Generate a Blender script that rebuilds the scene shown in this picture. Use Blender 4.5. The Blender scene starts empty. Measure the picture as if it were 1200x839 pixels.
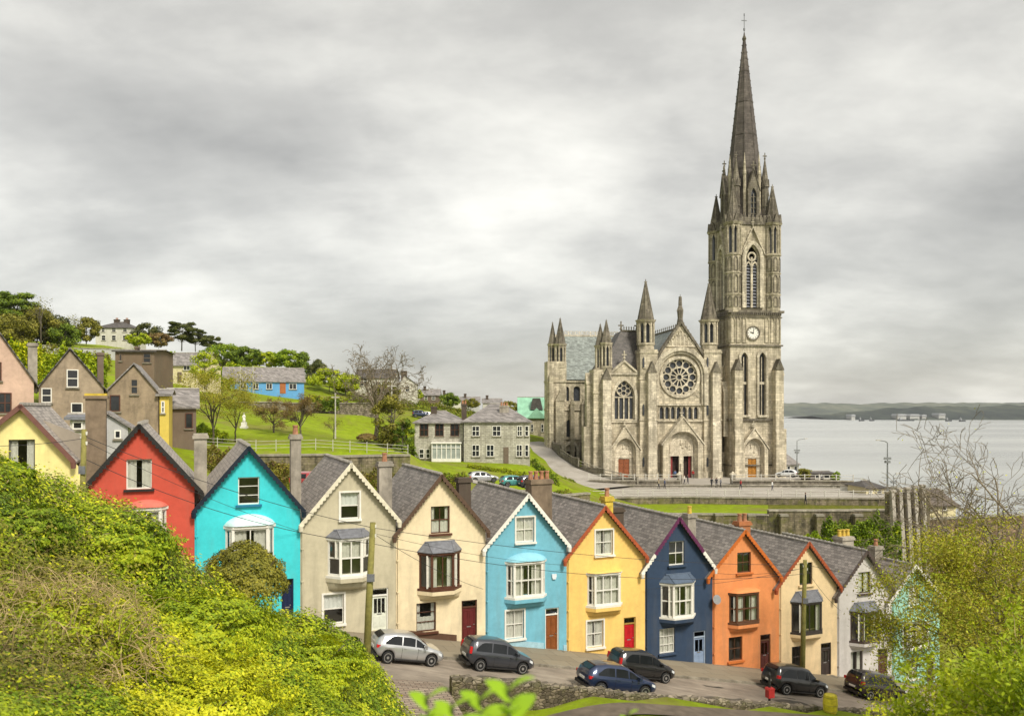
import bpy, bmesh, math, random
import numpy as np
from mathutils import Vector, Matrix, noise
from mathutils.geometry import tessellate_polygon
R = math.radians
sc = bpy.context.scene
col = sc.collection
# ------------------------------------------------------------------ camera
F = 950.0; HZ = 478.0; CZ = 55.0            # focal length and horizon in photo pixels (1200 wide), eye height above the sea
cam = bpy.data.cameras.new('camera'); co = bpy.data.objects.new('camera', cam); col.objects.link(co)
co.location = (0, 0, CZ); co.rotation_euler = (R(90), 0, 0)
cam.sensor_width = 36; cam.lens = F/1200*36
cam.shift_y = (HZ-419.5)/1200
cam.clip_start = .1; cam.clip_end = 60000
cam.dof.use_dof = True; cam.dof.focus_distance = 70; cam.dof.aperture_fstop = 2.6
sc.camera = co
# ------------------------------------------------------------------ world and sun
SUN_EL, SUN_AZ = R(46), R(34)                # the sun stands behind the viewer, to the right, behind cloud
w = bpy.data.worlds.new('World'); sc.world = w; w.use_nodes = True
nt = w.node_tree; nt.nodes.clear()
def wn(t, **k):
    n = nt.nodes.new(t)
    for a, b in k.items(): setattr(n, a, b)
    return n
def wl(a, b): nt.links.new(a, b)
out = wn('ShaderNodeOutputWorld'); mixs = wn('ShaderNodeMixShader'); b1 = wn('ShaderNodeBackground'); b2 = wn('ShaderNodeBackground')
sky = wn('ShaderNodeTexSky', sky_type='NISHITA', sun_disc=False, sun_elevation=SUN_EL, sun_rotation=R(180)+SUN_AZ*-1)
wl(sky.outputs[0], b1.inputs[0]); b1.inputs[1].default_value = .1
tc = wn('ShaderNodeTexCoord'); sep = wn('ShaderNodeSeparateXYZ'); wl(tc.outputs['Generated'], sep.inputs[0])
def mth(op, a, b=None, c=None, clamp=False):
    n = wn('ShaderNodeMath', operation=op); n.use_clamp = clamp
    for i, v in enumerate((a, b, c)):
        if v is None: continue
        if hasattr(v, 'links'): wl(v, n.inputs[i])
        else: n.inputs[i].default_value = v
    return n.outputs[0]
zz = mth('ADD', mth('MAXIMUM', sep.outputs[2], 0.0), .30)
px_ = mth('DIVIDE', sep.outputs[0], zz); py_ = mth('DIVIDE', sep.outputs[1], zz)
cmb = wn('ShaderNodeCombineXYZ'); wl(px_, cmb.inputs[0]); wl(py_, cmb.inputs[1])
def cloud(scale, detail, rough, off, dist, stretch=(1,1,1)):
    mp = wn('ShaderNodeMapping'); mp.inputs['Location'].default_value = off; mp.inputs['Scale'].default_value = stretch
    wl(cmb.outputs[0], mp.inputs[0])
    n = wn('ShaderNodeTexNoise'); n.inputs['Scale'].default_value = scale; n.inputs['Detail'].default_value = detail
    n.inputs['Roughness'].default_value = rough; n.inputs['Distortion'].default_value = dist
    wl(mp.outputs[0], n.inputs['Vector']); return n.outputs['Fac']
ca = cloud(1.15, 4, .45, (2.3, .7, 0), .25, (1, .9, 1)); cb = cloud(3.2, 6, .5, (5.1, 1.7, 0), .3, (.8, 1, 1))
cd = cloud(8.5, 7, .6, (1.7, 4.2, 0), .1, (.75, 1, 1))
cs = mth('ADD', mth('MULTIPLY', ca, .58), mth('ADD', mth('MULTIPLY', cb, .27), mth('MULTIPLY', cd, .15)))
# the thin place in the cloud deck where daylight comes through, ahead and a little above the horizon
gn = wn('ShaderNodeVectorMath', operation='DISTANCE'); wl(tc.outputs['Generated'], gn.inputs[0])
gn.inputs[1].default_value = Vector((-.03, .97, .225)).normalized()
thin = mth('SUBTRACT', 1.0, mth('DIVIDE', gn.outputs['Value'], .24), clamp=True)
thin = mth('MULTIPLY', mth('POWER', thin, 1.2), .235)
gb = wn('ShaderNodeVectorMath', operation='DISTANCE'); wl(tc.outputs['Generated'], gb.inputs[0])
gb.inputs[1].default_value = Vector((.38, -.6, .70)).normalized()      # the brighter half of the sky, round the veiled sun
back = mth('SUBTRACT', 1.0, mth('DIVIDE', gb.outputs['Value'], 1.3), clamp=True)
cs = mth('ADD', cs, thin)
ramp = wn('ShaderNodeValToRGB'); wl(cs, ramp.inputs[0])
e = ramp.color_ramp.elements
e[0].position = .34; e[0].color = (.152, .147, .133, 1)
e[1].position = .68; e[1].color = (.41, .398, .362, 1)
m = ramp.color_ramp.elements.new(.50); m.color = (.245, .238, .217, 1)
wl(ramp.outputs[0], b2.inputs[0])
wl(mth('ADD', 1.0, mth('MULTIPLY', back, 1.0)), b2.inputs[1])
mixs.inputs[0].default_value = .93
wl(b1.outputs[0], mixs.inputs[1]); wl(b2.outputs[0], mixs.inputs[2]); wl(mixs.outputs[0], out.inputs[0])
sl = bpy.data.lights.new('sun', 'SUN'); so = bpy.data.objects.new('sun', sl); col.objects.link(so)
sl.energy = 1.5; sl.angle = R(13); sl.color = (1, .93, .80)
# direction the light travels: forward (+Y), a little to the left, downward
d = Vector((math.sin(-SUN_AZ)*math.cos(SUN_EL), math.cos(SUN_AZ)*math.cos(SUN_EL), -math.sin(SUN_EL)))
so.rotation_euler = d.to_track_quat('-Z', 'Y').to_euler()
sc.view_settings.view_transform = 'Standard'; sc.view_settings.look = 'None'
sc.view_settings.exposure = 1.4; sc.view_settings.gamma = 1.0
sc.view_settings.use_curve_mapping = False
sc.render.film_transparent = False
sc.cycles.max_bounces = 6; sc.cycles.transparent_max_bounces = 8; sc.cycles.diffuse_bounces = 3; sc.cycles.glossy_bounces = 3
sc.cycles.caustics_reflective = False; sc.cycles.caustics_refractive = False
# ------------------------------------------------------------------ helpers
def P(px, py, Y):                           # photo pixel at a chosen distance -> world point
    return Vector(((px-600)/F*Y, Y, CZ-(py-HZ)/F*Y))
def tag(o, label=None, cat=None, group=None, kind=None):
    if label: o['label'] = label
    if cat: o['category'] = cat
    if group: o['group'] = group
    if kind: o['kind'] = kind
    return o
def empty(name, loc=(0, 0, 0), rz=0, label=None, cat=None, group=None):
    o = bpy.data.objects.new(name, None); col.objects.link(o); o.empty_display_size = .3
    o.location = loc; o.rotation_euler = (0, 0, rz)
    return tag(o, label, cat, group)
def copy_tree(o, parent=None):
    c = o.copy(); col.objects.link(c)
    if parent: c.parent = parent
    for ch in o.children: copy_tree(ch, c)
    return c
class MB:
    def __init__(s): s.v = []; s.f = []; s.M = None
    def add(s, pts):
        i = len(s.v)
        if s.M is not None: pts = [s.M @ Vector(p) for p in pts]
        s.v.extend(tuple(p) for p in pts); return i
    def face(s, *pts):
        i = s.add(pts); s.f.append(tuple(range(i, i+len(pts))))
    def box(s, x0, x1, y0, y1, z0, z1):
        i = s.add([(x, y, z) for z in (z0, z1) for y in (y0, y1) for x in (x0, x1)])
        s.f += [tuple(i+k for k in q) for q in ((0,2,3,1),(4,5,7,6),(0,1,5,4),(2,6,7,3),(0,4,6,2),(1,3,7,5))]
        return s
    def prism(s, poly, y0, y1):              # polygon in x,z pushed along y
        n = len(poly); i = s.add([(x, y0, z) for x, z in poly]+[(x, y1, z) for x, z in poly])
        if n == 4: s.f += [(i, i+1, i+2, i+3), (i+7, i+6, i+5, i+4)]
        else:
            for t in tessellate_polygon([[Vector((x, z, 0)) for x, z in poly]]):
                s.f.append(tuple(i+k for k in t)); s.f.append(tuple(i+n+k for k in reversed(t)))
        for k in range(n): s.f.append((i+k, i+(k+1) % n, i+n+(k+1) % n, i+n+k))
        return s
    def plate(s, poly, z0, z1):              # polygon in x,y pushed along z
        n = len(poly); i = s.add([(x, y, z0) for x, y in poly]+[(x, y, z1) for x, y in poly])
        for t in tessellate_polygon([[Vector((x, y, 0)) for x, y in poly]]):
            s.f.append(tuple(i+k for k in t)); s.f.append(tuple(i+n+k for k in reversed(t)))
        for k in range(n): s.f.append((i+k, i+(k+1) % n, i+n+(k+1) % n, i+n+k))
        return s
    def wall(s, outer, holes, y0, y1):       # polygon in x,z with real openings through its thickness
        loops = [outer]+list(holes); flat = [p for l in loops for p in l]; n = len(flat)
        i = s.add([(x, y0, z) for x, z in flat]+[(x, y1, z) for x, z in flat])
        for t in tessellate_polygon([[Vector((x, z, 0)) for x, z in l] for l in loops]):
            s.f.append(tuple(i+k for k in t)); s.f.append(tuple(i+n+k for k in reversed(t)))
        b = 0
        for l in loops:
            m = len(l)
            for k in range(m):
                p, q = b+k, b+(k+1) % m
                s.f.append((i+p, i+q, i+n+q, i+n+p))
            b += m
        return s
    def ring(s, a, b, y0, y1, closed=True):  # band between two outlines with equal point counts
        n = len(a); i = s.add([(x, y, z) for y in (y0, y1) for l in (a, b) for x, z in l])
        A0, B0, A1, B1 = i, i+n, i+2*n, i+3*n
        for k in range(n if closed else n-1):
            q = (k+1) % n
            s.f += [(A0+k, A0+q, B0+q, B0+k), (A1+q, A1+k, B1+k, B1+q), (A0+q, A0+k, A1+k, A1+q), (B0+k, B0+q, B1+q, B1+k)]
        if not closed:
            s.f += [(A0, B0, B1, A1), (A0+n-1, A1+n-1, B1+n-1, B0+n-1)]
        return s
    def cone(s, cx, cy, z0, z1, r0, r1, n=8, rot=0, cap=True):
        A = [rot+2*math.pi*k/n for k in range(n)]
        i = s.add([(cx+r0*math.cos(a), cy+r0*math.sin(a), z0) for a in A])
        if r1 < 1e-4:
            j = s.add([(cx, cy, z1)])
            for k in range(n): s.f.append((i+k, i+(k+1) % n, j))
        else:
            j = s.add([(cx+r1*math.cos(a), cy+r1*math.sin(a), z1) for a in A])
            for k in range(n): s.f.append((i+k, i+(k+1) % n, j+(k+1) % n, j+k))
            if cap: s.f.append(tuple(j+k for k in range(n)))
        if cap: s.f.append(tuple(i+k for k in reversed(range(n))))
        return s
    def tube(s, pts, rad, n=6, cap=True):
        pts = [Vector(p) for p in pts]
        if not hasattr(rad, '__len__'): rad = [rad]*len(pts)
        prev = None; up = None
        for k, p in enumerate(pts):
            t = (pts[min(k+1, len(pts)-1)]-pts[max(k-1, 0)])
            if t.length < 1e-9: t = Vector((0, 0, 1))
            t.normalize()
            if up is None: up = t.orthogonal().normalized()
            else:
                up = up-t*up.dot(t)
                up = up.normalized() if up.length > 1e-6 else t.orthogonal().normalized()
            b = t.cross(up)
            i = s.add([p+(up*math.cos(2*math.pi*q/n)+b*math.sin(2*math.pi*q/n))*rad[k] for q in range(n)])
            if prev is not None:
                for q in range(n): s.f.append((prev+q, prev+(q+1) % n, i+(q+1) % n, i+q))
            elif cap: s.f.append(tuple(i+q for q in reversed(range(n))))
            prev = i
        if cap: s.f.append(tuple(prev+q for q in range(n)))
        return s
    def grid(s, rows, closed=False):
        m = len(rows[0]); i = s.add([p for r in rows for p in r])
        for a in range(len(rows)-1):
            for b in range(m if closed else m-1):
                q = (b+1) % m
                s.f.append((i+a*m+b, i+a*m+q, i+(a+1)*m+q, i+(a+1)*m+b))
        return s
    def mesh(s, name, mat, smooth=False, fix=True):
        me = bpy.data.meshes.new(name); me.from_pydata(s.v, [], s.f)
        if fix and len(s.f) < 60000:
            bm = bmesh.new(); bm.from_mesh(me); bmesh.ops.recalc_face_normals(bm, faces=bm.faces); bm.to_mesh(me); bm.free()
        if mat: me.materials.append(mat)
        if smooth:
            me.polygons.foreach_set('use_smooth', [True]*len(me.polygons))
        me.update(); return me
    def build(s, name, mat, parent=None, smooth=False, fix=True, label=None):
        if not s.f: return None
        o = bpy.data.objects.new(name, s.mesh(name, mat, smooth, fix)); col.objects.link(o)
        if parent: o.parent = parent
        if label: o['label'] = label
        return o
def arch(cx, z0, zs, zt, w, n=6):            # pointed arch outline, bottom left first
    h = zt-zs; r = (h*h+w*w/4)/w; pts = [(cx-w/2, z0), (cx+w/2, z0)]
    ca_, a1 = cx+w/2-r, math.atan2(h, r-w/2)
    for k in range(n+1):
        a = a1*k/n; pts.append((ca_+r*math.cos(a), zs+r*math.sin(a)))
    cb_ = cx-w/2+r
    for k in range(n-1, -1, -1):
        a = a1*k/n; pts.append((cb_-r*math.cos(a), zs+r*math.sin(a)))
    return pts
def circ(cx, cz, r, n=24, a0=0): return [(cx+r*math.cos(a0+2*math.pi*k/n), cz+r*math.sin(a0+2*math.pi*k/n)) for k in range(n)]
def rect(x0, x1, z0, z1): return [(x0, z0), (x1, z0), (x1, z1), (x0, z1)]
# ------------------------------------------------------------------ materials
class NT:
    def __init__(s, name):
        s.m = bpy.data.materials.new(name); s.m.use_nodes = True; s.t = s.m.node_tree; s.t.nodes.clear()
        s.out = s.n('ShaderNodeOutputMaterial')
    def n(s, t, **k):
        n = s.t.nodes.new(t)
        for a, b in k.items():
            if a in n.bl_rna.properties and a != 'inputs': setattr(n, a, b)
            else: s.set(n, a, b)
        return n
    def set(s, n, key, v):
        key = key.replace('_', ' ') if key not in n.inputs else key
        i = n.inputs[key]
        if hasattr(v, 'links'): s.t.links.new(v, i)
        else: i.default_value = v
    def l(s, a, b): s.t.links.new(a, b)
    def math(s, op, a, b=0, clamp=False):
        n = s.t.nodes.new('ShaderNodeMath'); n.operation = op; n.use_clamp = clamp
        for i, v in enumerate((a, b)):
            if hasattr(v, 'links'): s.l(v, n.inputs[i])
            else: n.inputs[i].default_value = v
        return n.outputs[0]
    def coord(s, kind='Object'): return s.n('ShaderNodeTexCoord').outputs[kind]
    def map(s, vec, scale=(1,1,1), loc=(0,0,0), rot=(0,0,0)):
        n = s.n('ShaderNodeMapping'); s.l(vec, n.inputs[0]); n.inputs['Scale'].default_value = scale; n.inputs['Location'].default_value = loc; n.inputs['Rotation'].default_value = rot
        return n.outputs[0]
    def noise(s, vec, scale, detail=4, rough=.55, dist=0):
        n = s.n('ShaderNodeTexNoise'); s.l(vec, n.inputs['Vector']); n.inputs['Scale'].default_value = scale
        n.inputs['Detail'].default_value = detail; n.inputs['Roughness'].default_value = rough; n.inputs['Distortion'].default_value = dist
        return n.outputs['Fac']
    def ramp(s, fac, stops):
        n = s.n('ShaderNodeValToRGB'); s.l(fac, n.inputs[0]); e = n.color_ramp.elements
        while len(e) > 1: e.remove(e[-1])
        e[0].position = stops[0][0]; e[0].color = (*stops[0][1], 1)
        for p, c in stops[1:]: e.new(p).color = (*c, 1)
        return n.outputs[0]
    def mix(s, fac, a, b, mode='MIX'):
        n = s.n('ShaderNodeMix'); n.data_type = 'RGBA'; n.blend_type = mode
        for i, v in ((0, fac), (6, a), (7, b)):
            if hasattr(v, 'links'): s.l(v, n.inputs[i])
            else: n.inputs[i].default_value = v if i == 0 else (*v[:3], 1)
        return n.outputs[2]
    def bump(s, h, strength=.3, dist=.02):
        n = s.n('ShaderNodeBump'); s.l(h, n.inputs['Height']); n.inputs['Strength'].default_value = strength; n.inputs['Distance'].default_value = dist
        return n.outputs[0]
    def pbr(s, color, rough=.7, metal=0, normal=None, spec=.3, coat=0):
        b = s.n('ShaderNodeBsdfPrincipled')
        if hasattr(color, 'links'): s.l(color, b.inputs['Base Color'])
        else: b.inputs['Base Color'].default_value = (*color[:3], 1)
        if hasattr(rough, 'links'): s.l(rough, b.inputs['Roughness'])
        else: b.inputs['Roughness'].default_value = rough
        b.inputs['Metallic'].default_value = metal; b.inputs['Specular IOR Level'].default_value = spec
        b.inputs['Coat Weight'].default_value = coat; b.inputs['Coat Roughness'].default_value = .05
        if normal is not None: s.l(normal, b.inputs['Normal'])
        s.l(b.outputs[0], s.out.inputs[0]); return b
def sc3(c, k): return tuple(min(1, x*k) for x in c)
def m_plain(name, c, rough=.6, var=.15, scale=3, metal=0, spec=.3, coat=0):
    t = NT(name); v = t.coord(); n = t.noise(v, scale, 5)
    t.pbr(t.ramp(n, [(.3, sc3(c, 1-var)), (.7, sc3(c, 1+var))]), rough, metal, spec=spec, coat=coat); return t.m
def m_plaster(name, c, stain=(.18,.16,.12), amt=.35, var=.16):
    t = NT(name); v = t.coord()
    big = t.noise(v, .55, 5, .6); fine = t.noise(v, 14, 4)
    run = t.noise(t.map(v, (1.1, 1.1, .22)), 1.3, 5, .6)           # rain streaks running down the render
    mid = t.noise(v, 2.6, 6, .7)
    base = t.ramp(t.math('ADD', t.math('MULTIPLY', big, .55), t.math('MULTIPLY', mid, .45)), [(.36, sc3(c, 1-var)), (.64, sc3(c, 1+var*.6))])
    st = t.math('MULTIPLY', t.ramp(run, [(.48, (0,0,0)), (.80, (1,1,1))]), amt*.75)
    cc = t.mix(st, base, stain)
    t.pbr(cc, .82, normal=t.bump(t.math('ADD', fine, big), .25, .02), spec=.2); return t.m
def m_slate(name, c=(.235,.21,.19), ax='y', lichen=.45, bw=.34, bh=.2, light=(.36,.33,.30)):
    t = NT(name); v = t.coord(); sp = t.n('ShaderNodeSeparateXYZ'); t.l(v, sp.inputs[0])
    cb = t.n('ShaderNodeCombineXYZ')
    t.l({'y': sp.outputs[1], 'x': sp.outputs[0]}[ax] if len(ax) == 1 else t.math('ADD', sp.outputs[0], sp.outputs[1]), cb.inputs[0]); t.l(t.math('MULTIPLY', sp.outputs[2], 1.25), cb.inputs[1])
    b = t.n('ShaderNodeTexBrick'); t.l(cb.outputs[0], b.inputs['Vector'])
    b.inputs['Color1'].default_value = (*sc3(c, .62), 1); b.inputs['Color2'].default_value = (*sc3(c, 1.35), 1); b.inputs['Mortar'].default_value = (*sc3(c, .3), 1)
    b.inputs['Scale'].default_value = 1; b.inputs['Brick Width'].default_value = bw; b.inputs['Row Height'].default_value = bh; b.inputs['Mortar Size'].default_value = .012; b.inputs['Bias'].default_value = -.1
    n1 = t.noise(v, 1.1, 6, .65); n2 = t.noise(v, 6, 5, .7)
    li = t.math('MULTIPLY', t.ramp(t.math('ADD', t.math('MULTIPLY', n1, .6), t.math('MULTIPLY', n2, .4)), [(.46, (0,0,0)), (.66, (1,1,1))]), lichen)
    cc = t.mix(li, b.outputs[0], light)
    t.pbr(cc, .55, normal=t.bump(t.math('ADD', b.outputs['Fac'], t.math('MULTIPLY', n2, -.6)), .5, -.03), spec=.35); return t.m
def m_stone(name, c=(.33,.31,.265), dark=(.1,.092,.075), bw=.9, bh=.42, moss=0, contrast=1.0, ax='x+y'):
    t = NT(name); v = t.coord(); sp = t.n('ShaderNodeSeparateXYZ'); t.l(v, sp.inputs[0]); cb = t.n('ShaderNodeCombineXYZ')
    t.l(t.math('ADD', sp.outputs[0], sp.outputs[1]), cb.inputs[0]); t.l(sp.outputs[2], cb.inputs[1])
    b = t.n('ShaderNodeTexBrick'); t.l(cb.outputs[0], b.inputs['Vector'])
    b.inputs['Color1'].default_value = (*sc3(c, .78), 1); b.inputs['Color2'].default_value = (*sc3(c, 1.2), 1); b.inputs['Mortar'].default_value = (*sc3(c, .72), 1)
    b.inputs['Scale'].default_value = 1; b.inputs['Brick Width'].default_value = bw; b.inputs['Row Height'].default_value = bh; b.inputs['Mortar Size'].default_value = .03; b.inputs['Bias'].default_value = .0
    n1 = t.noise(v, .35, 6, .62, .3); n2 = t.noise(v, 2.2, 6, .7); n3 = t.noise(t.map(v, (1.5, 1.5, .16)), 1.0, 6, .65)
    dirt = t.math('ADD', t.math('MULTIPLY', n1, .35), t.math('ADD', t.math('MULTIPLY', n2, .25), t.math('MULTIPLY', n3, .4)))
    k = t.math('MULTIPLY', t.ramp(dirt, [(.455, (0,0,0)), (.56, (1,1,1))]), .8*contrast)
    cc = t.mix(k, b.outputs[0], dark)
    if moss:
        g = t.math('MULTIPLY', t.ramp(t.noise(v, .5, 6, .7), [(.5, (0,0,0)), (.62, (1,1,1))]), moss)
        cc = t.mix(g, cc, (.13, .13, .035))
    t.pbr(cc, .85, normal=t.bump(t.math('ADD', t.math('MULTIPLY', b.outputs['Fac'], -.8), n2), .5, .06), spec=.2); return t.m
def m_rubble(name, c=(.2,.17,.13), scale=3.2, moss=.35):
    t = NT(name); v = t.coord(); vo = t.n('ShaderNodeTexVoronoi'); t.l(t.map(v, (1,1,1.5)), vo.inputs['Vector']); vo.inputs['Scale'].default_value = scale
    ve = t.n('ShaderNodeTexVoronoi', feature='DISTANCE_TO_EDGE'); t.l(t.map(v, (1,1,1.5)), ve.inputs['Vector']); ve.inputs['Scale'].default_value = scale
    sp = t.n('ShaderNodeSeparateXYZ'); t.l(vo.outputs['Color'], sp.inputs[0])
    cc = t.ramp(sp.outputs[0], [(0, sc3(c, .5)), (.5, c), (1, sc3(c, 1.8))])
    edge = t.ramp(ve.outputs[0], [(0, (1,1,1)), (.07, (0,0,0))])
    cc = t.mix(t.math('MULTIPLY', edge, .75), cc, sc3(c, .3))
    n = t.noise(v, 1.0, 6, .7)
    cc = t.mix(t.math('MULTIPLY', t.ramp(n, [(.48, (0,0,0)), (.62, (1,1,1))]), moss), cc, (.11, .115, .025))
    t.pbr(cc, .9, normal=t.bump(t.math('ADD', t.ramp(ve.outputs[0], [(0, (0,0,0)), (.15, (1,1,1))]), t.math('MULTIPLY', t.noise(v, 12, 4), .5)), .7, .05), spec=.15); return t.m
def m_leaf(name, a, b, c3=None, trans=.3, nscale=.6):
    trans *= .45
    t = NT(name); g = t.n('ShaderNodeNewGeometry'); v = t.coord()
    nz = t.noise(v, nscale, 4, .6)
    f = t.math('ADD', t.math('MULTIPLY', g.outputs['Random Per Island'], .28), t.math('MULTIPLY', t.math('SUBTRACT', nz, .2), 1.22))
    st = [(.18, a), (.62, b)] if c3 is None else [(.15, a), (.5, b), (.8, c3)]
    cc = t.ramp(f, st)
    p = t.n('ShaderNodeBsdfPrincipled'); t.l(cc, p.inputs['Base Color']); p.inputs['Roughness'].default_value = .55; p.inputs['Specular IOR Level'].default_value = .25
    tr = t.n('ShaderNodeBsdfTranslucent'); t.l(t.mix(1, cc, (1.0, .95, .5), 'MULTIPLY'), tr.inputs[0])
    ms = t.n('ShaderNodeMixShader'); ms.inputs[0].default_value = trans
    t.l(p.outputs[0], ms.inputs[1]); t.l(tr.outputs[0], ms.inputs[2]); t.l(ms.outputs[0], t.out.inputs[0]); return t.m
def m_glass(name, tint=(.55,.6,.6)):
    t = NT(name); tr = t.n('ShaderNodeBsdfTransparent'); tr.inputs[0].default_value = (*tint, 1)
    gl = t.n('ShaderNodeBsdfGlossy'); gl.inputs['Roughness'].default_value = .03; gl.inputs['Color'].default_value = (.9, .95, 1, 1)
    n = t.noise(t.coord(), 1.3, 2); t.l(t.bump(n, .08, .03), gl.inputs['Normal'])
    lw = t.n('ShaderNodeLayerWeight'); lw.inputs[0].default_value = .5; fr_ = t.math('MULTIPLY', t.math('POWER', lw.outputs['Facing'], 4.0), .6)
    ms = t.n('ShaderNodeMixShader'); t.l(t.math('ADD', fr_, .10), ms.inputs[0]); t.l(tr.outputs[0], ms.inputs[1]); t.l(gl.outputs[0], ms.inputs[2]); t.l(ms.outputs[0], t.out.inputs[0]); return t.m
M = {}
M['glass'] = m_glass('glass', (.9, .92, .91))
M['darkglass'] = m_plain('dark_glass', (.02, .022, .025), .08, .3, 2, spec=.5)
M['white'] = m_plain('white_paint', (.72, .70, .64), .5, .08, 2)
M['brown'] = m_plain('brown_frame', (.09, .035, .02), .5, .2, 3)
M['maroon'] = m_plain('maroon_frame', (.10, .02, .018), .45, .2, 3)
M['black'] = m_plain('black_paint', (.022, .021, .02), .5, .2, 3)
M['curtain'] = m_plain('curtain', (.62, .60, .53), .9, .12, 5)
M['blind'] = m_plain('blind', (.72, .72, .68), .8, .06, 2)
M['lead'] = m_plain('lead', (.16, .165, .185), .5, .25, 4)
M['slate'] = m_slate('roof_slate')
M['slate2'] = m_slate('roof_slate_purple', (.255, .225, .205), 'y', .50, .34, .2, (.36,.33,.30))
M['slate3'] = m_slate('roof_slate_pale', (.34, .30, .27), 'y', .55, .34, .2, (.50, .45, .39))
M['slatexy'] = m_slate('roof_slate_far', (.235, .215, .205), 'xy', .35, .5, .3)
M['ridge'] = m_plain('ridge_tile', (.3, .28, .25), .8, .3, 3)
M['stone'] = m_stone('cathedral_limestone', (.60, .53, .40), (.165, .143, .105), 1.1, .5, .12, .8)
M['stone_pale'] = m_stone('carved_limestone', (.62, .555, .43), (.17, .148, .112), .8, .4, 0, .8)
M['stone_dark'] = m_stone('weathered_limestone', (.21, .185, .145), (.065, .056, .045), .7, .4, .12)
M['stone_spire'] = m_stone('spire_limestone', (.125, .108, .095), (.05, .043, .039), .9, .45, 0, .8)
M['stone_house'] = m_stone('house_stone', (.46, .44, .37), (.2, .18, .14), .6, .28, 0, .6)
M['roof_church'] = m_slate('church_slate', (.215, .24, .225), 'xy', .5, .6, .35, (.36, .40, .37))
M['roof_dark'] = m_slate('dark_slate', (.085, .075, .07), 'xy', .3, .5, .35, (.18, .165, .14))
M['copper'] = m_plain('green_copper', (.25, .48, .34), .7, .2, .6)
M['rubble'] = m_rubble('rubble_wall')
M['rubble_moss'] = m_stone('mossy_rubble_wall', (.24, .20, .135), (.05, .045, .03), .55, .28, .75, 1.1)
M['wood_pole'] = m_plain('wooden_pole', (.21, .19, .055), .85, .3, 4)
M['grey_pole'] = m_plain('grey_pole', (.19, .2, .2), .5, .2, 3)
M['wire'] = m_plain('wire', (.03, .03, .032), .6, .1, 1)
M['bark'] = m_plain('bark', (.10, .085, .06), .9, .4, 6)
M['twig'] = m_plain('twig', (.20, .165, .115), .9, .35, 8)
M['dry'] = m_plain('dry_stem', (.40, .30, .15), .9, .4, 5)
M['terracotta'] = m_plain('terracotta', (.35, .17, .095), .8, .3, 5)
M['pot_yellow'] = m_plain('yellow_pot', (.55, .38, .07), .8, .3, 5)
M['railing'] = m_plain('railing_paint', (.50, .48, .43), .6, .15, 3)
M['tyre'] = m_plain('tyre', (.02, .02, .02), .85, .2, 5)
M['rim'] = m_plain('alloy_rim', (.5, .5, .5), .3, .1, 5, metal=.8)
M['carglass'] = m_plain('car_glass', (.012, .014, .016), .06, .2, 1, spec=.3)
M['redlight'] = m_plain('red_lens', (.5, .02, .02), .2, .1, 4)
M['lens'] = m_plain('clear_lens', (.6, .62, .64), .12, .1, 4)
# ------------------------------------------------------------------ street frame: s along the terrace, o towards the viewer, z up
X0, Y0, SC, SS = -1.575, 48.75, .9277, .3735
ANG = math.atan2(SS, SC)
def S(px, o=0):
    u = (px-600)/F; return (u*(Y0-o*SC)-X0-o*SS)/(SC-u*SS)
def Yof(s, o=0): return Y0+SS*s-o*SC
def Wp(s, o=0, z=0): return Vector((X0+SC*s+SS*o, Y0+SS*s-SC*o, z))
def so_of(x, y):
    dx, dy = x-X0, y-Y0; return dx*SC+dy*SS, dx*SS-dy*SC
def zst(s):
    t = min(max(s, -30), 36); z = -1.7237e-4*t*t-.190964*t-14.2748
    return CZ+z-.2*(s-t)
def zpx(s, py, o=0): return CZ-(py-HZ)/F*Yof(s, o)
def sstep(a, b, x):
    t = min(1, max(0, (x-a)/(b-a))); return t*t*(3-2*t)
def dzl(s): return -1.5+2.05*sstep(-7, 3.5, s)        # lawn level beside the street
# ------------------------------------------------------------------ terrain
pts = [P(*q) for q in [
 (40,402,220),(-200,385,230),(-500,370,240),(110,405,250),(135,404,255),(200,415,240),(300,427,230),(370,452,215),(450,466,230),(520,476,260),(600,486,280),
 (215,450,150),(310,463,180),(300,474,160),(160,440,160),(60,430,150),(100,420,190),
 (270,486,140),(430,486,140),(350,484,140),(260,513,100),(470,516,100),(360,500,116),(250,524,92),(370,526,90),(470,526,92),
 (370,577,80),(300,572,78),(450,588,84),(230,560,75),(160,520,76),(100,510,80),(20,505,75),(-150,480,80),
 (480,543,125),(620,543,125),(550,556,110),(500,562,101),(600,578,97),(540,544,120),
 (625,519,190),(640,539,165),(690,571,140),(760,590,133),
 (700,566,158),(800,567,158),(930,567,158),(720,575,148),(800,577,146),(900,577,146),(960,575,146),(750,540,220),(900,540,220),(650,532,182),(800,550,200),(975,566,152),
 (730,642,100),(900,650,105),(1040,652,108),(800,630,112),(950,632,113),(850,606,122),(980,606,122),(670,600,97)]]
pts += [Vector((x, y, CZ+z)) for x, y, z in [
 (76,165,-30),(95,185,-56),(115,130,-52),(140,100,-54),(62,260,-45),(62,330,-60),(0,340,-35),(-60,420,-30),(80,60,-30),(105,80,-46),(64,115,-21),(70,130,-22),(56,145,-14.2),(60,40,-27),(60,10,-26),(100,20,-48),
 (0,0,-3),(0,10,-6.5),(0,20,-10.5),(-10,15,-7.5),(-4.4,7,-4.2),(-12,20,-7),(-4,26,-12.5),(-20,30,-8.5),(10,10,-7),(10,20,-11.5),(10,30,-15),(25,30,-16.5),(30,20,-13),(40,35,-21),(-30,10,-3),(-40,25,-3),(-70,40,2),(-70,0,2),(0,-15,-1.5),(30,-10,-5),
 (-200,60,12),(-300,150,35),(-500,200,70),(-400,0,30),(-250,350,30),(-600,500,20),(300,300,-65),(300,0,-65),(500,600,-65),(-300,700,-30)]]
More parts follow.
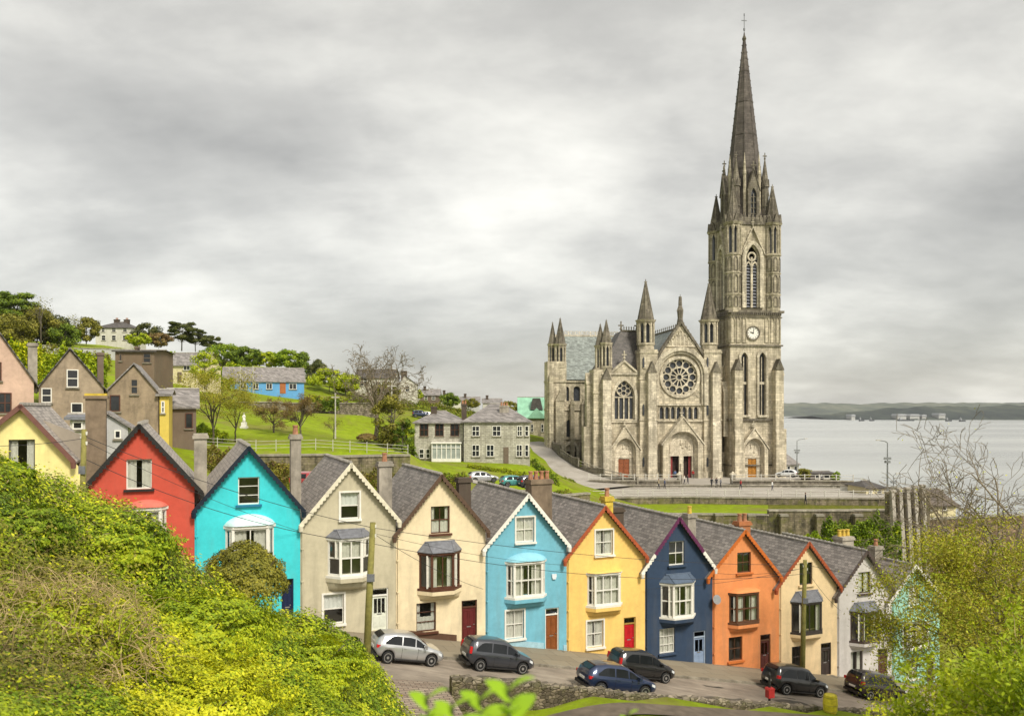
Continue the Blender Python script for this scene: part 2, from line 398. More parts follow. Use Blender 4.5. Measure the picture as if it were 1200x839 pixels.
A_ = np.array([[p.x, p.y] for p in pts]); Z_ = np.array([p.z for p in pts])
K_ = np.linalg.norm(A_[:, None]-A_[None], axis=2)+np.eye(len(pts))*-.6
n_ = len(pts); Q_ = np.hstack([np.ones((n_, 1)), A_])
sol = np.linalg.solve(np.block([[K_, Q_], [Q_.T, np.zeros((3, 3))]]), np.concatenate([Z_, np.zeros(3)]))
def T(x, y):
    r = np.hypot(A_[:, 0]-x, A_[:, 1]-y); z = float(r@sol[:n_]+sol[n_]+sol[n_+1]*x+sol[n_+2]*y)
    s, o = so_of(x, y)
    g = zst(s)-.35 if o < 9.6 else zst(s)+dzl(s)
    k = sstep(-13, -9.5, o)*(1-sstep(13.5, 20, o))*sstep(-46, -36, s)*(1-sstep(44, 54, s))
    return z*(1-k)+g*k
def axis(lo, a, b, hi, st):
    c = list(np.arange(a, b+.01, st)); q = st
    L = []; x = a
    while x > lo: q *= 1.25; x -= q; L.append(x)
    q = st; U = []; x = b
    while x < hi: q *= 1.25; x += q; U.append(x)
    return L[::-1]+c+U
gx = axis(-900, -62, 66, 600, 2.0); gy = axis(-60, -4, 170, 900, 2.0)
tb = MB(); tb.grid([[(x, y, T(x, y)) for x in gx] for y in gy])
t = NT('grass_ground'); v = t.coord()
n1 = t.noise(v, .06, 6, .65); n2 = t.noise(v, .9, 6, .7); n3 = t.noise(v, 7, 4, .7)
cc = t.ramp(t.math('ADD', t.math('MULTIPLY', n1, .5), t.math('MULTIPLY', n2, .5)), [(.34, (.16, .13, .03)), (.43, (.16, .19, .012)), (.56, (.22, .30, .010)), (.66, (.32, .35, .03))])
cc = t.mix(t.math('MULTIPLY', n3, .3), cc, (.12, .17, .01))
n4 = t.noise(v, .16, 7, .72)
cc = t.mix(t.math('MULTIPLY', t.ramp(n4, [(.50, (0,0,0)), (.60, (1,1,1))]), .55), cc, (.20, .165, .06))
t.pbr(cc, .9, normal=t.bump(t.math('ADD', n2, n3), .6, .08), spec=.1); M['grass'] = t.m
tag(tb.build('ground', M['grass'], smooth=True, fix=False), kind='structure')
def sheet(name, mat, fn, a, b, na, nb, thick=0):
    m = MB(); m.grid([[fn(a[0]+(a[1]-a[0])*i/na, b[0]+(b[1]-b[0])*j/nb) for j in range(nb+1)] for i in range(na+1)])
    o = m.build(name, mat, fix=False); return tag(o, kind='structure')
# road, pavement, kerb
t = NT('worn_asphalt'); v = t.coord(); n1 = t.noise(v, .5, 6, .65); n2 = t.noise(v, 30, 3); n3 = t.noise(t.map(v, (.35, 2.2, 1), rot=(0, 0, -ANG)), 1.2, 6, .7)
cc = t.ramp(t.math('ADD', t.math('MULTIPLY', n1, .5), t.math('MULTIPLY', n3, .5)), [(.35, (.17, .14, .11)), (.5, (.27, .225, .18)), (.65, (.40, .34, .27))])
cc = t.mix(t.math('MULTIPLY', n2, .35), cc, (.1, .09, .075))
t.pbr(cc, .75, normal=t.bump(n2, .4, .01), spec=.3); M['road'] = t.m
t = NT('pavement_concrete'); v = t.coord(); b = t.n('ShaderNodeTexBrick'); t.l(t.map(v, rot=(0, 0, -ANG)), b.inputs['Vector'])
b.inputs['Color1'].default_value = (.24, .20, .145, 1); b.inputs['Color2'].default_value = (.31, .265, .195, 1); b.inputs['Mortar'].default_value = (.08, .07, .05, 1)
b.inputs['Scale'].default_value = 1; b.inputs['Brick Width'].default_value = 1.6; b.inputs['Row Height'].default_value = 1.2; b.inputs['Mortar Size'].default_value = .018
n1 = t.noise(v, .8, 6, .7); n2 = t.noise(v, 20, 4)
cc = t.mix(t.math('MULTIPLY', n1, .7), b.outputs[0], (.26, .225, .16)); cc = t.mix(t.math('MULTIPLY', n2, .3), cc, (.09, .08, .06))
t.pbr(cc, .85, normal=t.bump(n2, .3, .01), spec=.2); M['pave'] = t.m
t = NT('kerb_stone'); v = t.coord(); n1 = t.noise(v, 1.5, 5, .7); t.pbr(t.ramp(n1, [(.35, (.12, .105, .08)), (.65, (.30, .27, .21))]), .8); M['kerb'] = t.m
KO = 3.7
sheet('road', M['road'], lambda s, o: Wp(s, o, zst(s)), (-44, 52), (KO+.15, 9.5), 60, 6)
sheet('pavement', M['pave'], lambda s, o: Wp(s, o, zst(s)+.13), (-44, 52), (-.3, KO), 60, 4)
m = MB(); m.grid([[Wp(s, KO-.004, zst(s)+.135), Wp(s, KO+.155, zst(s)+.128), Wp(s, KO+.165, zst(s)-.1)] for s in np.arange(-44, 52.1, 1.6)])
tag(m.build('kerb', M['kerb'], fix=False), kind='structure')
# lower lane in the park and the brick apron at the gap in the wall
M['lane'] = m_plain('dark_lane', (.125, .10, .075), .85, .3, 1.5)
sheet('park_lane', M['lane'], lambda s, o: Wp(s, o, zst(s)+dzl(s)+.09), (-4, 46), (11.5, 13.1), 90, 5)
t = NT('brick_paving'); v = t.coord(); b = t.n('ShaderNodeTexBrick'); t.l(t.map(v, rot=(0, 0, -ANG)), b.inputs['Vector'])
b.inputs['Color1'].default_value = (.22, .165, .125, 1); b.inputs['Color2'].default_value = (.34, .28, .22, 1); b.inputs['Mortar'].default_value = (.07, .06, .05, 1)
b.inputs['Scale'].default_value = 1; b.inputs['Brick Width'].default_value = .5; b.inputs['Row Height'].default_value = .16; b.inputs['Mortar Size'].default_value = .02
t.pbr(b.outputs[0], .8, spec=.2); M['brickpave'] = t.m
sheet('path', M['brickpave'], lambda s, o: Wp(s, o, zst(s)+.03-.18*max(0, o-9.4)), (-8.4, -5.3), (8.2, 14.0), 6, 10)
# sea and far shore
t = NT('sea_water'); v = t.coord(); n1 = t.noise(t.map(v, (.012, .03, 1)), 1, 6, .65); n2 = t.noise(t.map(v, (.25, .5, 1)), 1, 4, .6)
t.pbr(t.ramp(t.noise(t.map(v, (.0012, .004, 1)), 1, 4), [(.4, (.30, .31, .30)), (.6, (.40, .41, .39))]), .22, normal=t.bump(t.math('ADD', n1, n2), .3, 1.5), spec=.5); M['sea'] = t.m
m = MB(); m.grid([[(x, y, 0) for x in (-4000, 0, 400, 2000, 9000, 30000)] for y in (60, 300, 1500, 5000, 12000, 40000)])
tag(m.build('sea', M['sea'], fix=False), kind='structure')
def m_far(name, stops):
    t = NT(name); v = t.coord(); a = t.noise(t.map(v, (.004, .0016, .02)), 1, 6, .6); b_ = t.noise(t.map(v, (.02, .01, .05)), 1, 5, .7)
    t.pbr(t.ramp(t.math('ADD', t.math('MULTIPLY', a, .65), t.math('MULTIPLY', b_, .35)), stops), .95, spec=.05); return t.m
M['far_hill'] = m_far('far_fields', [(.4, (.07, .08, .075)), (.5, (.105, .12, .095)), (.62, (.17, .175, .135))])
M['far_wood'] = m_far('far_wood', [(.4, (.03, .038, .04)), (.52, (.055, .066, .058)), (.64, (.11, .12, .09))])
def ridge(name, mat, prof, Yc, depth, amp, seed):
    rows = []
    x0, x1 = prof[0][0], prof[-1][0]
    N = 140
    for j, q in enumerate((-1, -.7, -.35, 0, .6, 1.3)):
        r = []
        for i in range(N+1):
            px = x0+(x1-x0)*i/N; py = np.interp(px, [a for a, _ in prof], [b for _, b in prof])
            X = (px-600)/F*Yc; top = CZ-(py-HZ)/F*Yc
            h = {0: -3, 1: .35, 2: .75, 3: 1, 4: .8, 5: -.2}[j]
            z = top*h if h > 0 else -5
            if 0 < h: z += amp*noise.noise((X*.012+seed, j*3.1, 0))*h+amp*.6*noise.noise((X*.05, j*5.3, seed))
            r.append((X, Yc+q*depth+(60*noise.noise((X*.004, seed, 2)) if j == 0 else 0), z))
        rows.append(r)
    m = MB(); m.grid(rows); return tag(m.build(name, mat, smooth=True, fix=False), kind='structure')
ridge('far_hills', M['far_hill'], [(700,475),(905,472.5),(940,472),(1000,473.5),(1045,472),(1300,471.5),(1500,473)], 6200, 900, 9, 1)
ridge('wooded_headland', M['far_wood'], [(950,489),(985,486.5),(1000,483),(1030,480),(1050,478),(1100,477),(1160,476),(1250,474),(1500,472)], 4100, 420, 12, 5)
M['far_white'] = m_plain('whitewashed_wall', (.40, .40, .38), .8, .06, .1); M['far_grey'] = m_plain('grey_sheet_roof', (.32, .33, .34), .7, .1, .1)
for px, pw, ph, lab in ((1057, 12, 3.2, 'long white shed on the far shore across the water'), (1072, 13, 3.0, 'longer white shed right of the first shed across the water'), (1083, 6, 2.4, 'small low white building between sheds and block across the water'), (1104, 9, 4.2, 'tall white block on the wooded headland across the water'), (1000, 5, 2.6, 'tiny pale house at the left end of the far headland')):
    Y = 3735; k = Y/F; b0 = P(px, 0, Y); hb = empty('waterside_building', (b0.x, Y, 4), 0, lab, 'building', 'buildings on the far shore')
    W2 = pw*k/2*.85; H = ph*k*.8+5
    MB().box(-W2, W2, 0, 60, -4, H).build('wall', M['far_white'], hb)
    MB().prism([(-W2-2, H+.3), (W2+2, H+.3), (W2*.8, H+8), (-W2*.8, H+8)], -3, 63).build('roof', M['far_grey'], hb)
M['hull'] = m_plain('dark_hull', (.05, .055, .06), .6, .2, .2)
for px, pw, Y, lab in ((1062, 20, 3450, 'long dark barge moored off the far headland'), (1010, 6, 3400, 'small dark boat leftmost on the far water'), (1022, 5, 3420, 'second small dark boat from the left on the far water'), (1112, 7, 3350, 'short dark boat right of the long barge'), (1128, 7, 3300, 'rightmost dark boat on the far water')):
    k = Y/F; L = pw*k; b0 = P(px, 0, Y); bo = empty('moored_boat', (b0.x, Y, 0), .08, lab, 'boat', 'boats moored off the far shore')
    m = MB(); m.plate([(-L/2, -6), (L*.38, -6), (L/2, 0), (L*.38, 6), (-L/2, 6)], -1, 5.5); m.build('hull', M['hull'], bo)
    m = MB(); m.box(-L*.42, -L*.24, -4, 4, 5.51, 13); m.box(-L*.36, -L*.33, -.8, .8, 13.01, 19); m.build('wheelhouse', M['far_grey'], bo)

M['tar'] = m_plain('tar_patch', (.09, .078, .062), .9, .35, 2)
for i, (s0, o0, L, Wd) in enumerate(((-3, 6.6, 2.6, 1.1), (4.5, 5.4, 1.4, 1.6), (9.5, 7.4, 3.4, .8), (15.5, 6.3, 2.2, 1.3), (22, 7.6, 1.6, 1.0), (27, 5.6, 3, .9), (12, 4.6, 1.2, .7))):
    rr_ = random.Random(i); sheet('road_patch', M['tar'], lambda s, o: Wp(s+.1*math.sin(o*5+i), o+.12*math.sin(s*3.1+i), zst(s)+.008), (s0, s0+L), (o0, o0+Wd), 8, 4)
# the air: one box round the whole scene, sky outside it
t = NT('sea_haze'); pv = t.n('ShaderNodeVolumePrincipled'); pv.inputs['Color'].default_value = (.92, .95, 1, 1); pv.inputs['Density'].default_value = 3e-5; t.l(pv.outputs[0], t.out.inputs['Volume'])
m = MB(); m.box(-9000, 9500, -200, 9500, -70, 175); hz_ = m.build('haze', t.m); tag(hz_, kind='stuff')
# ------------------------------------------------------------------ cathedral (its own axes: x along the west front, y down the nave, z up)
CO = P(798, 560, 158); CR = R(7.5); cc_, cs_ = math.cos(CR), math.sin(CR)
def cx(px, d=0):
    u = (px-600)/F; return (u*(CO.y+d*cc_)-CO.x+d*cs_)/(cc_-u*cs_)
def cz(px, py, d=0): return 13.65-(py-HZ)/F*(CO.y+cx(px, d)*cs_+d*cc_)
def C(px, py, d=0): return cx(px, d), cz(px, py, d)
cath = empty('cathedral', CO, CR, 'grey limestone Gothic cathedral with rose window and tall spire above the harbour', 'cathedral')
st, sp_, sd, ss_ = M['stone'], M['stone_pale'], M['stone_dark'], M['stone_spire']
M['stone_stain'] = m_stone('streaked_limestone', (.47, .415, .31), (.15, .13, .095), .9, .45, .16, .9)
M['stone_clean'] = m_stone('clean_carved_stone', (.68, .61, .48), (.30, .25, .18), .5, .3, 0, .7)
t = NT('leaded_window_and_gap_shade'); v = t.coord(); n = t.noise(v, 2.5, 3); t.pbr(t.ramp(n, [(.3, (.02, .022, .028)), (.7, (.055, .06, .07))]), .35, spec=.5); M['leaded_and_shade'] = t.m
M['church_door'] = m_plain('church_door_oak', (.23, .075, .03), .6, .3, 5)
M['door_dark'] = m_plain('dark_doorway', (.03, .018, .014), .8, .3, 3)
M['door_red'] = m_plain('red_door_leaf', (.20, .03, .03), .6, .25, 3)
M['door_gold'] = m_plain('varnished_door', (.36, .16, .025), .5, .3, 4)
M['gold_mosaic'] = m_plain('carved_niche_stone', (.42, .38, .28), .8, .4, 8)
def pane_(parent, poly, y, mat='leaded_and_shade', name='window_pane', th=.05):
    m = MB(); m.prism(poly, y, y+th); return m.build(name, M[mat], parent)
def finial(m, x, y, z, h):
    m.tube([(x, y, z), (x, y, z+h)], h*.07, 5)
    m.box(x-h*.26, x+h*.26, y-h*.07, y+h*.07, z+h*.52, z+h*.64); m.cone(x, y, z+h*.18, z+h*.36, h*.16, h*.10, 6)
def crockets(m, p0, p1, n, s):               # little leaf knobs along a sloping edge (x, z) at depth y
    for k in range(1, n):
        t_ = k/n; a = [p0[i]+(p1[i]-p0[i])*t_ for i in range(3)]; m.box(a[0]-s, a[0]+s, a[1]-s, a[1]+s, a[2]-s*.3, a[2]+s*1.5)
def gable_coping(m, pts, y0, y1, w):         # raised band following three gable points
    (xa, za), (xb, zb), (xc, zc) = pts
    up = lambda x, z: (x, z+w)
    m.prism([(xa, za), (xb, zb), up(xb, zb), up(xa, za)], y0, y1); m.prism([(xb, zb), (xc, zc), up(xc, zc), up(xb, zb)], y0, y1)
def buttress(parent, x, y, w, dpt, ztop, steps=((.42, .75), (.75, .5)), gab=True, name='buttress', mat=None):
    m = MB(); z0 = -2; prev = 1.0
    lv = [(0, 1.0)]+list(steps)+[(1.0, None)]
    for k in range(len(lv)-1):
        a, f_ = lv[k]; b = lv[k+1][0]
        za, zb = (z0 if k == 0 else a*ztop), b*ztop
        ww = w*(1-.07*k); m.box(x-ww/2, x+ww/2, y-dpt*f_, y+.1, za, zb)
        if k+2 < len(lv):                    # sloping weathering
            nf = lv[k+1][1]
            m.add([]); m.face((x-ww/2, y-dpt*f_, zb), (x+ww/2, y-dpt*f_, zb), (x+ww/2, y-dpt*nf, zb+.7), (x-ww/2, y-dpt*nf, zb+.7))
    f_ = lv[-2][1]; ww = w*.93
    g_ = None
    if gab:
        g_ = MB(); g_.prism([(x-ww/2-.12, ztop), (x+ww/2+.12, ztop), (x, ztop+ww*1.35)], y-dpt*f_-.12, y+.05)
    m.box(x-w/2-.12, x+w/2+.12, y-dpt-.14, y+.02, -2, .9)
    o = m.build(name, mat or (st if parent is not cath else sp_), parent)
    if g_: g_.build('gablet', sd, o if parent is cath else parent)
    return o
def turret(parent, x, y, z0, z1, z2, zt, r, name='turret', n=8, mat=None, cone=None, slit=True):
    """octagonal shaft z0..z1, open arcaded stage z1..z2, stone cap to zt"""
    m = MB(); a0 = math.pi/8
    m.cone(x, y, z0, z1, r, r, n, a0); m.cone(x, y, z1-.25, z1+.15, r*1.12, r*1.12, n, a0)
    k_ = MB(); k_.cone(x, y, z1+.1, z2, r*.5, r*.5, n, a0)
    for k in range(n):
        a = a0+2*math.pi*k/n; m.tube([(x+r*.93*math.cos(a), y+r*.93*math.sin(a), z1), (x+r*.93*math.cos(a), y+r*.93*math.sin(a), z2)], r*.15, 5)
        b = a+math.pi/n; q = r*.9
        hx, hy = -math.sin(b)*r*.36, math.cos(b)*r*.36; h = (z2-z1)
        bx, by = x+q*math.cos(b), y+q*math.sin(b)
        m.face((bx-hx, by-hy, z2-h*.28), (bx, by, z2-h*.05), (bx-hx, by-hy, z2)); m.face((bx+hx, by+hy, z2-h*.28), (bx+hx, by+hy, z2), (bx, by, z2-h*.05))
    m.cone(x, y, z2-.1, z2+.35, r*1.12, r*1.28, n, a0)
    o = m.build(name, mat or st, parent)
    k_.build('gap_shade_core', M['leaded_and_shade'], o)  # dark core: shade of the open arcade gaps, put in as colour
    c = MB(); h = zt-z2
    c.cone(x, y, z2+.33, z2+h*.93, r*.98, r*.04, n, a0)
    for k in range(n):
        a = a0+2*math.pi*k/n
        c.tube([(x+r*.98*math.cos(a), y+r*.98*math.sin(a), z2+.33), (x+r*.07*math.cos(a), y+r*.07*math.sin(a), z2+h*.93)], r*.055, 4)
    finial(c, x, y, z2+h*.86, h*.14)
    c.build('turret_cap', cone or sd, o)
    return o
# --- nave body and roofs
xL, xR = cx(757), cx(838); zapx = cz(798, 379); xm = cx(797.5)
zs_ = cz(770, 428)
nv = MB(); NL = 62
nv.box(xL-.2, xR+.4, .8, NL, -2, zs_-3.0)
nave = nv.build('nave_wall', st, cath)
rf = MB(); ze = zs_-3.0
rf.face((xL-.6, .6, ze), (xL-.6, NL, ze), (xm, NL, zapx-.9), (xm, .6, zapx-.9)); rf.face((xR+.8, NL, ze), (xR+.8, .6, ze), (xm, .6, zapx-.9), (xm, NL, zapx-.9))
rf.face((xL-.6, NL, ze), (xR+.8, NL, ze), (xm, NL, zapx-.9))
rfo = rf.build('nave_roof', M['roof_church'], cath)
cr = MB()
for k in range(46):
    y = 1.5+k*1.3; cr.box(xm-.05, xm+.05, y, y+.14, zapx-1, zapx+.15); cr.box(xm-.05, xm+.05, y-.25, y+.4, zapx-.2, zapx-.08)
cr.box(xm-.12, xm+.12, .8, NL, zapx-1, zapx-.62); cr.build('roof_cresting', sd, rfo)
# aisles
ax = xL-5.0
m = MB(); m.box(ax, xL-.21, 8, NL-4, -2, 11.0); m.box(xR+.41, xR+6, 10, NL-4, -2, 11); ai = m.build('aisle_wall', M['stone_stain'], cath)
m = MB(); m.face((ax-.3, 8, 11.02), (ax-.3, NL-4, 11.02), (xL-.1, NL-4, 16), (xL-.1, 8, 16)); m.face((xR+6.3, NL-4, 11.02), (xR+6.3, 10, 11.02), (xR+.5, 10, 16), (xR+.5, NL-4, 16)); m.build('aisle_roof', M['roof_dark'], cath)
for k in range(4):
    y = 10.5+k*4.6; b_ = MB()
    b_.M = Matrix.Translation((ax, y, 0))@Matrix.Rotation(-math.pi/2, 4, 'Z')
    b_.box(-.55, .55, -2.6, .1, -2, 6); b_.box(-.5, .5, -1.7, .1, 6, 10); b_.box(-.45, .45, -1.1, .1, 10, 12.5); b_.prism([(-.6, 12.5), (.6, 12.5), (0, 14.6)], -1.2, .1)
    b_.face((-.4, -.9, 12), (.4, -.9, 12), (.4, 5.2, 18.2), (-.4, 5.2, 18.2)); b_.face((-.4, -.4, 11.2), (.4, -.4, 11.2), (.4, 5.2, 17.2), (-.4, 5.2, 17.2))
    b_.cone(0, -1.0, 14, 18.5, .5, .03, 6)
    b_.build('flying_buttress', sd, cath)
# --- west front between the turrets
xa, xb = cx(768), cx(828)
rx, rz = C(796.5, 442); rr = 3.75
yf = 0.0
holes = [circ(rx, rz, rr, 40)]
lan = []
for k in range(7):
    px = 775.2+k*(815.5-775.2)/6; x0 = cx(px); zl, zh = cz(px, 491), cz(px, 476.5)
    lan.append(arch(x0, zl, zh-.55, zh, .78, 4))
holes += lan
zpa, zsp = cz(797, 506), cz(797, 524)
pw = cx(818.5)-cx(774.5); pxm = cx(796.5)
portal_hole = arch(pxm, -1.6, zsp, zpa, pw*.82, 8)
holes.append(portal_hole)
zsh = cz(772, 425)
west = MB(); west.wall([(xa, -2), (xb, -2), (xb, zsh), (xm, zapx), (xa, zsh)], holes, yf, .8)
wf = west.build('west_front', st, cath)
m = MB(); gable_coping(m, [(xa-.3, zsh-.2), (xm, zapx-.1), (xb+.3, zsh-.2)], yf-.45, .9, .75)
crockets(m, (xa, yf-.2, zsh+.5), (xm, yf-.2, zapx+.6), 11, .17); crockets(m, (xb, yf-.2, zsh+.5), (xm, yf-.2, zapx+.6), 11, .17)
m.build('gable_coping', sd, cath)
stz = cz(798, 347)                            # statue on the gable
m = MB(); m.cone(xm, .2, zapx, zapx+1.1, .7, .5, 8); m.cone(xm, .2, zapx+1.1, zapx+2.6, .52, .66, 8); m.cone(xm, .2, zapx+2.6, zapx+3.5, .66, .34, 8); m.cone(xm, .2, zapx+3.55, stz-.1, .4, .3, 8); m.tube([(xm, .2, stz-.2), (xm, .2, stz+.35)], .05, 5)
m.tube([(xm-.4, .1, zapx+2.9), (xm-.7, -.1, zapx+2.3)], .13, 5); m.build('gable_statue', sd, cath)
# niche arcade in the gable
m = MB()
for k, dx in enumerate((-2.4, -1.6, -.8, 0, .8, 1.6, 2.4)):
    zt = cz(797, 397)+1.8-abs(dx)*.95; a_ = arch(xm+dx, cz(797, 405.5), zt-.5, zt, .66, 3); b_ = arch(xm+dx, cz(797, 405.5)+.05, zt-.62, zt-.18, .42, 3)
    m.ring(a_, b_, yf-.24, yf+.1)
    m.box(xm+dx-.13, xm+dx+.13, yf-.2, yf+.02, cz(797, 405.5)+.05, zt-.55)
m.box(xm-2.9, xm+2.9, yf-.26, yf+.1, cz(797, 406.5), cz(797, 405.4)); m.build('gable_niches', M['stone_clean'], cath)
# great arch round the rose
A1 = arch(rx, cz(797, 475), cz(797, 440), cz(797, 407), 11.1, 10); A2 = arch(rx, cz(797, 475)+.02, cz(797, 440), cz(797, 411.5), 9.4, 10); A3 = arch(rx, cz(797, 475)+.04, cz(797, 440), cz(797, 414.5), 8.5, 10)
m = MB(); m.ring(A1[1:]+A1[:1], A2[1:]+A2[:1], yf-.85, yf+.05, closed=False); m.ring(A2[1:]+A2[:1], A3[1:]+A3[:1], yf-.5, yf+.05, closed=False); m.build('rose_arch', sp_, cath)
# rose window
m = MB(); m.ring(circ(rx, rz, rr+.32, 40), circ(rx, rz, rr-.22, 40), yf-.3, yf+.35)
m.ring(circ(rx, rz, 1.95, 24), circ(rx, rz, 1.78, 24), .1, .4); m.ring(circ(rx, rz, .75, 16), circ(rx, rz, .45, 16), .1, .4)
for k in range(12):
    a = 2*math.pi*k/12+.26; ca2, sa2 = math.cos(a), math.sin(a)
    q = [(rx+ca2*.7-sa2*.09, rz+sa2*.7+ca2*.09), (rx+ca2*.7+sa2*.09, rz+sa2*.7-ca2*.09), (rx+ca2*1.8+sa2*.09, rz+sa2*1.8-ca2*.09), (rx+ca2*1.8-sa2*.09, rz+sa2*1.8+ca2*.09)]
    m.prism(q, .12, .38)
# plate between the outer roundels: a disc pierced by twelve roundels
hol = [circ(rx+2.66*math.cos(2*math.pi*k/12), rz+2.66*math.sin(2*math.pi*k/12), .62, 10, .3*k) for k in range(12)]+[circ(rx, rz, 1.86, 24)]+[circ(rx+3.26*math.cos(2*math.pi*(k+.5)/12), rz+3.26*math.sin(2*math.pi*(k+.5)/12), .24, 6) for k in range(12)]
m.wall(circ(rx, rz, rr-.15, 48), hol, .14, .36)
for k in range(12):
    a = 2*math.pi*k/12; c0 = (rx+2.72*math.cos(a), rz+2.72*math.sin(a))
    for j in range(0):
        b = a+j*math.pi/3; dx, dz = .6*math.cos(b), .6*math.sin(b); ex, ez = -.05*math.sin(b), .05*math.cos(b)
        m.prism([(c0[0]-dx-ex, c0[1]-dz-ez), (c0[0]-dx+ex, c0[1]-dz+ez), (c0[0]+dx+ex, c0[1]+dz+ez), (c0[0]+dx-ex, c0[1]+dz-ez)], .18+j*.006, .3)
rose = m.build('rose_window', sp_, cath)
pane_(rose, circ(rx, rz, rr, 40), .5)
m = MB(); z0, z1 = cz(797, 492.5), cz(797, 474.8)                      # arcade under the rose
for a_ in lan: pane_(wf, a_, .45)
m.box(xa+.2, xb-.2, yf-.35, yf+.03, z0-.25, z0+.05); m.box(xa+.2, xb-.2, yf-.35, yf+.03, z1-.05, z1+.3)
for k in range(8):
    px = 771.8+k*(818.9-771.8)/7; m.tube([(cx(px), yf-.1, z0), (cx(px), yf-.1, z1-.5)], .12, 6)
m.build('arcade', sp_, cath)
# corner spandrel quatrefoils below the rose
for dx in (-4.0, 4.0): m = MB(); m.ring(circ(rx+dx*.96, rz-3.3, .62, 12), circ(rx+dx*.96, rz-3.3, .42, 12), yf-.1, yf+.1); m.build('quatrefoil', sp_, cath)
def porch(parent, pxc, wpx, py_gab, py_apex, py_spring, py_base_arch, dep, door, double=False, dpx=13, py_door=534, y0=0.0):
    """gabled stone doorway standing out from the wall"""
    x = cx(pxc, y0); Wd = cx(pxc+wpx/2, y0)-cx(pxc-wpx/2, y0); zg, za, zsg = cz(pxc, py_gab, y0), cz(pxc, py_apex, y0), cz(pxc, py_spring, y0)
    zb = cz(pxc, py_apex+2, y0)
    inner = arch(x, -1.9, zsg, za, Wd*.74, 8)
    m = MB(); ys = zsg+.2
    m.wall([(x-Wd/2, -2), (x+Wd/2, -2), (x+Wd/2, ys), (x, zg), (x-Wd/2, ys)], [inner], y0-dep, y0+.02)
    pr = m.build('portal', st, parent)
    m = MB(); gable_coping(m, [(x-Wd/2-.25, ys-.15), (x, zg-.1), (x+Wd/2+.25, ys-.15)], y0-dep-.18, y0+.01, .38)
    crockets(m, (x-Wd/2, y0-dep, ys+.3), (x, y0-dep, zg+.3), 7, .11); crockets(m, (x+Wd/2, y0-dep, ys+.3), (x, y0-dep, zg+.3), 7, .11); finial(m, x, y0-dep*.5, zg, 1.5)
    m.build('portal_gable', sp_, pr)
    for j in range(3):                        # receding orders of the arch with their shafts
        w1, w2 = Wd*(.74-.04*j), Wd*(.74-.04*(j+1)); m = MB()
        a1 = arch(x, -1.9, zsg, za-.16*j, w1, 8); a2 = arch(x, -1.88, zsg, za-.16*(j+1), w2, 8)
        m.ring(a1[1:]+a1[:1], a2[1:]+a2[:1], y0-dep+.3+.28*j, y0-dep+.7+.28*j, closed=False); m.build('arch_order', sp_ if j % 2 == 0 else st, pr)
    zd = cz(pxc, py_door, y0)
    wi = Wd*.61
    ty = arch(x, zd, zsg, za-.48, wi+.1, 8)
    yb = y0-dep+1.2
    m = MB(); m.prism(ty, yb, yb+.25)
    rnd = random.Random(int(pxc))
    for k in range(9 if wi > 4 else 4):       # carved figures
        fx = x+(rnd.random()-.5)*wi*.75; fz = zd+.25+rnd.random()*(za-zd)*.45; m.cone(fx, yb-.02, fz, fz+.7, .2, .12, 6); m.cone(fx, yb-.05, fz+.72, fz+.95, .12, .08, 6)
    m.ring(arch(x, zd+.05, zsg-.1, za-1.0, wi*.92, 8), arch(x, zd+.12, zsg-.1, za-1.25, wi*.82, 8), yb-.12, yb+.02)
    m.build('tympanum', M['stone_clean'], pr)
    m = MB(); m.box(x-wi/2-.05, x+wi/2+.05, yb-.1, yb+.25, zd-.42, zd); m.build('lintel', M['stone_clean'], pr)
    if double:
        for sx in (-1, 1):
            xd = x+sx*wi*.255; hw = wi*.2
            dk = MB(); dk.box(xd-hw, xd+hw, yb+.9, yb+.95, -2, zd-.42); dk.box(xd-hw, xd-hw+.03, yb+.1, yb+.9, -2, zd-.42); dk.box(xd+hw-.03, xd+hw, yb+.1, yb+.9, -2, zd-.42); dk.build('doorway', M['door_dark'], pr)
            dl = MB(); dl.box(xd-hw+.03+(0 if sx < 0 else hw*1.35), xd-hw*.35+(0 if sx < 0 else hw*1.3), yb+.5, yb+.58, -2, zd-.45); dl.build('door', M['door_red'], pr)
        m = MB(); m.box(x-.42, x+.42, yb-.15, yb+.5, -2, zd-.42); m.tube([(x, yb-.28, .9), (x, yb-.28, 2.9)], [.3, .22], 6)
        for sx in (-1, 1): m.box(x+sx*(wi*.49)-.28, x+sx*(wi*.49)+.28, yb-.05, yb+.5, -2, zd-.42)
        m.build('door_pier', sp_, pr)
    else:
        hw = (cx(pxc+dpx/2)-cx(pxc-dpx/2))/2
        m = MB(); m.wall([(x-wi/2-.06, -2), (x+wi/2+.06, -2), (x+wi/2+.06, zd-.42), (x-wi/2-.06, zd-.42)], [rect(x-hw, x+hw, -1.9, zd-.65)], yb, yb+.3); m.build('door_surround', sp_, pr)
        m = MB(); m.box(x-hw, x-.03, yb+.18, yb+.26, -2, zd-.66); m.box(x+.03, x+hw, yb+.18, yb+.26, -2, zd-.66)
        for sx in (-1, 1):
            for zc in (.7, 2.0, 3.0): m.box(x+sx*hw*.5-hw*.3, x+sx*hw*.5+hw*.3, yb+.14, yb+.19, zc, zc+.75)
        m.build('door', M[door], pr)
    return pr
porch(cath, 796.8, 47, 489, 505.5, 522, 531, 1.9, '', True, py_door=531.5)
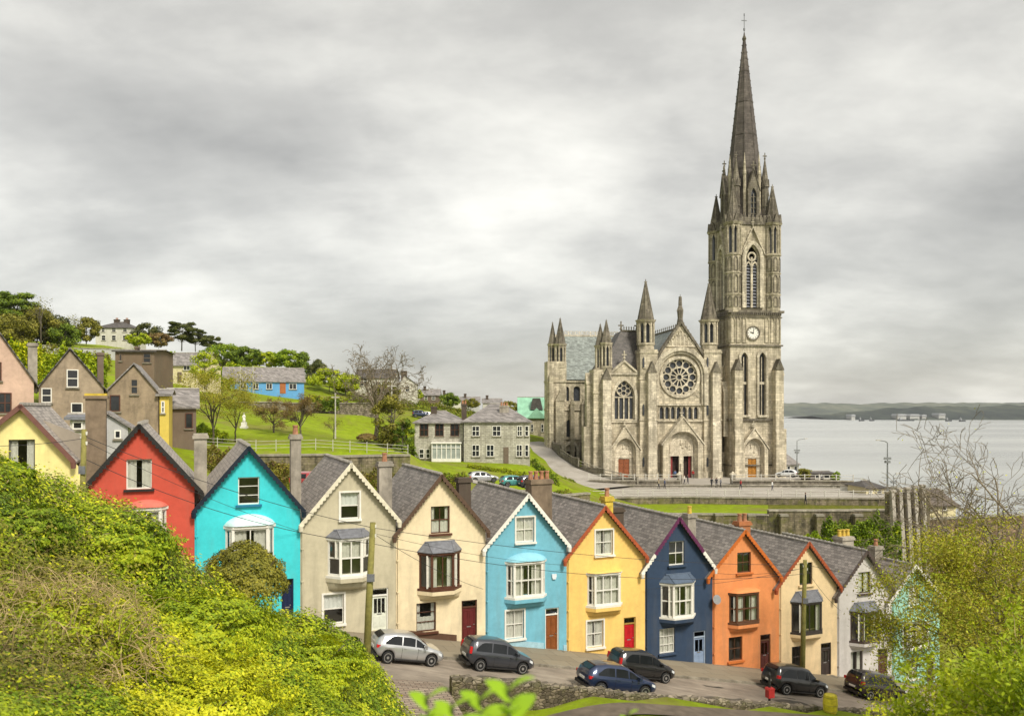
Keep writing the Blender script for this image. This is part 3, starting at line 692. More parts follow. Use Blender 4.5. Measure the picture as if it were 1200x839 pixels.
# --- turrets either side of the west front
for pxc, tip in ((759.3, 326), (834, 329)):
    x = cx(pxc); zc, z1, zt = cz(pxc, 376.5), cz(pxc, 402.5), cz(pxc, tip)
    turret(cath, x, 1.5, zs_-6, z1, zc, zt, 1.62)
    m = MB(); m.box(x-1.75, x+1.75, -.6, 3.4, -2, z1-1.2)
    m.box(x-1.95, x+1.95, -.85, 3.4, -2, 1.2)
    for q in (cz(pxc, 492), cz(pxc, 444), cz(pxc, 413)): m.box(x-1.86, x+1.86, -.73, 3.4, q-.18, q+.18)
    for q, h in ((cz(pxc, 520), 2.6), (cz(pxc, 470), 2.6), (cz(pxc, 425), 2.4)): m.prism(arch(x-.9, q-h/2, q+h*.3, q+h/2, .5, 3), -.72, -.5); 
    m.build('turret_base', st, cath)
    buttress(cath, x+.35, -.55, 1.7, 1.5, cz(pxc, 437), ((.5, .8),))
    for q, h in ((cz(pxc, 541), 1.8), (cz(pxc, 480), 2.2), (cz(pxc, 425), 2.0)): m = MB(); m.prism(arch(x-1.1, q-h/2, q+h*.3, q+h/2, .34, 3), -.76, -.6); m.build('slit_window', M['leaded_and_shade'], cath)
# --- left porch bay (north-west), its corner tower and pavilion roof
yl = .4; x0, x1 = cx(706, yl), cx(751, yl); xw, zw1 = C(731.5, 446, yl); zw0 = cz(731, 492, yl); ww = cx(743.5, yl)-cx(719.5, yl)
win = arch(xw, zw0, cz(731, 465, yl), zw1, ww, 8); zp = cz(731, 437, yl)
hole2 = arch(xw, -1.8, cz(731, 528, yl), cz(731, 515, yl), 3.6, 8)
m = MB(); m.wall([(x0, -2), (x1, -2), (x1, zp), (xw+ww*.62, zp), (xw, cz(731, 424, yl)), (xw-ww*.62, zp), (x0, zp)], [win, hole2], yl, yl+.8); m.box(x0, x0+.6, yl+.81, 9, -2, zp-.5); m.box(x0, x1-.5, 8.5, 9, -2, zp-.5)
pb = m.build('porch_wall', st, cath)
m = MB(); gable_coping(m, [(xw-ww*.66, zp-.2), (xw, cz(731, 424.5, yl)), (xw+ww*.66, zp-.2)], yl-.3, yl+.9, .45); finial(m, xw, yl, cz(731, 424, yl)+.3, 1.8); m.box(x0-.2, x1, yl-.28, yl+.02, zp-.4, zp-.02); m.box(x0-.2, x1, yl-.22, yl+.02, cz(731, 494, yl)-.2, cz(731, 494, yl)+.15)
m.ring(arch(xw, zw0-.2, cz(731, 465, yl), zw1+.55, ww+1.1, 8), arch(xw, zw0, cz(731, 465, yl), zw1, ww, 8), yl-.3, yl+.05); m.build('porch_moulding', sp_, cath)
m = MB(); zc = cz(731, 463, yl); m.ring(win, [(xw+(a-xw)*.9, zw0+(b-zw0)*.97+.15) for a, b in win], yl+.2, yl+.6)
for dx in (-.33, 0, .33): m.box(xw+dx*ww*.75-.12, xw+dx*ww*.75+.12, yl+.25, yl+.55, zw0+.1, zc-.3)
for k in range(6): 
    a = math.pi/3*k+.5; m.ring(circ(xw+.95*math.cos(a), zc+1.3+.95*math.sin(a), .56, 10), circ(xw+.95*math.cos(a), zc+1.3+.95*math.sin(a), .4, 10), yl+.25+.005*k, yl+.5)
m.ring(circ(xw, zc+1.3, 1.62, 20), circ(xw, zc+1.3, 1.42, 20), yl+.22, yl+.52)
m.box(xw-ww*.46, xw+ww*.46, yl+.23, yl+.53, zc-.55, zc-.3)
tw = m.build('porch_window', sp_, cath); pane_(tw, win, yl+.62)
porch(cath, 731, 33, 500, 513, 528, 533, 1.3, 'church_door', False, 13, 533.5, yl)
m = MB(); zt = cz(733, 389, 5); zb = cz(731, 433, 5); p0, p1, p2, p3 = x0+.2, cx(752, 5), cx(723, 5), cx(746, 5)
m.grid([[(p0, 1.5, zb), (p1, 1.5, zb), (p1, 11, zb), (p0, 11, zb)], [(p2+.6, 4.2, zt), (p3-.2, 4.2, zt), (p3-.2, 8.4, zt), (p2+.6, 8.4, zt)]], closed=True); m.face((p2+.6, 4.2, zt), (p3-.2, 4.2, zt), (p3-.2, 8.4, zt), (p2+.6, 8.4, zt))
pvr = m.build('pavilion_roof', M['roof_dark'], cath)
m = MB()
for k in range(7): q = p2+.7+(p3-p2-1)*k/6; m.box(q-.07, q+.07, 4.1, 4.25, zt, zt+.75); m.cone(q, 4.2, zt+.7, zt+1.05, .16, .02, 5)
m.box(p2+.5, p3-.1, 4.08, 4.28, zt-.02, zt+.3)
for q in (p2+.6, p3-.2): finial(m, q, 4.2, zt, 2.0)
m.build('roof_cresting', sd, pvr)
for px, yy, tip, z1py, z2py, r in ((703.5, 2.0, 379, 432, 407, 1.0), (710.5, .9, 374, 430, 404, 1.05)):
    turret(cath, cx(px, yy), yy, 8, cz(px, z1py, yy), cz(px, z2py, yy), cz(px, tip, yy), r)
m = MB(); xc = cx(705, 1); m.box(xc-1.75, xc+1.7, .3, 4, -2, cz(705, 433, 1)); m.box(xc-1.95, xc+1.85, .05, 4, -2, 1)
for q in (cz(705, 494), cz(705, 460)): m.box(xc-1.87, xc+1.8, .15, 4, q-.2, q+.2)
m.build('turret_base', st, cath)
buttress(cath, cx(709.5, .3), .3, 1.7, 1.7, cz(709, 445), ((.5, .75),)); 
b_ = MB(); b_.M = Matrix.Translation((xc-1.75, 2.2, 0))@Matrix.Rotation(-math.pi/2, 4, 'Z'); zt = cz(705, 450); b_.box(-.9, .9, -1.7, .1, -2, zt*.55); b_.box(-.8, .8, -1.1, .1, zt*.55, zt); b_.prism([(-.9, zt), (.9, zt), (0, zt+2.2)], -1.2, .1); b_.build('buttress', M['stone_stain'], cath)
# --- right link bay between front and tower
yk = 2.2; x0, x1 = cx(838, yk), cx(862, yk); h1 = arch(cx(847.5, yk), cz(848, 492, yk), cz(848, 470, yk), cz(848, 462, yk), 1.5, 6); h2 = arch(cx(848.5, yk), cz(848, 530, yk), cz(848, 506, yk), cz(848, 503, yk), .6, 4)
m = MB(); m.wall(rect(x0, x1, -2, cz(848, 440, yk)), [h1, h2], yk, yk+.7); m.prism([(x0, cz(848, 440, yk)), (x1, cz(848, 440, yk)), (cx(848, yk), cz(848, 428, yk))], yk, yk+.7); m.box(x0, x1, yk-.2, yk+.05, cz(848, 496, yk)-.15, cz(848, 496, yk)+.2)
m.ring(arch(cx(847.5, yk), cz(848, 492, yk), cz(848, 470, yk), cz(848, 455, yk), 2.2, 6), h1, yk-.25, yk+.05); o = m.build('link_bay', st, cath)
pane_(o, h1, yk+.5); pane_(o, h2, yk+.5)
m = MB(); xq = cx(847.5, yk); m.box(xq-.08, xq+.08, yk+.2, yk+.48, cz(848, 492, yk), cz(848, 468, yk)); m.build('mullion', sp_, o)
# --- transept on the left
ty0, ty1 = 26, 42; tx0 = cx(655, ty0)+.2; tx1 = cx(700, ty0)+3; tze = cz(675, 444, ty0); tzr = cz(680, 394, 34)
hs = [arch(cx(px, ty0), cz(px, 470, ty0), cz(px, 456, ty0), cz(px, 453, ty0), 1.5, 4) for px in (663, 676, 689)]+[arch(cx(667, ty0), cz(667, 512, ty0), cz(667, 496, ty0), cz(667, 492, ty0), 1.5, 4)]
dh = arch(cx(668.5, ty0), -3, cz(668, 527, ty0), cz(668, 521, ty0), 2.6, 5)
m = MB(); m.wall(rect(tx0, tx1, -3, tze), hs+[dh], ty0, ty0+.8); m.box(tx0, tx0+.7, ty0+.81, ty1, -3, tze)
for py in (447, 480, 514): q = cz(675, py, ty0); m.box(tx0-.2, tx1, ty0-.28, ty0+.04, q-.22, q+.22)
for px in (670, 683): xx = cx(px, ty0); m.box(xx-.45, xx+.45, ty0-.9, ty0+.04, -3, cz(px, 474, ty0)); m.prism([(xx-.55, cz(px, 474, ty0)), (xx+.55, cz(px, 474, ty0)), (xx, cz(px, 468, ty0))], ty0-1, ty0+.04)
m.prism([(0, 0), (.01, 0), (0, .01)], ty0+.1, ty0+.11)
g_ = MB(); g_.M = Matrix.Translation((tx0, 0, 0))@Matrix.Rotation(math.pi/2, 4, 'Z')
g_.prism([(ty0, tze), (ty1, tze), ((ty0+ty1)/2, tzr+.3)], -.7, 0); g_.build('transept_gable', st, cath)
tr_ = m.build('transept_wall', M['stone_stain'], cath)
for h in hs: pane_(tr_, h, ty0+.5)
pane_(tr_, dh, ty0+.6, 'door_dark', 'doorway')
xx = cx(668.5, ty0); m = MB(); m.ring(arch(xx, -3, cz(668, 527, ty0), cz(668, 517, ty0), 3.7, 6), arch(xx, -3, cz(668, 527, ty0), cz(668, 521, ty0), 2.6, 6), ty0-.7, ty0+.05); m.prism(arch(xx, cz(668, 529, ty0), cz(668, 527, ty0), cz(668, 521, ty0), 2.5, 6), ty0+.1, ty0+.3); m.build('side_portal', sp_, tr_)
m = MB(); ym = (ty0+ty1)/2; m.face((tx0-.2, ty0-.5, tze-.2), (xm, ty0-.5, tze-.2), (xm, ym, tzr), (tx0-.2, ym, tzr)); m.face((tx0-.2, ty1+.5, tze-.2), (tx0-.2, ym, tzr), (xm, ym, tzr), (xm, ty1+.5, tze-.2)); tro = m.build('transept_roof', M['roof_church'], cath)
m = MB(); m.box(tx0, xm, ym-.12, ym+.12, tzr-.1, tzr+.25)
for k in range(14): q = tx0+1+k*1.3; m.box(q-.1, q+.1, ym-.06, ym+.06, tzr+.2, tzr+1.2); m.ring(circ(q+.65, tzr+.75, .45, 8), circ(q+.65, tzr+.75, .28, 8), ym-.05, ym+.05)
m.build('roof_cresting', M['stone_pale'], tro)
for px, yy, tip in ((647.5, 28.5, 377), (656.5, 26.6, 372)):
    x = cx(px, yy); turret(cath, x, yy, 10, cz(px, 430, yy), cz(px, 405, yy), cz(px, tip, yy), 1.25 if px > 650 else 1.0)
m = MB(); x = cx(654, 27); m.box(x-2.7, x+1.6, 25.4, 29.5, -3, cz(652, 424, 27)); m.box(x-2.9, x+1.8, 25.1, 29.5, -3, 1.5)
for py in (447, 480, 514): q = cz(652, py, 26); m.box(x-2.85, x+1.75, 25.2, 29.5, q-.2, q+.2)
m.box(x-1.0, x+.9, 24.4, 25.5, -3, cz(652, 470, 25)); m.prism([(x-1.1, cz(652, 470, 25)), (x+1, cz(652, 470, 25)), (x-.05, cz(652, 458, 25))], 24.3, 25.5)
m.box(x-2.4, x-1.5, 24.5, 25.5, -3, cz(652, 440, 25)); m.build('turret_base', st, cath)
# crossing roof block behind
# --- the tower
tL, tR = cx(854), cx(913.5); TW = tR-tL; tm = (tL+tR)/2; TD = TW; y0 = -.6
zB = cz(884, 365.5); zC = cz(884, 405); zD = cz(884, 492)
def lan_h(px, pt, pb, w): x = cx(px, y0); return arch(x, cz(px, pb, y0), cz(px, pt, y0)-w*.9, cz(px, pt, y0), w, 5)
L1, L2 = lan_h(872, 413, 487, 1.35), lan_h(893, 413, 487, 1.35)
dxp = 881.5
doorh = arch(cx(dxp, y0), -1.8, cz(dxp, 527, y0), cz(dxp, 514, y0), 3.7, 8)
m = MB(); m.wall(rect(tL, tR, -2, zB), [L1, L2, doorh], y0, y0+.9)
m.box(tL, tL+.9, y0+.91, y0+TD, -2, zB); m.box(tR-.9, tR, y0+.91, y0+TD, -2, zB); m.box(tL+.9, tR-.9, y0+TD-.9, y0+TD, -2, zB)
tow = m.build('tower', st, cath)
for l in (L1, L2):
    pane_(tow, l, y0+.6); m = MB(); xx = (l[0][0]+l[1][0])/2; zt = max(p[1] for p in l)
    m.ring(arch(xx, l[0][1], zt-.9, zt+.55, 2.3, 5), arch(xx, l[0][1], zt-1.2, zt, 1.35, 5), y0-.3, y0+.05); m.box(xx-.75, xx+.75, y0+.15, y0+.55, cz(880, 449, y0)-.25, cz(880, 449, y0)+.25); m.box(xx-.07, xx+.07, y0+.2, y0+.5, l[0][1], zt-.9)
    m.box(xx-1.1, xx+1.1, y0-.6, y0+.05, l[0][1]-.3, l[0][1]+.1)
    for sx in (-1, 1): m.tube([(xx+sx*.92, y0-.3, l[0][1]), (xx+sx*.92, y0-.3, zt-1)], .14, 5)
    m.build('lancet_frame', sp_, tow)
for py, hh, pr in ((365.5, .45, .5), (405, .3, .32), (492, .4, .35), (372, .2, .2), (545, .25, .25)):
    m = MB(); q = cz(884, py, y0); m.box(tL-pr, tR+pr, y0-pr, y0+TD+pr, q-hh/2, q+hh/2); 
    if py == 365.5:
        for k in range(26): xx = tL+TW*(k+.5)/26; m.box(xx-.1, xx+.1, y0-pr+.02, y0-pr+.3, q-.75, q-hh/2); yy = y0+TD*(k+.5)/26; m.box(tL-pr+.02, tL-pr+.3, yy-.1, yy+.1, q-.75, q-hh/2)
    m.build('string_course', sd, tow)
# clock stage blind panels
m = MB()
for k in range(9):
    if 3 <= k <= 5:
        if m.f: m.build('blind_arcade', M['stone_stain'], tow); m = MB()
        continue
    xx = tL+TW*(k+.5)/9; m.ring(arch(xx, zC+.5, zB-1.7, zB-.9, .95, 4), arch(xx, zC+.6, zB-1.9, zB-1.2, .6, 4), y0-.16, y0+.05)
for k in range(9):
    yy = y0+TD*(k+.5)/9; b_ = MB(); 
m.build('blind_arcade', M['stone_stain'], tow)
m = MB(); m.M = Matrix.Translation((tL, 0, 0))@Matrix.Rotation(-math.pi/2, 4, 'Z')
for k in range(7):
    yy = -(y0+TD*(k+.5)/7); m.ring(arch(yy, zC+.5, zB-1.7, zB-.9, 1.1, 4), arch(yy, zC+.6, zB-1.9, zB-1.2, .7, 4), -.16, .05)
for yy in (-(y0+TD*.32), -(y0+TD*.68)): m.ring(arch(yy, zC-9, zC-2.2, zC-1, 1.9, 4), arch(yy, zC-8.9, zC-2.4, zC-1.5, 1.2, 4), -.2, .05); m.prism(arch(yy, zC-8.9, zC-2.4, zC-1.5, 1.2, 4), -.02, .01)
m.build('blind_arcade', M['stone_stain'], tow)
# clock
ckx, ckz = C(882, 390.5, y0); m = MB(); m.ring(circ(ckx, ckz, 1.42, 28), circ(ckx, ckz, 1.15, 28), y0-.3, y0+.02); ck = m.build('clock', sd, tow)
m = MB(); m.prism(circ(ckx, ckz, 1.17, 28), y0-.2, y0-.02); m.build('clock_face', M['white'], tow)
m = MB()
for k in range(12): a = math.pi/6*k; m.M = Matrix.Translation((ckx+.95*math.sin(a), 0, ckz+.95*math.cos(a)))@Matrix.Rotation(a, 4, 'Y'); m.box(-.05, .05, y0-.215, y0-.19, -.12, .12)
for a, L, w_ in ((R(-72), .62, .08), (R(12), .92, .05)): m.M = Matrix.Translation((ckx, 0, ckz))@Matrix.Rotation(a, 4, 'Y'); m.box(-w_, w_, y0-.25-w_*.3, y0-.22, -.15, L)
m.build('clock_hands', M['black'], tow)
# buttresses
for px in (862, 909.5): buttress(tow, cx(px, y0), y0, 1.75, 1.9, cz(px, 434, y0), ((.42, .82),))
for yy in (.6, TD-2.2):
    b_ = MB(); b_.M = Matrix.Translation((tR, yy, 0))@Matrix.Rotation(math.pi/2, 4, 'Z'); zt = cz(909, 434); b_.box(-.9, .9, -1.3, .1, -2, zt*.45); b_.box(-.8, .8, -.8, .1, zt*.45, zt*.95); b_.prism([(-.9, zt*.95), (.9, zt*.95), (0, zt*.95+2.2)], -.9, .1); b_.build('buttress', st, tow)
b_ = MB(); b_.M = Matrix.Translation((tL, 1.2, 0))@Matrix.Rotation(-math.pi/2, 4, 'Z'); b_.box(-.9, .9, -.9, .1, 8, zt*.8); b_.prism([(-.9, zt*.8), (.9, zt*.8), (0, zt*.8+2)], -1, .1); b_.build('buttress', st, tow)
porch(tow, dxp, 31, 502, 513, 527, 533, 1.2, 'door_gold', False, 10, 533.5, y0)
# belfry
zE = cz(884, 262); bi = .55
bx0, bx1, by0, by1 = tL+bi, tR-bi, y0+bi, y0+TD-bi
bm_ = (bx0+bx1)/2; bw = 2.9
zba, zbb = cz(882, 287, by0), cz(882, 361, by0)
bh = lambda x: arch(x, zbb, cz(882, 303, by0), zba, bw, 8)
bxc = cx(881.5, by0)
m = MB(); m.wall(rect(bx0, bx1, zB, zE), [bh(bxc)], by0, by0+.9); m.wall(rect(bx0, bx1, zB, zE), [bh(bxc)], by1-.9, by1)
for sx, mt in ((bx0, -1), (bx1, 1)):
    m.M = Matrix.Translation((sx, (by0+by1)/2, 0))@Matrix.Rotation(mt*math.pi/2, 4, 'Z'); hl = (by1-by0)/2-.91; m.wall(rect(-hl, hl, zB, zE), [bh(0)], 0, .9); m.M = None
bel = m.build('belfry', M['stone_stain'], cath)
def bel_open(Mx, x):
    m = MB(); m.M = Mx; a_ = bh(x); m.ring(arch(x, zbb, cz(882, 303, by0), zba+.8, bw+1.5, 8), a_, -.45, .05); m.ring(arch(x, zbb, cz(882, 303, by0), zba+.1, bw+.1, 8), arch(x, zbb+.02, cz(882, 303, by0), zba-.3, bw-.55, 8), .1, .4)
    m.box(x-.14, x+.14, .15, .5, zbb, zba-2.4); zc = cz(882, 303, by0); m.ring(circ(x, zc+.4, .95, 14), circ(x, zc+.4, .62, 14), .12, .5)
    for sx in (-1, 1):
        a2 = arch(x+sx*.66, zbb, zc-1.7, zc-.5, 1.25, 5); m.ring(a2, arch(x+sx*.66, zbb+.03, zc-1.8, zc-.85, .9, 5), .18, .48)
    zg = cz(883.5, 266, by0); gable_coping(m, [(x-2.5, zba-2.2), (x, zg-.3), (x+2.5, zba-2.2)], -.5, .0, .42); finial(m, x, -.25, zg, 1.4)
    crockets(m, (x-2.4, -.25, zba-1.9), (x, -.25, zg), 7, .13); crockets(m, (x+2.4, -.25, zba-1.9), (x, -.25, zg), 7, .13)
    m.build('belfry_window', sp_, bel)
    m = MB(); m.M = Mx
    for k in range(16): q = zbb+.2+k*.62; m.face((x-bw/2, .35, q), (x+bw/2, .35, q), (x+bw/2, .75, q+.5), (x-bw/2, .75, q+.5))
    m.build('louvre', M['lead'], bel)
bel_open(Matrix.Translation((0, by0, 0)), bxc)
bel_open(Matrix.Translation((bx0, (by0+by1)/2, 0))@Matrix.Rotation(-math.pi/2, 4, 'Z'), 0)
bel_open(Matrix.Translation((bx1, (by0+by1)/2, 0))@Matrix.Rotation(math.pi/2, 4, 'Z'), 0)
m = MB()
for (cxx, cyy) in ((bx0, by0), (bx1, by0)):
    pass
q = zE; m.box(bx0-.25, bx1+.25, by0-.25, by1+.25, q-.3, q+.3); m.box(bx0-.1, bx1+.1, by0-.1, by0+.1, q+.3, q+1.2)
for k in range(12): xx = bx0+TW*.9*(k+.5)/12; m.box(xx-.2, xx+.2, by0-.2, by0+.15, q+.3, q+1.6); yy = by0+TD*.9*(k+.5)/12; m.box(bx0-.2, bx0+.15, yy-.2, yy+.2, q+.3, q+1.6)
m.build('parapet', sd, bel)
tr = 1.52
for (cxx, cyy) in ((cx(859.8, by0), by0+.35), (cx(906, by0), by0+.35), (cx(859.8, by0), by1-.4), (cx(906, by0), by1-.4)):
    zc1, zc2 = cz(859, 298, 0), cz(859, 263, 0)
    o = turret(cath, cxx, cyy, zB-.2, zc1, zc2, zc2+8.2, tr, 'belfry_turret', 8, M['stone_stain'], sd)
    for q in (cz(859, 345), cz(859, 320)): m = MB(); m.cone(cxx, cyy, q-.15, q+.15, tr*1.08, tr*1.08, 8, math.pi/8); m.build('turret_band', M['stone_stain'], o)
    for k in range(8):
        a = math.pi/4*k; m = MB(); m.M = Matrix.Translation((cxx, cyy, 0))@Matrix.Rotation(a+math.pi/2, 4, 'Z')
        for za, zb2 in ((cz(859, 360), cz(859, 347)), (cz(859, 343), cz(859, 322)), (cz(859, 318), cz(859, 301))): m.ring(arch(0, za, zb2-.6, zb2, .86, 3), arch(0, za+.08, zb2-.7, zb2-.25, .56, 3), -tr*.99, -tr*.90)
        m.build('turret_panel', sd, o)
    m = MB()
    for k in range(8):                        # gablets round the foot of the cap
        a = math.pi/4*k; m.M = Matrix.Translation((cxx, cyy, 0))@Matrix.Rotation(a+math.pi/2, 4, 'Z'); m.prism([(-.52, zc2+.3), (.52, zc2+.3), (0, zc2+2.0)], -tr*1.16, -tr*.7)
    m.build('turret_gablets', sd, o)
# spire
spx, spy = tm-.05, (by0+by1)/2
zt = 90.0; zb = zE+.4
m = MB(); r0 = 4.35; a0 = math.pi/8; Hs = zt-zb
NB = 12
for k in range(NB):
    f0, f1 = k/NB, (k+1)/NB
    m.cone(spx, spy, zb+Hs*f0, zb+Hs*f1, r0*(1-f0)+.05, r0*(1-f1)+.05, 8, a0, cap=False)
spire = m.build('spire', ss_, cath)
m = MB()
for k in range(8):
    a = a0+math.pi/4*k; m.tube([(spx+r0*math.cos(a), spy+r0*math.sin(a), zb), (spx+.05*math.cos(a), spy+.05*math.sin(a), zt-.3)], [.17, .06], 4)
    for j in range(1, 26):
        f0 = j/27; rr2 = r0*(1-f0)+.12; m.box(spx+rr2*math.cos(a)-.05, spx+rr2*math.cos(a)+.05, spy+rr2*math.sin(a)-.05, spy+rr2*math.sin(a)+.05, zb+Hs*f0, zb+Hs*f0+.2)
m.build('spire_rib', ss_, spire)
m = MB()
for f0 in (.28, .46, .63, .79): m = MB(); m.cone(spx, spy, zb+Hs*f0, zb+Hs*f0+.35, r0*(1-f0)+.13, r0*(1-f0)+.10, 8, a0); m.build('spire_band', ss_, spire)
m = MB()
m.cone(spx, spy, zt-2.2, zt-1.5, .22, .45, 8); m.cone(spx, spy, zt-1.5, zt-.9, .45, .2, 8); m.build('spire_knop', sd, spire)
m = MB(); m.tube([(spx, spy, zt-.5), (spx, spy, zt+3.4)], .07, 6); m.box(spx-.55, spx+.55, spy-.05, spy+.05, zt+2.1, zt+2.25); m.cone(spx, spy, zt+.2, zt+.6, .2, .2, 6); m.cone(spx, spy, zt+3.2, zt+3.6, .12, .12, 6); m.build('spire_cross', M['lead'], spire)
# lucarnes on the main faces and pinnacles at the corners of the spire foot
for k in range(4):
    Mx = Matrix.Translation((spx, spy, 0))@Matrix.Rotation(math.pi/2*k, 4, 'Z'); m = MB(); m.M = Mx
    hl = arch(0, zb+.9, zb+5.2, zb+6.6, 1.15, 5); m.wall([(-1.15, zb), (1.15, zb), (1.15, zb+6.2), (0, zb+10.2), (-1.15, zb+6.2)], [hl], -r0-.25, -r0+.15)
    m.face((-1.15, -r0+.15, zb+6.2), (0, -r0+.15, zb+10.2), (0, -2.2, zb+10.2), (-1.15, -2.6, zb+6.2)); m.face((1.15, -r0+.15, zb+6.2), (1.15, -2.6, zb+6.2), (0, -2.2, zb+10.2), (0, -r0+.15, zb+10.2))
    m.box(-1.15, -.75, -r0+.15, -2.4, zb, zb+6.2); m.box(.75, 1.15, -r0+.15, -2.4, zb, zb+6.2); m.box(-.08, .08, -r0-.1, -r0+.1, zb+.9, zb+5.5)
    for q in range(4): m.box(-.6, .6, -r0-.05, -r0+.08, zb+1.5+q*1.1, zb+1.65+q*1.1)
    finial(m, 0, -r0, zb+10, 2.0); gable_coping(m, [(-1.35, zb+5.9), (0, zb+10.2), (1.35, zb+5.9)], -r0-.4, -r0-.1, .3)
    lu = m.build('lucarne', sd, spire)
    m = MB(); m.M = Mx; m.prism(hl, -r0+.2, -r0+.3); m.build('lucarne_opening', M['leaded_and_shade'], lu)
for k in range(4):
    a = math.pi/4+math.pi/2*k; x, y = spx+4.25*math.cos(a), spy+4.25*math.sin(a); m = MB()
    m.cone(x, y, zb-.2, zb+7.4, .78, .72, 8, a0); m.cone(x, y, zb+7.2, zb+7.6, .9, .9, 8, a0); m.cone(x, y, zb+3.2, zb+3.5, .88, .88, 8, a0); m.cone(x, y, zb+7.5, zb+13.2, .82, .05, 8, a0); finial(m, x, y, zb+12.6, 1.5)
    for j in range(8):
        b = math.pi/4*j; m.M = Matrix.Translation((x, y, 0))@Matrix.Rotation(b, 4, 'Z'); m.prism([(-.3, zb+7.5), (.3, zb+7.5), (0, zb+8.7)], -.86, -.5); m.M = None
    m.build('pinnacle', sd, spire)
for k in range(8):
    a = math.pi/8+math.pi/4*k; x, y = spx+3.95*math.cos(a), spy+3.95*math.sin(a); m = MB()
    m.cone(x, y, zb-.2, zb+9.5, .36, .3, 6, a0); m.cone(x, y, zb+9.5, zb+13.8, .4, .03, 6); m.build('pinnacle', M['stone_stain'], spire)
# apse end and sacristy behind
m = MB(); m.cone(xm, NL, -2, ze, 7.6, 7.6, 10); m.build('apse_wall', st, cath); m = MB(); m.cone(xm, NL, ze, zapx-1.2, 8.2, .3, 10); m.build('apse_roof', M['roof_church'], cath)
# iron gutters and downpipes
m = MB()
for px, y_ in ((844, yk-.1), (768.6, -.75), (752.5, .3)): xx = cx(px, y_); m.tube([(xx, y_-.1, -1.5), (xx, y_-.1, cz(px, 445, y_))], .09, 6)
m.build('downpipe', M['black'], cath)
# ------------------------------------------------------------------ the terrace of gabled houses
_mc = {}
def plaster(c, amt=.3):
    k = (c, amt)
    if k not in _mc: _mc[k] = m_plaster('painted_render', c, amt=amt)
    return _mc[k]
def paint(c, name='gloss_paint'):
    k = ('p', c)
    if k not in _mc: _mc[k] = m_plain(name, c, .45, .14, 4)
    return _mc[k]
def glazed(fm, pm, Mx, w, z0, z1, cols, rows, bw=.06, bar=.035, y=0.0, sash=True):
    fm.M = pm.M = Mx
    fm.box(0, bw, y, y+.08, z0, z1); fm.box(w-bw, w, y, y+.08, z0, z1); fm.box(bw, w-bw, y, y+.08, z0, z0+bw*1.2); fm.box(bw, w-bw, y, y+.08, z1-bw, z1)
    for k in range(1, cols): x = w*k/cols; fm.box(x-bar/2, x+bar/2, y+.015, y+.07, z0+bw*1.2, z1-bw)
    for k in range(1, rows): z = z0+(z1-z0)*k/rows; b_ = bar*(1.5 if sash and k*2 == rows else 1); fm.box(bw, w-bw, y+.01, y+.075, z-b_/2, z+b_/2)
    pm.face((bw*.5, y+.05, z0+.02), (w-bw*.5, y+.05, z0+.02), (w-bw*.5, y+.05, z1-.02), (bw*.5, y+.05, z1-.02))
    fm.M = pm.M = None
def drapes(x0, x1, z0, z1, y, rnd, kind):
    m = MB(); w = x1-x0
    def wavy(a, b, zb, zt):
        n = max(6, int((b-a)/.07)); m.grid([[(a+(b-a)*i/n, y+.04*math.sin(i*1.9+zb), z) for i in range(n+1)] for z in (zb, zt)])
    if kind == 'sides': k = rnd.uniform(.30, .42); wavy(x0, x0+w*k, z0, z1); wavy(x1-w*k, x1, z0, z1)
    elif kind == 'net': wavy(x0, x1, z0, z1)
    elif kind == 'half': wavy(x0, x1, z0+(z1-z0)*.5, z1)
    elif kind == 'low': wavy(x0, x1, z0, z0+(z1-z0)*.5); wavy(x0, x0+w*.2, z0, z1); wavy(x1-w*.2, x1, z0, z1)
    return m
def window(parent, x0, x1, z0, z1, fmat, cols, rows, kind, rnd, sill=None, sproud=.16, surround=None, rec=.11, lab=None):
    fm, pm = MB(), MB()
    glazed(fm, pm, Matrix.Translation((x0, rec, 0)), x1-x0, z0, z1, cols, rows)
    if surround:
        fm.ring(rect(x0-.1, x1+.1, z0-.02, z1+.1), rect(x0, x1, z0, z1), -.035, .03)
    wo = fm.build('window', fmat, parent, label=lab); pm.build('pane', M['glass'], wo, fix=False)
    s = MB(); s.box(x0-.12, x1+.12, -sproud, .1, z0-.12, z0-.005); s.build('sill', sill or fmat, wo)
    if kind: drapes(x0+.02, x1-.02, z0+.03, z1-.02, rec+.1, rnd, kind).build('curtain', M['blind' if kind == 'half' else 'curtain'], wo, smooth=True, fix=False)
    return wo
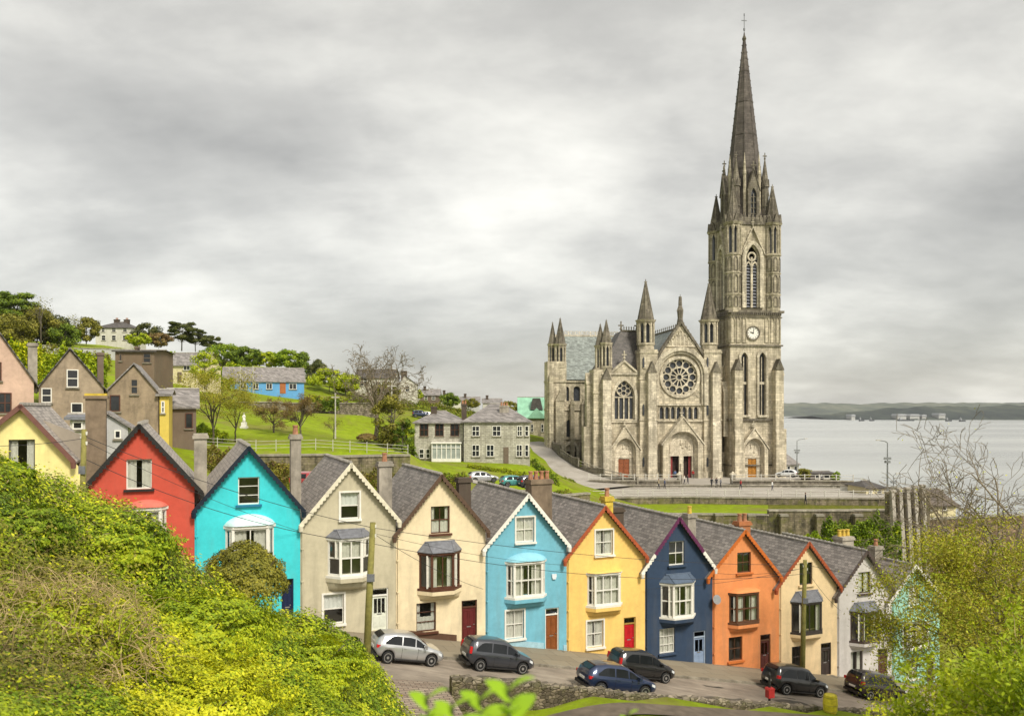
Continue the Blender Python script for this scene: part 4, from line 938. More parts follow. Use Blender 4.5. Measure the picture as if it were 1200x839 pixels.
def bay(parent, x0, x1, z0, z1, zroof, zcor, fmat, bodymat, roofmat, style, rnd, cols=2, rows=2, kind='sides', dep=.62):
    cant = min(.55, (x1-x0)*.24) if style == 'hip' else (x1-x0)*.13
    if style != 'hip': dep = .42
    plan = [(x0-.04, 0), (x0+cant, -dep), (x1-cant, -dep), (x1+.04, 0)]
    fm, pm = MB(), MB()
    for i in range(3):
        a, b = Vector((*plan[i], 0)), Vector((*plan[i+1], 0)); e_ = b-a
        Mx = Matrix.Translation(a)@Matrix.Rotation(math.atan2(e_.y, e_.x), 4, 'Z')
        glazed(fm, pm, Mx, e_.length, z0, z1, cols if i == 1 else 1, rows, .09, .055, y=0)
    for p in plan[1:3]: fm.box(p[0]-.06, p[0]+.06, p[1]-.02, p[1]+.1, z0, z1)
    bo = fm.build('bay_window', fmat, parent); pm.build('pane', M['glass'], bo, fix=False)
    def scaled(k, o=0): return [(x0-.1-o*.5, 0)]+[((x0+x1)/2+(px_-(x0+x1)/2)*(1+o*.12), py_*k-o) for px_, py_ in plan[1:3]]+[(x1+.1+o*.5, 0)]
    m = MB(); m.plate(scaled(1, .12), z0-.14, z0-.003); m.build('sill', fmat, bo); m = MB(); m.plate(scaled(1, .08), z1+.003, z1+.16); m.build('head', fmat, bo)
    h = z0-.15-zcor
    m = MB(); rows_ = []
    for j in range(9):
        f_ = j/8; k = math.sqrt(max(0, 1-f_**1.8)); wx = 1-.10*f_**2; cxm = (x0+x1)/2
        rows_.append([(cxm+(p-cxm)*wx, q*k*1.02, z0-.143-h*f_) for p, q in [(x0-.1, 0), (x0+cant*.35, -dep*.62), (x0+cant, -dep), (cxm, -dep*1.04), (x1-cant, -dep), (x1-cant*.35, -dep*.62), (x1+.1, 0)]])
    m.grid(rows_); m.build('corbel', bodymat, bo, smooth=True, fix=False)
    m = MB(); m.plate(scaled(1, .14), z0-.36, z0-.146); m.build('ledge', bodymat, bo)
    m = MB()
    if style == 'hip':
        e0 = scaled(1, .16); zb = z1+.163; inx = min(.6, (x1-x0)*.2)
        top = [(x0+inx*.6, -.02, zroof), (x0+inx, -.06, zroof), (x1-inx, -.06, zroof), (x1-inx*.6, -.02, zroof)]
        m.grid([[(*p, zb) for p in e0], top]); m.plate(e0, zb-.03, zb-.004)
        m.tube([(x0+inx*.6, -.04, zroof), (x1-inx*.6, -.04, zroof)], .05, 6)
        for i in (1, 2): m.tube([(*e0[i], zb), top[i]], .035, 5)
    else:
        n = 14; e0 = scaled(1, .18); rws = []
        for j in range(5):
            f_ = j/4; k = math.cos(f_*math.pi/2); r = []
            for i in range(n+1):
                u = i/n; xx = x0-.14+(x1-x0+.28)*u; yy = -(dep+.17)*min(1, math.sin(math.pi*u)*1.9)**.7*k
                zt = z1+.16+(zroof-z1-.16)*(math.sin(math.pi*u)**.6)*math.sin(f_*math.pi/2); r.append((xx, yy-.003, zt))
            rws.append(r)
        m.grid(rws)
    m.build('bay_roof', roofmat, bo, smooth=style != 'hip', fix=False)
    if kind:
        d_ = drapes(x0+cant*.5, x1-cant*.5, z0+.03, z1-.02, -dep+.2, rnd, kind); d_.build('curtain', M['curtain'], bo, smooth=True, fix=False)
    return bo
def door(parent, x0, x1, z0, z1, mat, fmat, rnd, glass=False, half=False, step=True, transom=.42):
    zt = z1-transom if transom else z1
    fm = MB(); fm.box(x0, x0+.07, .06, .16, z0, z1); fm.box(x1-.07, x1, .06, .16, z0, z1); fm.box(x0+.07, x1-.07, .06, .16, z1-.07, z1)
    if transom: fm.box(x0+.07, x1-.07, .06, .16, zt-.04, zt+.04)
    fo = fm.build('door_frame', fmat, parent)
    if transom: pm = MB(); pm.face((x0+.07, .12, zt+.04), (x1-.07, .12, zt+.04), (x1-.07, .12, z1-.07), (x0+.07, .12, z1-.07)); pm.build('transom_pane', M['glass'], fo, fix=False)
    a, b, z2 = x0+.075, x1-.075, zt-.045; w = b-a; m = MB()
    if glass:
        n = 3 if half else 2; hs = [rect(a+w*(.1+.8*k/n)+.02, a+w*(.1+.8*(k+1)/n)-.02, z0+.95, z2-.14) for k in range(n)]
        m.wall(rect(a, b, z0, z2), hs, .12, .17)
        for k in range(2): m.box(a+w*(.1+.42*k), a+w*(.1+.42*k)+w*.36, .105, .13, z0+.18, z0+.78)
    else:
        m.box(a, b, .12, .17, z0, z2)
        for k in range(2):
            for q0, q1 in ((.14, .82), (.98, z2-z0-.14)): m.ring(rect(a+w*(.09+.45*k), a+w*(.46+.45*k), z0+q0, z0+q1), rect(a+w*(.09+.45*k)+.035, a+w*(.46+.45*k)-.035, z0+q0+.035, z0+q1-.035), .095, .125)
    do = m.build('door', mat, parent)
    if glass: pm = MB(); pm.face((a+.03, .15, z0+.9), (b-.03, .15, z0+.9), (b-.03, .15, z2-.1), (a+.03, .15, z2-.1)); pm.build('pane', M['glass'], do, fix=False)
    m = MB(); m.tube([(b-.1, .11, z0+1.02), (b-.1, .05, z0+1.02)], [.03, .035], 6); m.box((a+b)/2-.13, (a+b)/2+.13, .1, .118, z0+.87, z0+.93); m.build('handle', M['rim'], do)
    if step: m = MB(); m.box(x0-.15, x1+.15, -.55, -.005, z0-.9, z0-.02); m.build('doorstep', M['kerb'], parent)
def pots(parent, x, y, z, n, mat, w=.5, h=.55):
    for k in range(n):
        m = MB(); xx = x+(k-(n-1)/2)*w; m.cone(xx, y, z, z+h*.85, .17, .13, 8); m.cone(xx, y, z+h*.85, z+h, .17, .17, 8); m.build('chimney_pot', mat, parent)
def chimney(parent, x, y, z0, z1, w, dpt, mat, cap=None, npots=0, pmat=None):
    m = MB(); m.box(x-w/2, x+w/2, y, y+dpt, z0, z1-.28); m.box(x-w/2-.09, x+w/2+.09, y-.09, y+dpt+.09, z1-.28, z1-.12)
    o = m.build('chimney', mat, parent)
    c = MB(); c.box(x-w/2-.04, x+w/2+.04, y-.04, y+dpt+.04, z1-.12, z1); c.build('chimney_cap', cap or mat, o)
    if npots: pots(o, x, y+dpt/2, z1-.02, npots, pmat or M['terracotta'], w=min(.42, w*.8/max(1, npots-1)) if npots > 1 else .4)
    return o
DEP = 8.6
def row_house(hs):
    sL, sR = S(hs['L']), S(hs['R']); scn = (sL+sR)/2; zb = zst(scn)+.13
    hx = lambda px, o=0: S(px, o)-scn
    def hz(px, py, o=0): return CZ-(py-HZ)/F*Yof(S(px, o), o)-zb
    rnd = random.Random(hs['L'])
    root = empty('terraced_house', Wp(scn, 0, zb), ANG, hs['lab'], 'house', 'gabled terraced houses stepping down the street')
    xl, xr = hx(hs['L'])+.006, hx(hs['R'])-.006
    ob = .34                                  # bargeboard stands this far out
    xa, za = hx(hs['apex'][0], ob), hz(*hs['apex'], ob); xel, zel = hx(hs['eL'][0], ob), hz(*hs['eL'], ob); xer, zer = hx(hs['eR'][0], ob), hz(*hs['eR'], ob)
    top = lambda x: (za+(zel-za)*(xa-x)/(xa-xel) if x < xa else za+(zer-za)*(x-xa)/(xer-xa))
    wm = plaster(hs['col'], hs.get('stain', .3)); fm = hs['frame']
    # openings
    holes = []; A = {}
    for k in ('attic', 'bay', 'gw', 'door'):
        if k in hs:
            a, b, c, d_ = hs[k][:4]; A[k] = (hx(a), hx(b), hz((a+b)/2, d_), hz((a+b)/2, c))
            holes.append(rect(A[k][0], A[k][1], A[k][2], A[k][3]))
    zw = lambda x: top(x)-.16
    m = MB(); m.wall([(xl, -2.2), (xr, -2.2), (xr, zw(xr)), (xa, za-.22), (xl, zw(xl))], holes, 0, .24)
    m.box(xl, xl+.2, .241, DEP, -2.2, zw(xl)-.05); m.box(xr-.2, xr, .241, DEP, -2.2, zw(xr)-.05)
    m.prism([(xl+.2, -2.2), (xr-.2, -2.2), (xr-.2, zw(xr)-.06), (xa, za-.24), (xl+.2, zw(xl)-.06)], DEP-.2, DEP)
    wo = m.build('wall', wm, root)
    m = MB(); m.box(xl+.21, xr-.21, 1.8, 1.9, -2, zw(xl)-.3)
    for k_, q in enumerate(('door', 'bay', 'attic')):
        if q in A: z_ = A[q][2]-(.02 if k_ == 0 else .75); m.box(xl+.21, xr-.21, .26, 1.79, z_-.15, z_)
    m.prism([(xl+.21, zw(xl)-.3), (xr-.21, zw(xl)-.3), (xa, za-.5)], 1.8, 1.9)
    m.build('interior', M['room'], wo)
    # roof
    rm = hs.get('roof', M['slate']); m = MB(); th = .1; yb = DEP+.25
    for (x1, z1), (x2, z2) in (((xa, za), (xel, zel)), ((xer, zer), (xa, za))):
        m.prism([(x1, z1-th-.02), (x1, z1-.02), (x2, z2-.02), (x2, z2-th-.02)], -ob+.05, yb)
    ro = m.build('roof', rm, root)
    m = MB(); m.tube([(xa, -ob+.08, za), (xa, yb, za)], .1, 6)
    for k in range(20): m.box(xa-.11, xa+.11, .1+k*.43, .13+k*.43, za-.05, za+.115)
    m.build('ridge_tiles', M['ridge'], ro)
    # flashing strip in the valley
    # bargeboard with scalloped lower edge
    bm_, bm2 = hs['barge'], hs.get('barge2')
    def barge(x1, z1, x2, z2, mat, f0=0, f1=1):
        L = math.hypot(x2-x1, z2-z1); n = 10*max(2, int(L*(f1-f0)/.25)); ux, uz = (x2-x1)/L, (z2-z1)/L; vx, vz = (uz, -ux) if ux > 0 else (-uz, ux)
        up, lo = [], []
        for i in range(n+1):
            q = L*(f0+(f1-f0)*i/n); ww = .11+.09*abs(math.sin(math.pi*i/10)) if hs.get('scallop', 1) else .17
            up.append((x1+ux*q-vx*.05, z1+uz*q-vz*.05)); lo.append((x1+ux*q+vx*ww, z1+uz*q+vz*ww))
        mm = MB(); mm.ring(up, lo, -ob-.02, -ob+.035, closed=False); mm.build('bargeboard', mat, ro)
    for (x2, z2) in ((xel, zel), (xer, zer)):
        if bm2: barge(xa, za, x2, z2, bm_, 0, .66); barge(xa, za, x2, z2, bm2, .662, 1)
        else: barge(xa, za, x2, z2, bm_)
    for (xe, ze) in ((xel, zel), (xer, zer)): m = MB(); m.cone(xe+(.08 if xe < xa else -.08), -ob+.02, ze-.33, ze-.02, .11, .14, 8); m.build('bracket', bm2 or bm_, ro)
    # windows, bay, door
    sill = hs.get('sill', fm)
    if 'attic' in A: window(root, *A['attic'], fm, hs['attic'][4], hs['attic'][5], hs['attic'][6], rnd, sill, surround=hs.get('sur'))
    if 'gw' in A: window(root, *A['gw'], fm, hs['gw'][4], hs['gw'][5], hs['gw'][6], rnd, sill, surround=hs.get('sur'))
    if 'bay' in A:
        pc = (hs['bay'][0]+hs['bay'][1])/2
        bay(root, *A['bay'], hz(pc, hs['bay'][4]), hz(pc, hs['bay'][5]), fm, wm, hs.get('bayroof', M['lead']), hs['bay'][6], rnd, hs['bay'][7], hs['bay'][8], hs['bay'][9])
    if 'door' in A: door(root, *A['door'], hs['doormat'], hs.get('doorframe', fm), rnd, glass=hs.get('dglass', False), half=hs.get('dhalf', False), transom=hs.get('transom', .42))
    if hs.get('plinth'):
        m = MB(); sl_ = -(zst(sR)-zst(sL)); n = 8; segs = []
        hol = A.get('door'); 
        for i in range(n*3):
            a = xl+(xr-xl)*i/(n*3); b = xl+(xr-xl)*(i+1)/(n*3)
            if hol and b > hol[0]-.1 and a < hol[1]+.1:
                if m.f: m.build('plinth', hs['plinth'], root); m = MB()
                continue
            z_a, z_b = (zst(scn+q)+.13-zb for q in (a, b)); m.prism([(a, z_a-.6), (b, z_b-.6), (b, z_b+.36), (a, z_a+.36)], -.05, -.004)
        if m.f: m.build('plinth', hs['plinth'], root)
    if hs.get('pipe', True):
        m = MB(); xx = xl+.1; zz_ = zw(xl)-.25; m.tube([(xx, -.08, -1.2), (xx, -.08, zz_), (xx-.02, -.28, zz_+.15)], .034, 6)
        for q in (1.2, 3.0, 4.8): m.box(xx-.07, xx+.07, -.13, -.002, q, q+.06)
        m.build('downpipe', hs.get('pipemat', wm), root)
    for c in hs.get('chim', ()):              # (px, top py, width px, offset, material, pots, pot material)
        px, py, wpx, o, cm, npot, pmt = c[:7]; x = hx(px, -o); w_ = hx(px+wpx/2, -o)-hx(px-wpx/2, -o)
        chimney(root, x, o, min(top(x), za)-1.2 if abs(x) < 3.2 else zel-.5, hz(px, py, -o), w_, .62 if npot < 3 else 1.0, cm, c[7] if len(c) > 7 else None, npot, pmt)
    for ex in hs.get('extra', ()): ex(root, hx, hz)
    return root
brownc = m_plaster('stained_chimney_render', (.22, .165, .115), (.07, .055, .04), 1.0, .4); greyc = m_plaster('grey_chimney_render', (.36, .325, .27), (.09, .075, .055), 1.0, .4); darkc = m_plaster('dark_chimney_render', (.085, .065, .05), amt=.4)
yellowc = m_plain('lichen_yellow', (.55, .40, .06), .9, .3, 4)
M['room'] = m_plain('room_wall', (.30, .26, .21), .9, .2, 1)
W_, BR, MA, BK = M['white'], M['brown'], M['maroon'], M['black']
TC, PY = M['terracotta'], M['pot_yellow']
def alarm(px, py, c=(.7, .75, .8)):
    def f_(root, hx, hz): x, z = hx(px), hz(px, py); m = MB(); m.prism([(x-.15, z), (x-.1, z-.17), (x+.1, z-.17), (x+.15, z), (x+.15, z+.15), (x-.15, z+.15)], -.1, -.002); m.build('alarm_box', paint(c), root)
    return f_
def dish(px, py):
    def f_(root, hx, hz):
        x, z = hx(px), hz(px, py); m = MB(); m.M = Matrix.Translation((x, -.35, z))@Matrix.Rotation(R(75), 4, 'X'); m.cone(0, 0, 0, .06, .08, .32, 14); m.M = None; m.tube([(x, -.3, z), (x, 0, z-.1)], .025, 5); m.build('satellite_dish', M['rim'], root)
    return f_
HOUSES = [
 dict(L=-8, R=95, apex=(24,474), eL=(-44,528), eR=(88,541), col=(.80,.70,.30), frame=paint((.10,.10,.08)), sill=W_, barge=paint((.16,.075,.06)), scallop=0, roof=M['slate3'], attic=(10,41,515,551,1,1,'sides'),
      lab='pale yellow gabled house at the top of the row, half hidden by the bank', bay=(12,50,590,640,580,670,'bow',2,2,'sides'), pipe=False,
      chim=[(112,461,24,.9,brownc,0,TC,yellowc)], stain=0.44),
 dict(L=95, R=228, apex=(163,497), eL=(97,572), eR=(238,577), col=(.52,.085,.055), frame=W_, sill=BK, barge=BK, roof=M['slate3'], attic=(148,178,538,573,1,1,'sides'), bay=(150,194,597,640,585,672,'bow',2,2,'sides'),
      lab='bright red gabled house with black scalloped bargeboards', bayroof=plaster((.60,.16,.12)), gw=(150,182,695,730,2,2,'net'), door=(195,214,690,738), doormat=paint((.05,.03,.03)), chim=[(235,508,15,1.4,greyc,0,TC,greyc)], stain=0.30),
 dict(L=228, R=352, apex=(292,523), eL=(225,600), eR=(358,599), col=(.055,.58,.64), frame=W_, sill=paint((.02,.16,.28)), barge=paint((.012,.02,.035)), roof=M['slate3'], attic=(279,304,559,591,1,3,None), bay=(265,320,618,656,602,690,'bow',2,1,'sides'),
      lab='turquoise gabled house with dark bargeboards above the round bush', bayroof=paint((.55,.75,.76)), gw=(255,285,690,725,2,2,'net'), door=(330,344,678,731), doormat=paint((.012,.02,.06)), doorframe=paint((.012,.02,.06)), chim=[(347,509,12,2.2,greyc,1,TC)], stain=0.27),
 dict(L=352, R=464, apex=(412,543), eL=(351,616), eR=(470,611), col=(.52,.47,.34), frame=W_, barge=paint((.66,.61,.48)), roof=M['slate2'], attic=(399,421,577,608,1,2,'half'), bay=(385,433,631,672,620,691,'hip',2,2,'half'),
      lab='greyish cream gabled house with white scalloped bargeboards behind the leaning pole', sur=1, gw=(379,403,696,731,1,2,'half'), door=(435,455,689,738), doormat=paint((.62,.64,.55)), dglass=True, dhalf=True, chim=[(452,541,15,2.6,greyc,1,TC)], stain=0.61),
 dict(L=464, R=569, apex=(518,556), eL=(461,629), eR=(574,623), col=(.76,.64,.43), frame=BR, barge=paint((.10,.06,.04)), roof=M['slate'], attic=(505,527,593,625,2,2,'low'), bay=(492,538,648,687,634,702,'hip',2,1,'sides'),
      lab='cream gabled house with dark maroon window frames and maroon door', gw=(488,511,706,740,1,3,'low'), door=(541,559,703,752), doormat=paint((.115,.018,.018)), plinth=paint((.10,.055,.035)), chim=[(545,560,14,2.0,darkc,0,TC)], stain=0.44),
 dict(L=569, R=664, apex=(620,579), eL=(566,645), eR=(669,640), col=(.17,.44,.56), frame=W_, barge=W_, roof=M['slate'], attic=(605,626,606,635,2,2,'net'), bay=(594,638,659,697,647,712,'bow',4,2,'sides'),
      lab='sky blue gabled house with white bargeboards and brown panelled door', sur=1, bayroof=plaster((.26,.55,.66)), gw=(593,614,715,748,2,2,'net'), door=(639,655,712,762), doormat=paint((.23,.075,.022)), doorframe=W_, plinth=paint((.33,.52,.60)), chim=[(635,562,24,2.2,brownc,4,TC)], extra=[alarm(649,675)], stain=0.35),
 dict(L=664, R=756, apex=(710,593), eL=(661,657), eR=(760,653), col=(.82,.55,.17), frame=W_, barge=paint((.36,.085,.035)), roof=M['slate2'], attic=(698,718,621,650,2,2,'sides'), bay=(689,727,672,707,668,721,'bow',3,2,'net'),
      lab='golden yellow gabled house with red-brown bargeboards and bright red door', bayroof=plaster((.82,.55,.17), .3), sur=1, gw=(688,707,727,758,2,2,'sides'), door=(731,745,723,766), doormat=paint((.48,.012,.02)), doorframe=paint((.35,.22,.05)), chim=[(725,595,12,1.2,darkc,0,TC),(714,582,9,.4,yellowc,1,TC)], stain=0.30),
 dict(L=756, R=835, apex=(797,606), eL=(752,672), eR=(840,666), col=(.035,.058,.105), frame=W_, barge=paint((.11,.025,.075)), barge2=W_, sill=paint((.035,.058,.105)), roof=M['slate'], attic=(784,802,634,662,2,2,None), bay=(775,813,683,720,672,733,'hip',3,2,'sides'),
      lab='dark navy gabled house with white windows and purple bargeboards', bayroof=paint((.09,.12,.17)), gw=(773,791,736,765,3,3,'net'), door=(813,827,739,780), doormat=paint((.22,.29,.42)), doorframe=paint((.33,.40,.50)), dglass=True, chim=[(811,602,9,3.0,greyc,1,PY)], stain=0.27),
 dict(L=835, R=913, apex=(874,621), eL=(829,678), eR=(917,676), col=(.72,.27,.10), frame=paint((.115,.055,.03)), barge=paint((.50,.13,.025)), sill=paint((.55,.16,.04)), roof=M['slate'], attic=(864,880,647,671,2,2,None), bay=(855,888,695,727,688,740,'bow',3,2,'sides'),
      lab='orange gabled house with brown window frames and glazed brown door', bayroof=plaster((.72,.27,.10), .2), gw=(854,870,746,774,2,2,None), door=(891,903,743,783), doormat=paint((.10,.03,.025)), dglass=True, chim=[(873,611,13,.5,paint((.36,.14,.06)),2,TC)], extra=[dish(836,701)], stain=0.44),
 dict(L=913, R=981, apex=(949,635), eL=(909,691), eR=(987,688), col=(.78,.60,.36), frame=paint((.055,.045,.04)), barge=paint((.32,.075,.03)), sill=plaster((.78,.60,.36)), roof=M['slate'], attic=(937,952,659,685,2,2,None), bay=(928,962,705,738,692,750,'hip',3,1,'sides'),
      lab='peach cream gabled house with rust bargeboards behind the straight pole', gw=(928,940,757,783,2,2,None), door=(962,974,753,791), doormat=paint((.055,.04,.035)), dglass=True, chim=[(994,629,13,4.5,greyc,3,PY)], stain=0.44),
 dict(L=981, R=1045, apex=(1017,645), eL=(979,701), eR=(1049,691), col=(.56,.53,.51), frame=paint((.07,.05,.045)), barge=paint((.075,.055,.05)), sill=paint((.07,.05,.045)), roof=M['slate2'], attic=(1006,1020,670,695,2,1,'sides'), bay=(997,1028,716,748,705,759,'hip',3,1,'sides'),
      lab='pale grey gabled house beside the willow with dark frames', gw=(997,1011,763,792,2,1,'sides'), door=(1029,1040,760,790), doormat=paint((.10,.045,.035)), chim=[(1030,640,9,3.0,greyc,1,TC)], stain=0.44),
 dict(L=1045, R=1101, apex=(1074,662), eL=(1041,708), eR=(1108,702), col=(.30,.54,.45), frame=W_, barge=W_, roof=M['slate2'], attic=(1065,1078,686,709,2,2,'net'), bay=(1058,1086,728,756,722,768,'bow',3,2,'net'),
      lab='mint green gabled house mostly hidden by the willow', bayroof=plaster((.38,.60,.51)), gw=(1062,1075,771,795,2,2,'net'), door=(1086,1096,766,799), doormat=paint((.08,.06,.05)), stain=0.35),
]
for h_ in HOUSES: row_house(h_)
# ------------------------------------------------------------------ wall along the park side of the road
M['rubble_dark'] = m_rubble('dark_rubble_wall', (.13, .105, .075), 4.2, .5)
def swall(name, lab, s0, s1, o0, o1, zt_fn, zb_fn, mat, cap=None, step=.6):
    rt = empty(name, Wp((s0+s1)/2, (o0+o1)/2, zst((s0+s1)/2)), ANG, lab, 'wall'); n = max(1, int((s1-s0)/step)); rnd = random.Random(int(s0*10)); rows = []
    inv = Matrix.Translation(rt.location)@Matrix.Rotation(ANG, 4, 'Z'); inv.invert()
    for i in range(n+1):
        s = s0+(s1-s0)*i/n; zt, zb = zt_fn(s)+rnd.uniform(-.04, .04), zb_fn(s); j = lambda: rnd.uniform(-.03, .03)
        rows.append([Wp(s, o0+j(), zb), Wp(s, o0+j(), (zt+zb)/2), Wp(s, o0+.04, zt-.06), Wp(s, o0+.1, zt), Wp(s, o1-.1, zt+j()), Wp(s, o1-.03, zt-.06), Wp(s, o1+j(), (zt+zb)/2), Wp(s, o1+.05+j(), zb)])
    m = MB(); m.grid([[inv@p for p in r] for r in rows]); m.face(*[inv@p for p in rows[0]]); m.face(*[inv@p for p in rows[-1]]); m.build('stonework', mat, rt, fix=False)
    if cap:
        c = MB()
        for i in range(n):
            s = s0+(s1-s0)*(i+.5)/n; z = zt_fn(s); hh = rnd.uniform(.08, .2); L_ = (s1-s0)/n*.47; c.M = inv@Matrix.Translation(Wp(s, (o0+o1)/2, z))@Matrix.Rotation(ANG+rnd.uniform(-.06, .06), 4, 'Z'); q = (o1-o0)/2-.02
            c.box(-L_, L_, -q, q, -.05, hh)
        c.build('coping_stones', cap, rt)
    return rt
swall('stone_wall', 'low rubble wall running along the park side of the road', -5.3, 50, 9.5, 9.95, lambda s: zst(s)+.66-.22*sstep(-1, 6, s), lambda s: zst(s)-2.2, M['rubble_dark'], M['rubble'], .5)
swall('stone_wall', 'short rubble wall left of the brick gap below the silver car', -13, -8.4, 9.5, 9.95, lambda s: zst(s)+.55, lambda s: zst(s)-2.4, M['rubble_dark'], M['rubble'], .5)
swall('stone_wall', 'knee-high rubble wall in front of the brick gap', -7.6, -1.2, 12.1, 12.5, lambda s: zst(-2)-.25-.05*(s+2), lambda s: zst(s)-3, M['rubble_dark'], M['rubble'], .5)
# ------------------------------------------------------------------ cars
def car_body_funcs(kind):
    if kind == 'suv':   st_ = [(-2.0,.62,.86,.98,.70,.60),(-1.97,.5,.95,1.32,.80,.60),(-1.75,.32,1.0,1.58,.86,.62),(-1.0,.24,1.0,1.66,.88,.64),(0,.24,.98,1.66,.89,.65),(.45,.24,.97,1.58,.89,.64),(1.0,.24,.96,1.10,.88,.72),(1.25,.24,.94,.99,.87,.74),(1.75,.28,.86,.90,.83,.70),(1.97,.36,.72,.75,.74,.6),(2.03,.46,.6,.62,.62,.5)]
    elif kind == 'mpv': st_ = [(-1.95,.6,.88,1.0,.68,.58),(-1.9,.42,.95,1.40,.78,.60),(-1.6,.3,.99,1.56,.84,.62),(-.8,.22,.98,1.60,.86,.64),(0,.22,.96,1.57,.86,.64),(.4,.22,.95,1.47,.86,.63),(1.05,.22,.93,1.06,.85,.70),(1.35,.22,.90,.95,.84,.72),(1.75,.27,.82,.86,.80,.68),(1.95,.36,.68,.71,.70,.56),(2.0,.46,.58,.6,.58,.48)]
    else:               st_ = [(-2.0,.6,.84,.93,.68,.58),(-1.95,.42,.90,1.14,.78,.60),(-1.6,.28,.94,1.38,.84,.61),(-.9,.2,.93,1.47,.86,.62),(-.1,.2,.91,1.46,.87,.62),(.3,.2,.90,1.37,.87,.61),(1.0,.2,.88,1.0,.86,.70),(1.3,.2,.85,.9,.85,.72),(1.75,.26,.77,.81,.80,.68),(1.98,.34,.64,.67,.70,.56),(2.05,.44,.54,.56,.58,.46)]
    a = np.array(st_); 
    return lambda x: [float(np.interp(x, a[:, 0], a[:, k])) for k in range(1, 6)]
def make_car(kind, paintm, name='parked_car'):
    fn = car_body_funcs(kind); root = empty(name); WB = 1.27; RW = .33 if kind == 'suv' else .31
    xs = sorted(set([round(v_, 3) for v_ in list(np.linspace(-2.0, 2.04, 34))+[s_*WB+d_ for s_ in (-1, 1) for d_ in (-.39, -.37, -.3, -.18, 0, .18, .3, .37, .39)]]))
    rows = []
    for x in xs:
        zb, zl, zt, wl_, wt = fn(x)
        for c in (-WB, WB):
            if abs(x-c) < RW+.07: zb = max(zb, RW+math.sqrt(max(0, (RW+.07)**2-(x-c)**2))*.96)
        zt = max(zt, zl+.015); wl2 = wl_; zm = max(zb+.02, (zb+zl)*.5)
        half = [(0, zb), (wl2*.86, zb), (wl2*.97, zb+.03), (wl2, zm), (wl2*.985, max(zm+.01, zl-.1)), (wl2*.95, zl), (wt+(wl2*.93-wt)*.12, zl+(zt-zl)*.86), (wt*.9, zt-.01), (wt*.5, zt+.015), (0, zt+.025)]
        ring = [(x, -y, z) for y, z in half]+[(x, y, z) for y, z in reversed(half[1:-1])]
        rows.append(ring)
    m = MB(); m.grid(rows, closed=True); m.f.append(tuple(range(len(rows[0])))); m.f.append(tuple(range(len(m.v)-len(rows[0]), len(m.v))))
    body = m.build('body', paintm, root, smooth=True)
    def side(x, f_):                          # point on the glasshouse side at height fraction f_
        zb, zl, zt, wl_, wt = fn(x); zt = max(zt, zl+.015)
        y0_, z0_ = wl_*.95, zl; y1_, z1_ = wt+(wl_*.93-wt)*.12, zl+(zt-zl)*.86
        return y0_+(y1_-y0_)*f_+.012, z0_+(z1_-z0_)*f_
    xw = {'suv': (-1.72, -.62, -.55, .28, .35, .88), 'mpv': (-1.62, -.72, -.65, .18, .25, .92), 'hatch': (-1.5, -.58, -.51, .2, .27, .86)}[kind]
    for sgn, nm in ((-1, 'side_window'), (1, 'side_window')):
        for k in range(3):
            a, b = xw[2*k], xw[2*k+1]; m = MB(); n = 6; lo, up = [], []
            for i in range(n+1):
                x = a+(b-a)*i/n; tp = .93
                if k == 2: tp = .93 if fn(x)[2]-fn(x)[1] > .3 else .8
                if k == 0: tp = .93*min(1, .35+i/n*1.6)
                y1_, z1_ = side(x, .08); y2_, z2_ = side(x, tp); lo.append((x, sgn*y1_, z1_)); up.append((x, sgn*y2_, z2_))
            m.grid([lo, up]); m.build(nm, M['carglass'], root, fix=False)
    m = MB()                                   # windscreen
    xa, xb = (.42, .98) if kind == 'suv' else (.42, 1.05) if kind == 'mpv' else (.33, .98)
    def roofline(x): zb, zl, zt, wl_, wt = fn(x); return max(zt, zl+.015)+.03, wt*.9
    m.grid([[(x, (k/4-.5)*2*roofline(x)[1]*.95, roofline(x)[0]-.012*abs(k-2)) for k in range(5)] for x in np.linspace(xa, xb, 5)]); m.build('windscreen', M['carglass'], root, smooth=True, fix=False)
    m = MB(); xr0, xr1 = (-1.93, -1.74) if kind != 'hatch' else (-1.9, -1.55)
    m.grid([[(x-.03, (k/4-.5)*2*roofline(x)[1]*.88, roofline(x)[0]-.01) for k in range(5)] for x in np.linspace(xr0, xr1, 4)]); m.build('rear_window', M['carglass'], root, smooth=True, fix=False)
    for sgn in (-1, 1):
        zb, zl, zt, wl_, wt = fn(1.83); m = MB(); m.grid([[(1.62, sgn*fn(1.62)[3]*.985, fn(1.62)[1]-.05), (1.62, sgn*(fn(1.62)[3]*1.0+.005), fn(1.62)[1]-.17)], [(1.84, sgn*(wl_*.98+.012), zl-.05), (1.84, sgn*(wl_+.012), zl-.19)], [(2.0, sgn*(fn(2.0)[3]*.9), fn(2.0)[1]-.02), (2.0, sgn*fn(2.0)[3]*.97, fn(2.0)[1]-.16)], [(2.05, sgn*.36, fn(2.03)[1]-.0), (2.06, sgn*.36, fn(2.03)[1]-.1)]]); m.build('headlight', M['lens'], root, fix=False)
        m = MB(); z0_, z1_ = (.94, 1.12) if kind == 'suv' else (.88, 1.22) if kind == 'mpv' else (.76, .9)
        m.box(-1.985, -1.78 if kind != 'mpv' else -1.86, sgn*fn(-1.9)[3]*.80 if sgn > 0 else -fn(-1.85)[3]*.985, fn(-1.85)[3]*.985 if sgn > 0 else -fn(-1.9)[3]*.80, z0_, z1_); m.build('tail_light', M['redlight'], root)
        m = MB(); y_ = fn(.85)[3]; m.box(.72, .86, min(sgn*y_*.93, sgn*(y_+.2)), max(sgn*y_*.93, sgn*(y_+.2)), fn(.8)[1]+.02, fn(.8)[1]+.17); m.build('wing_mirror', paintm, root)
        m = MB()
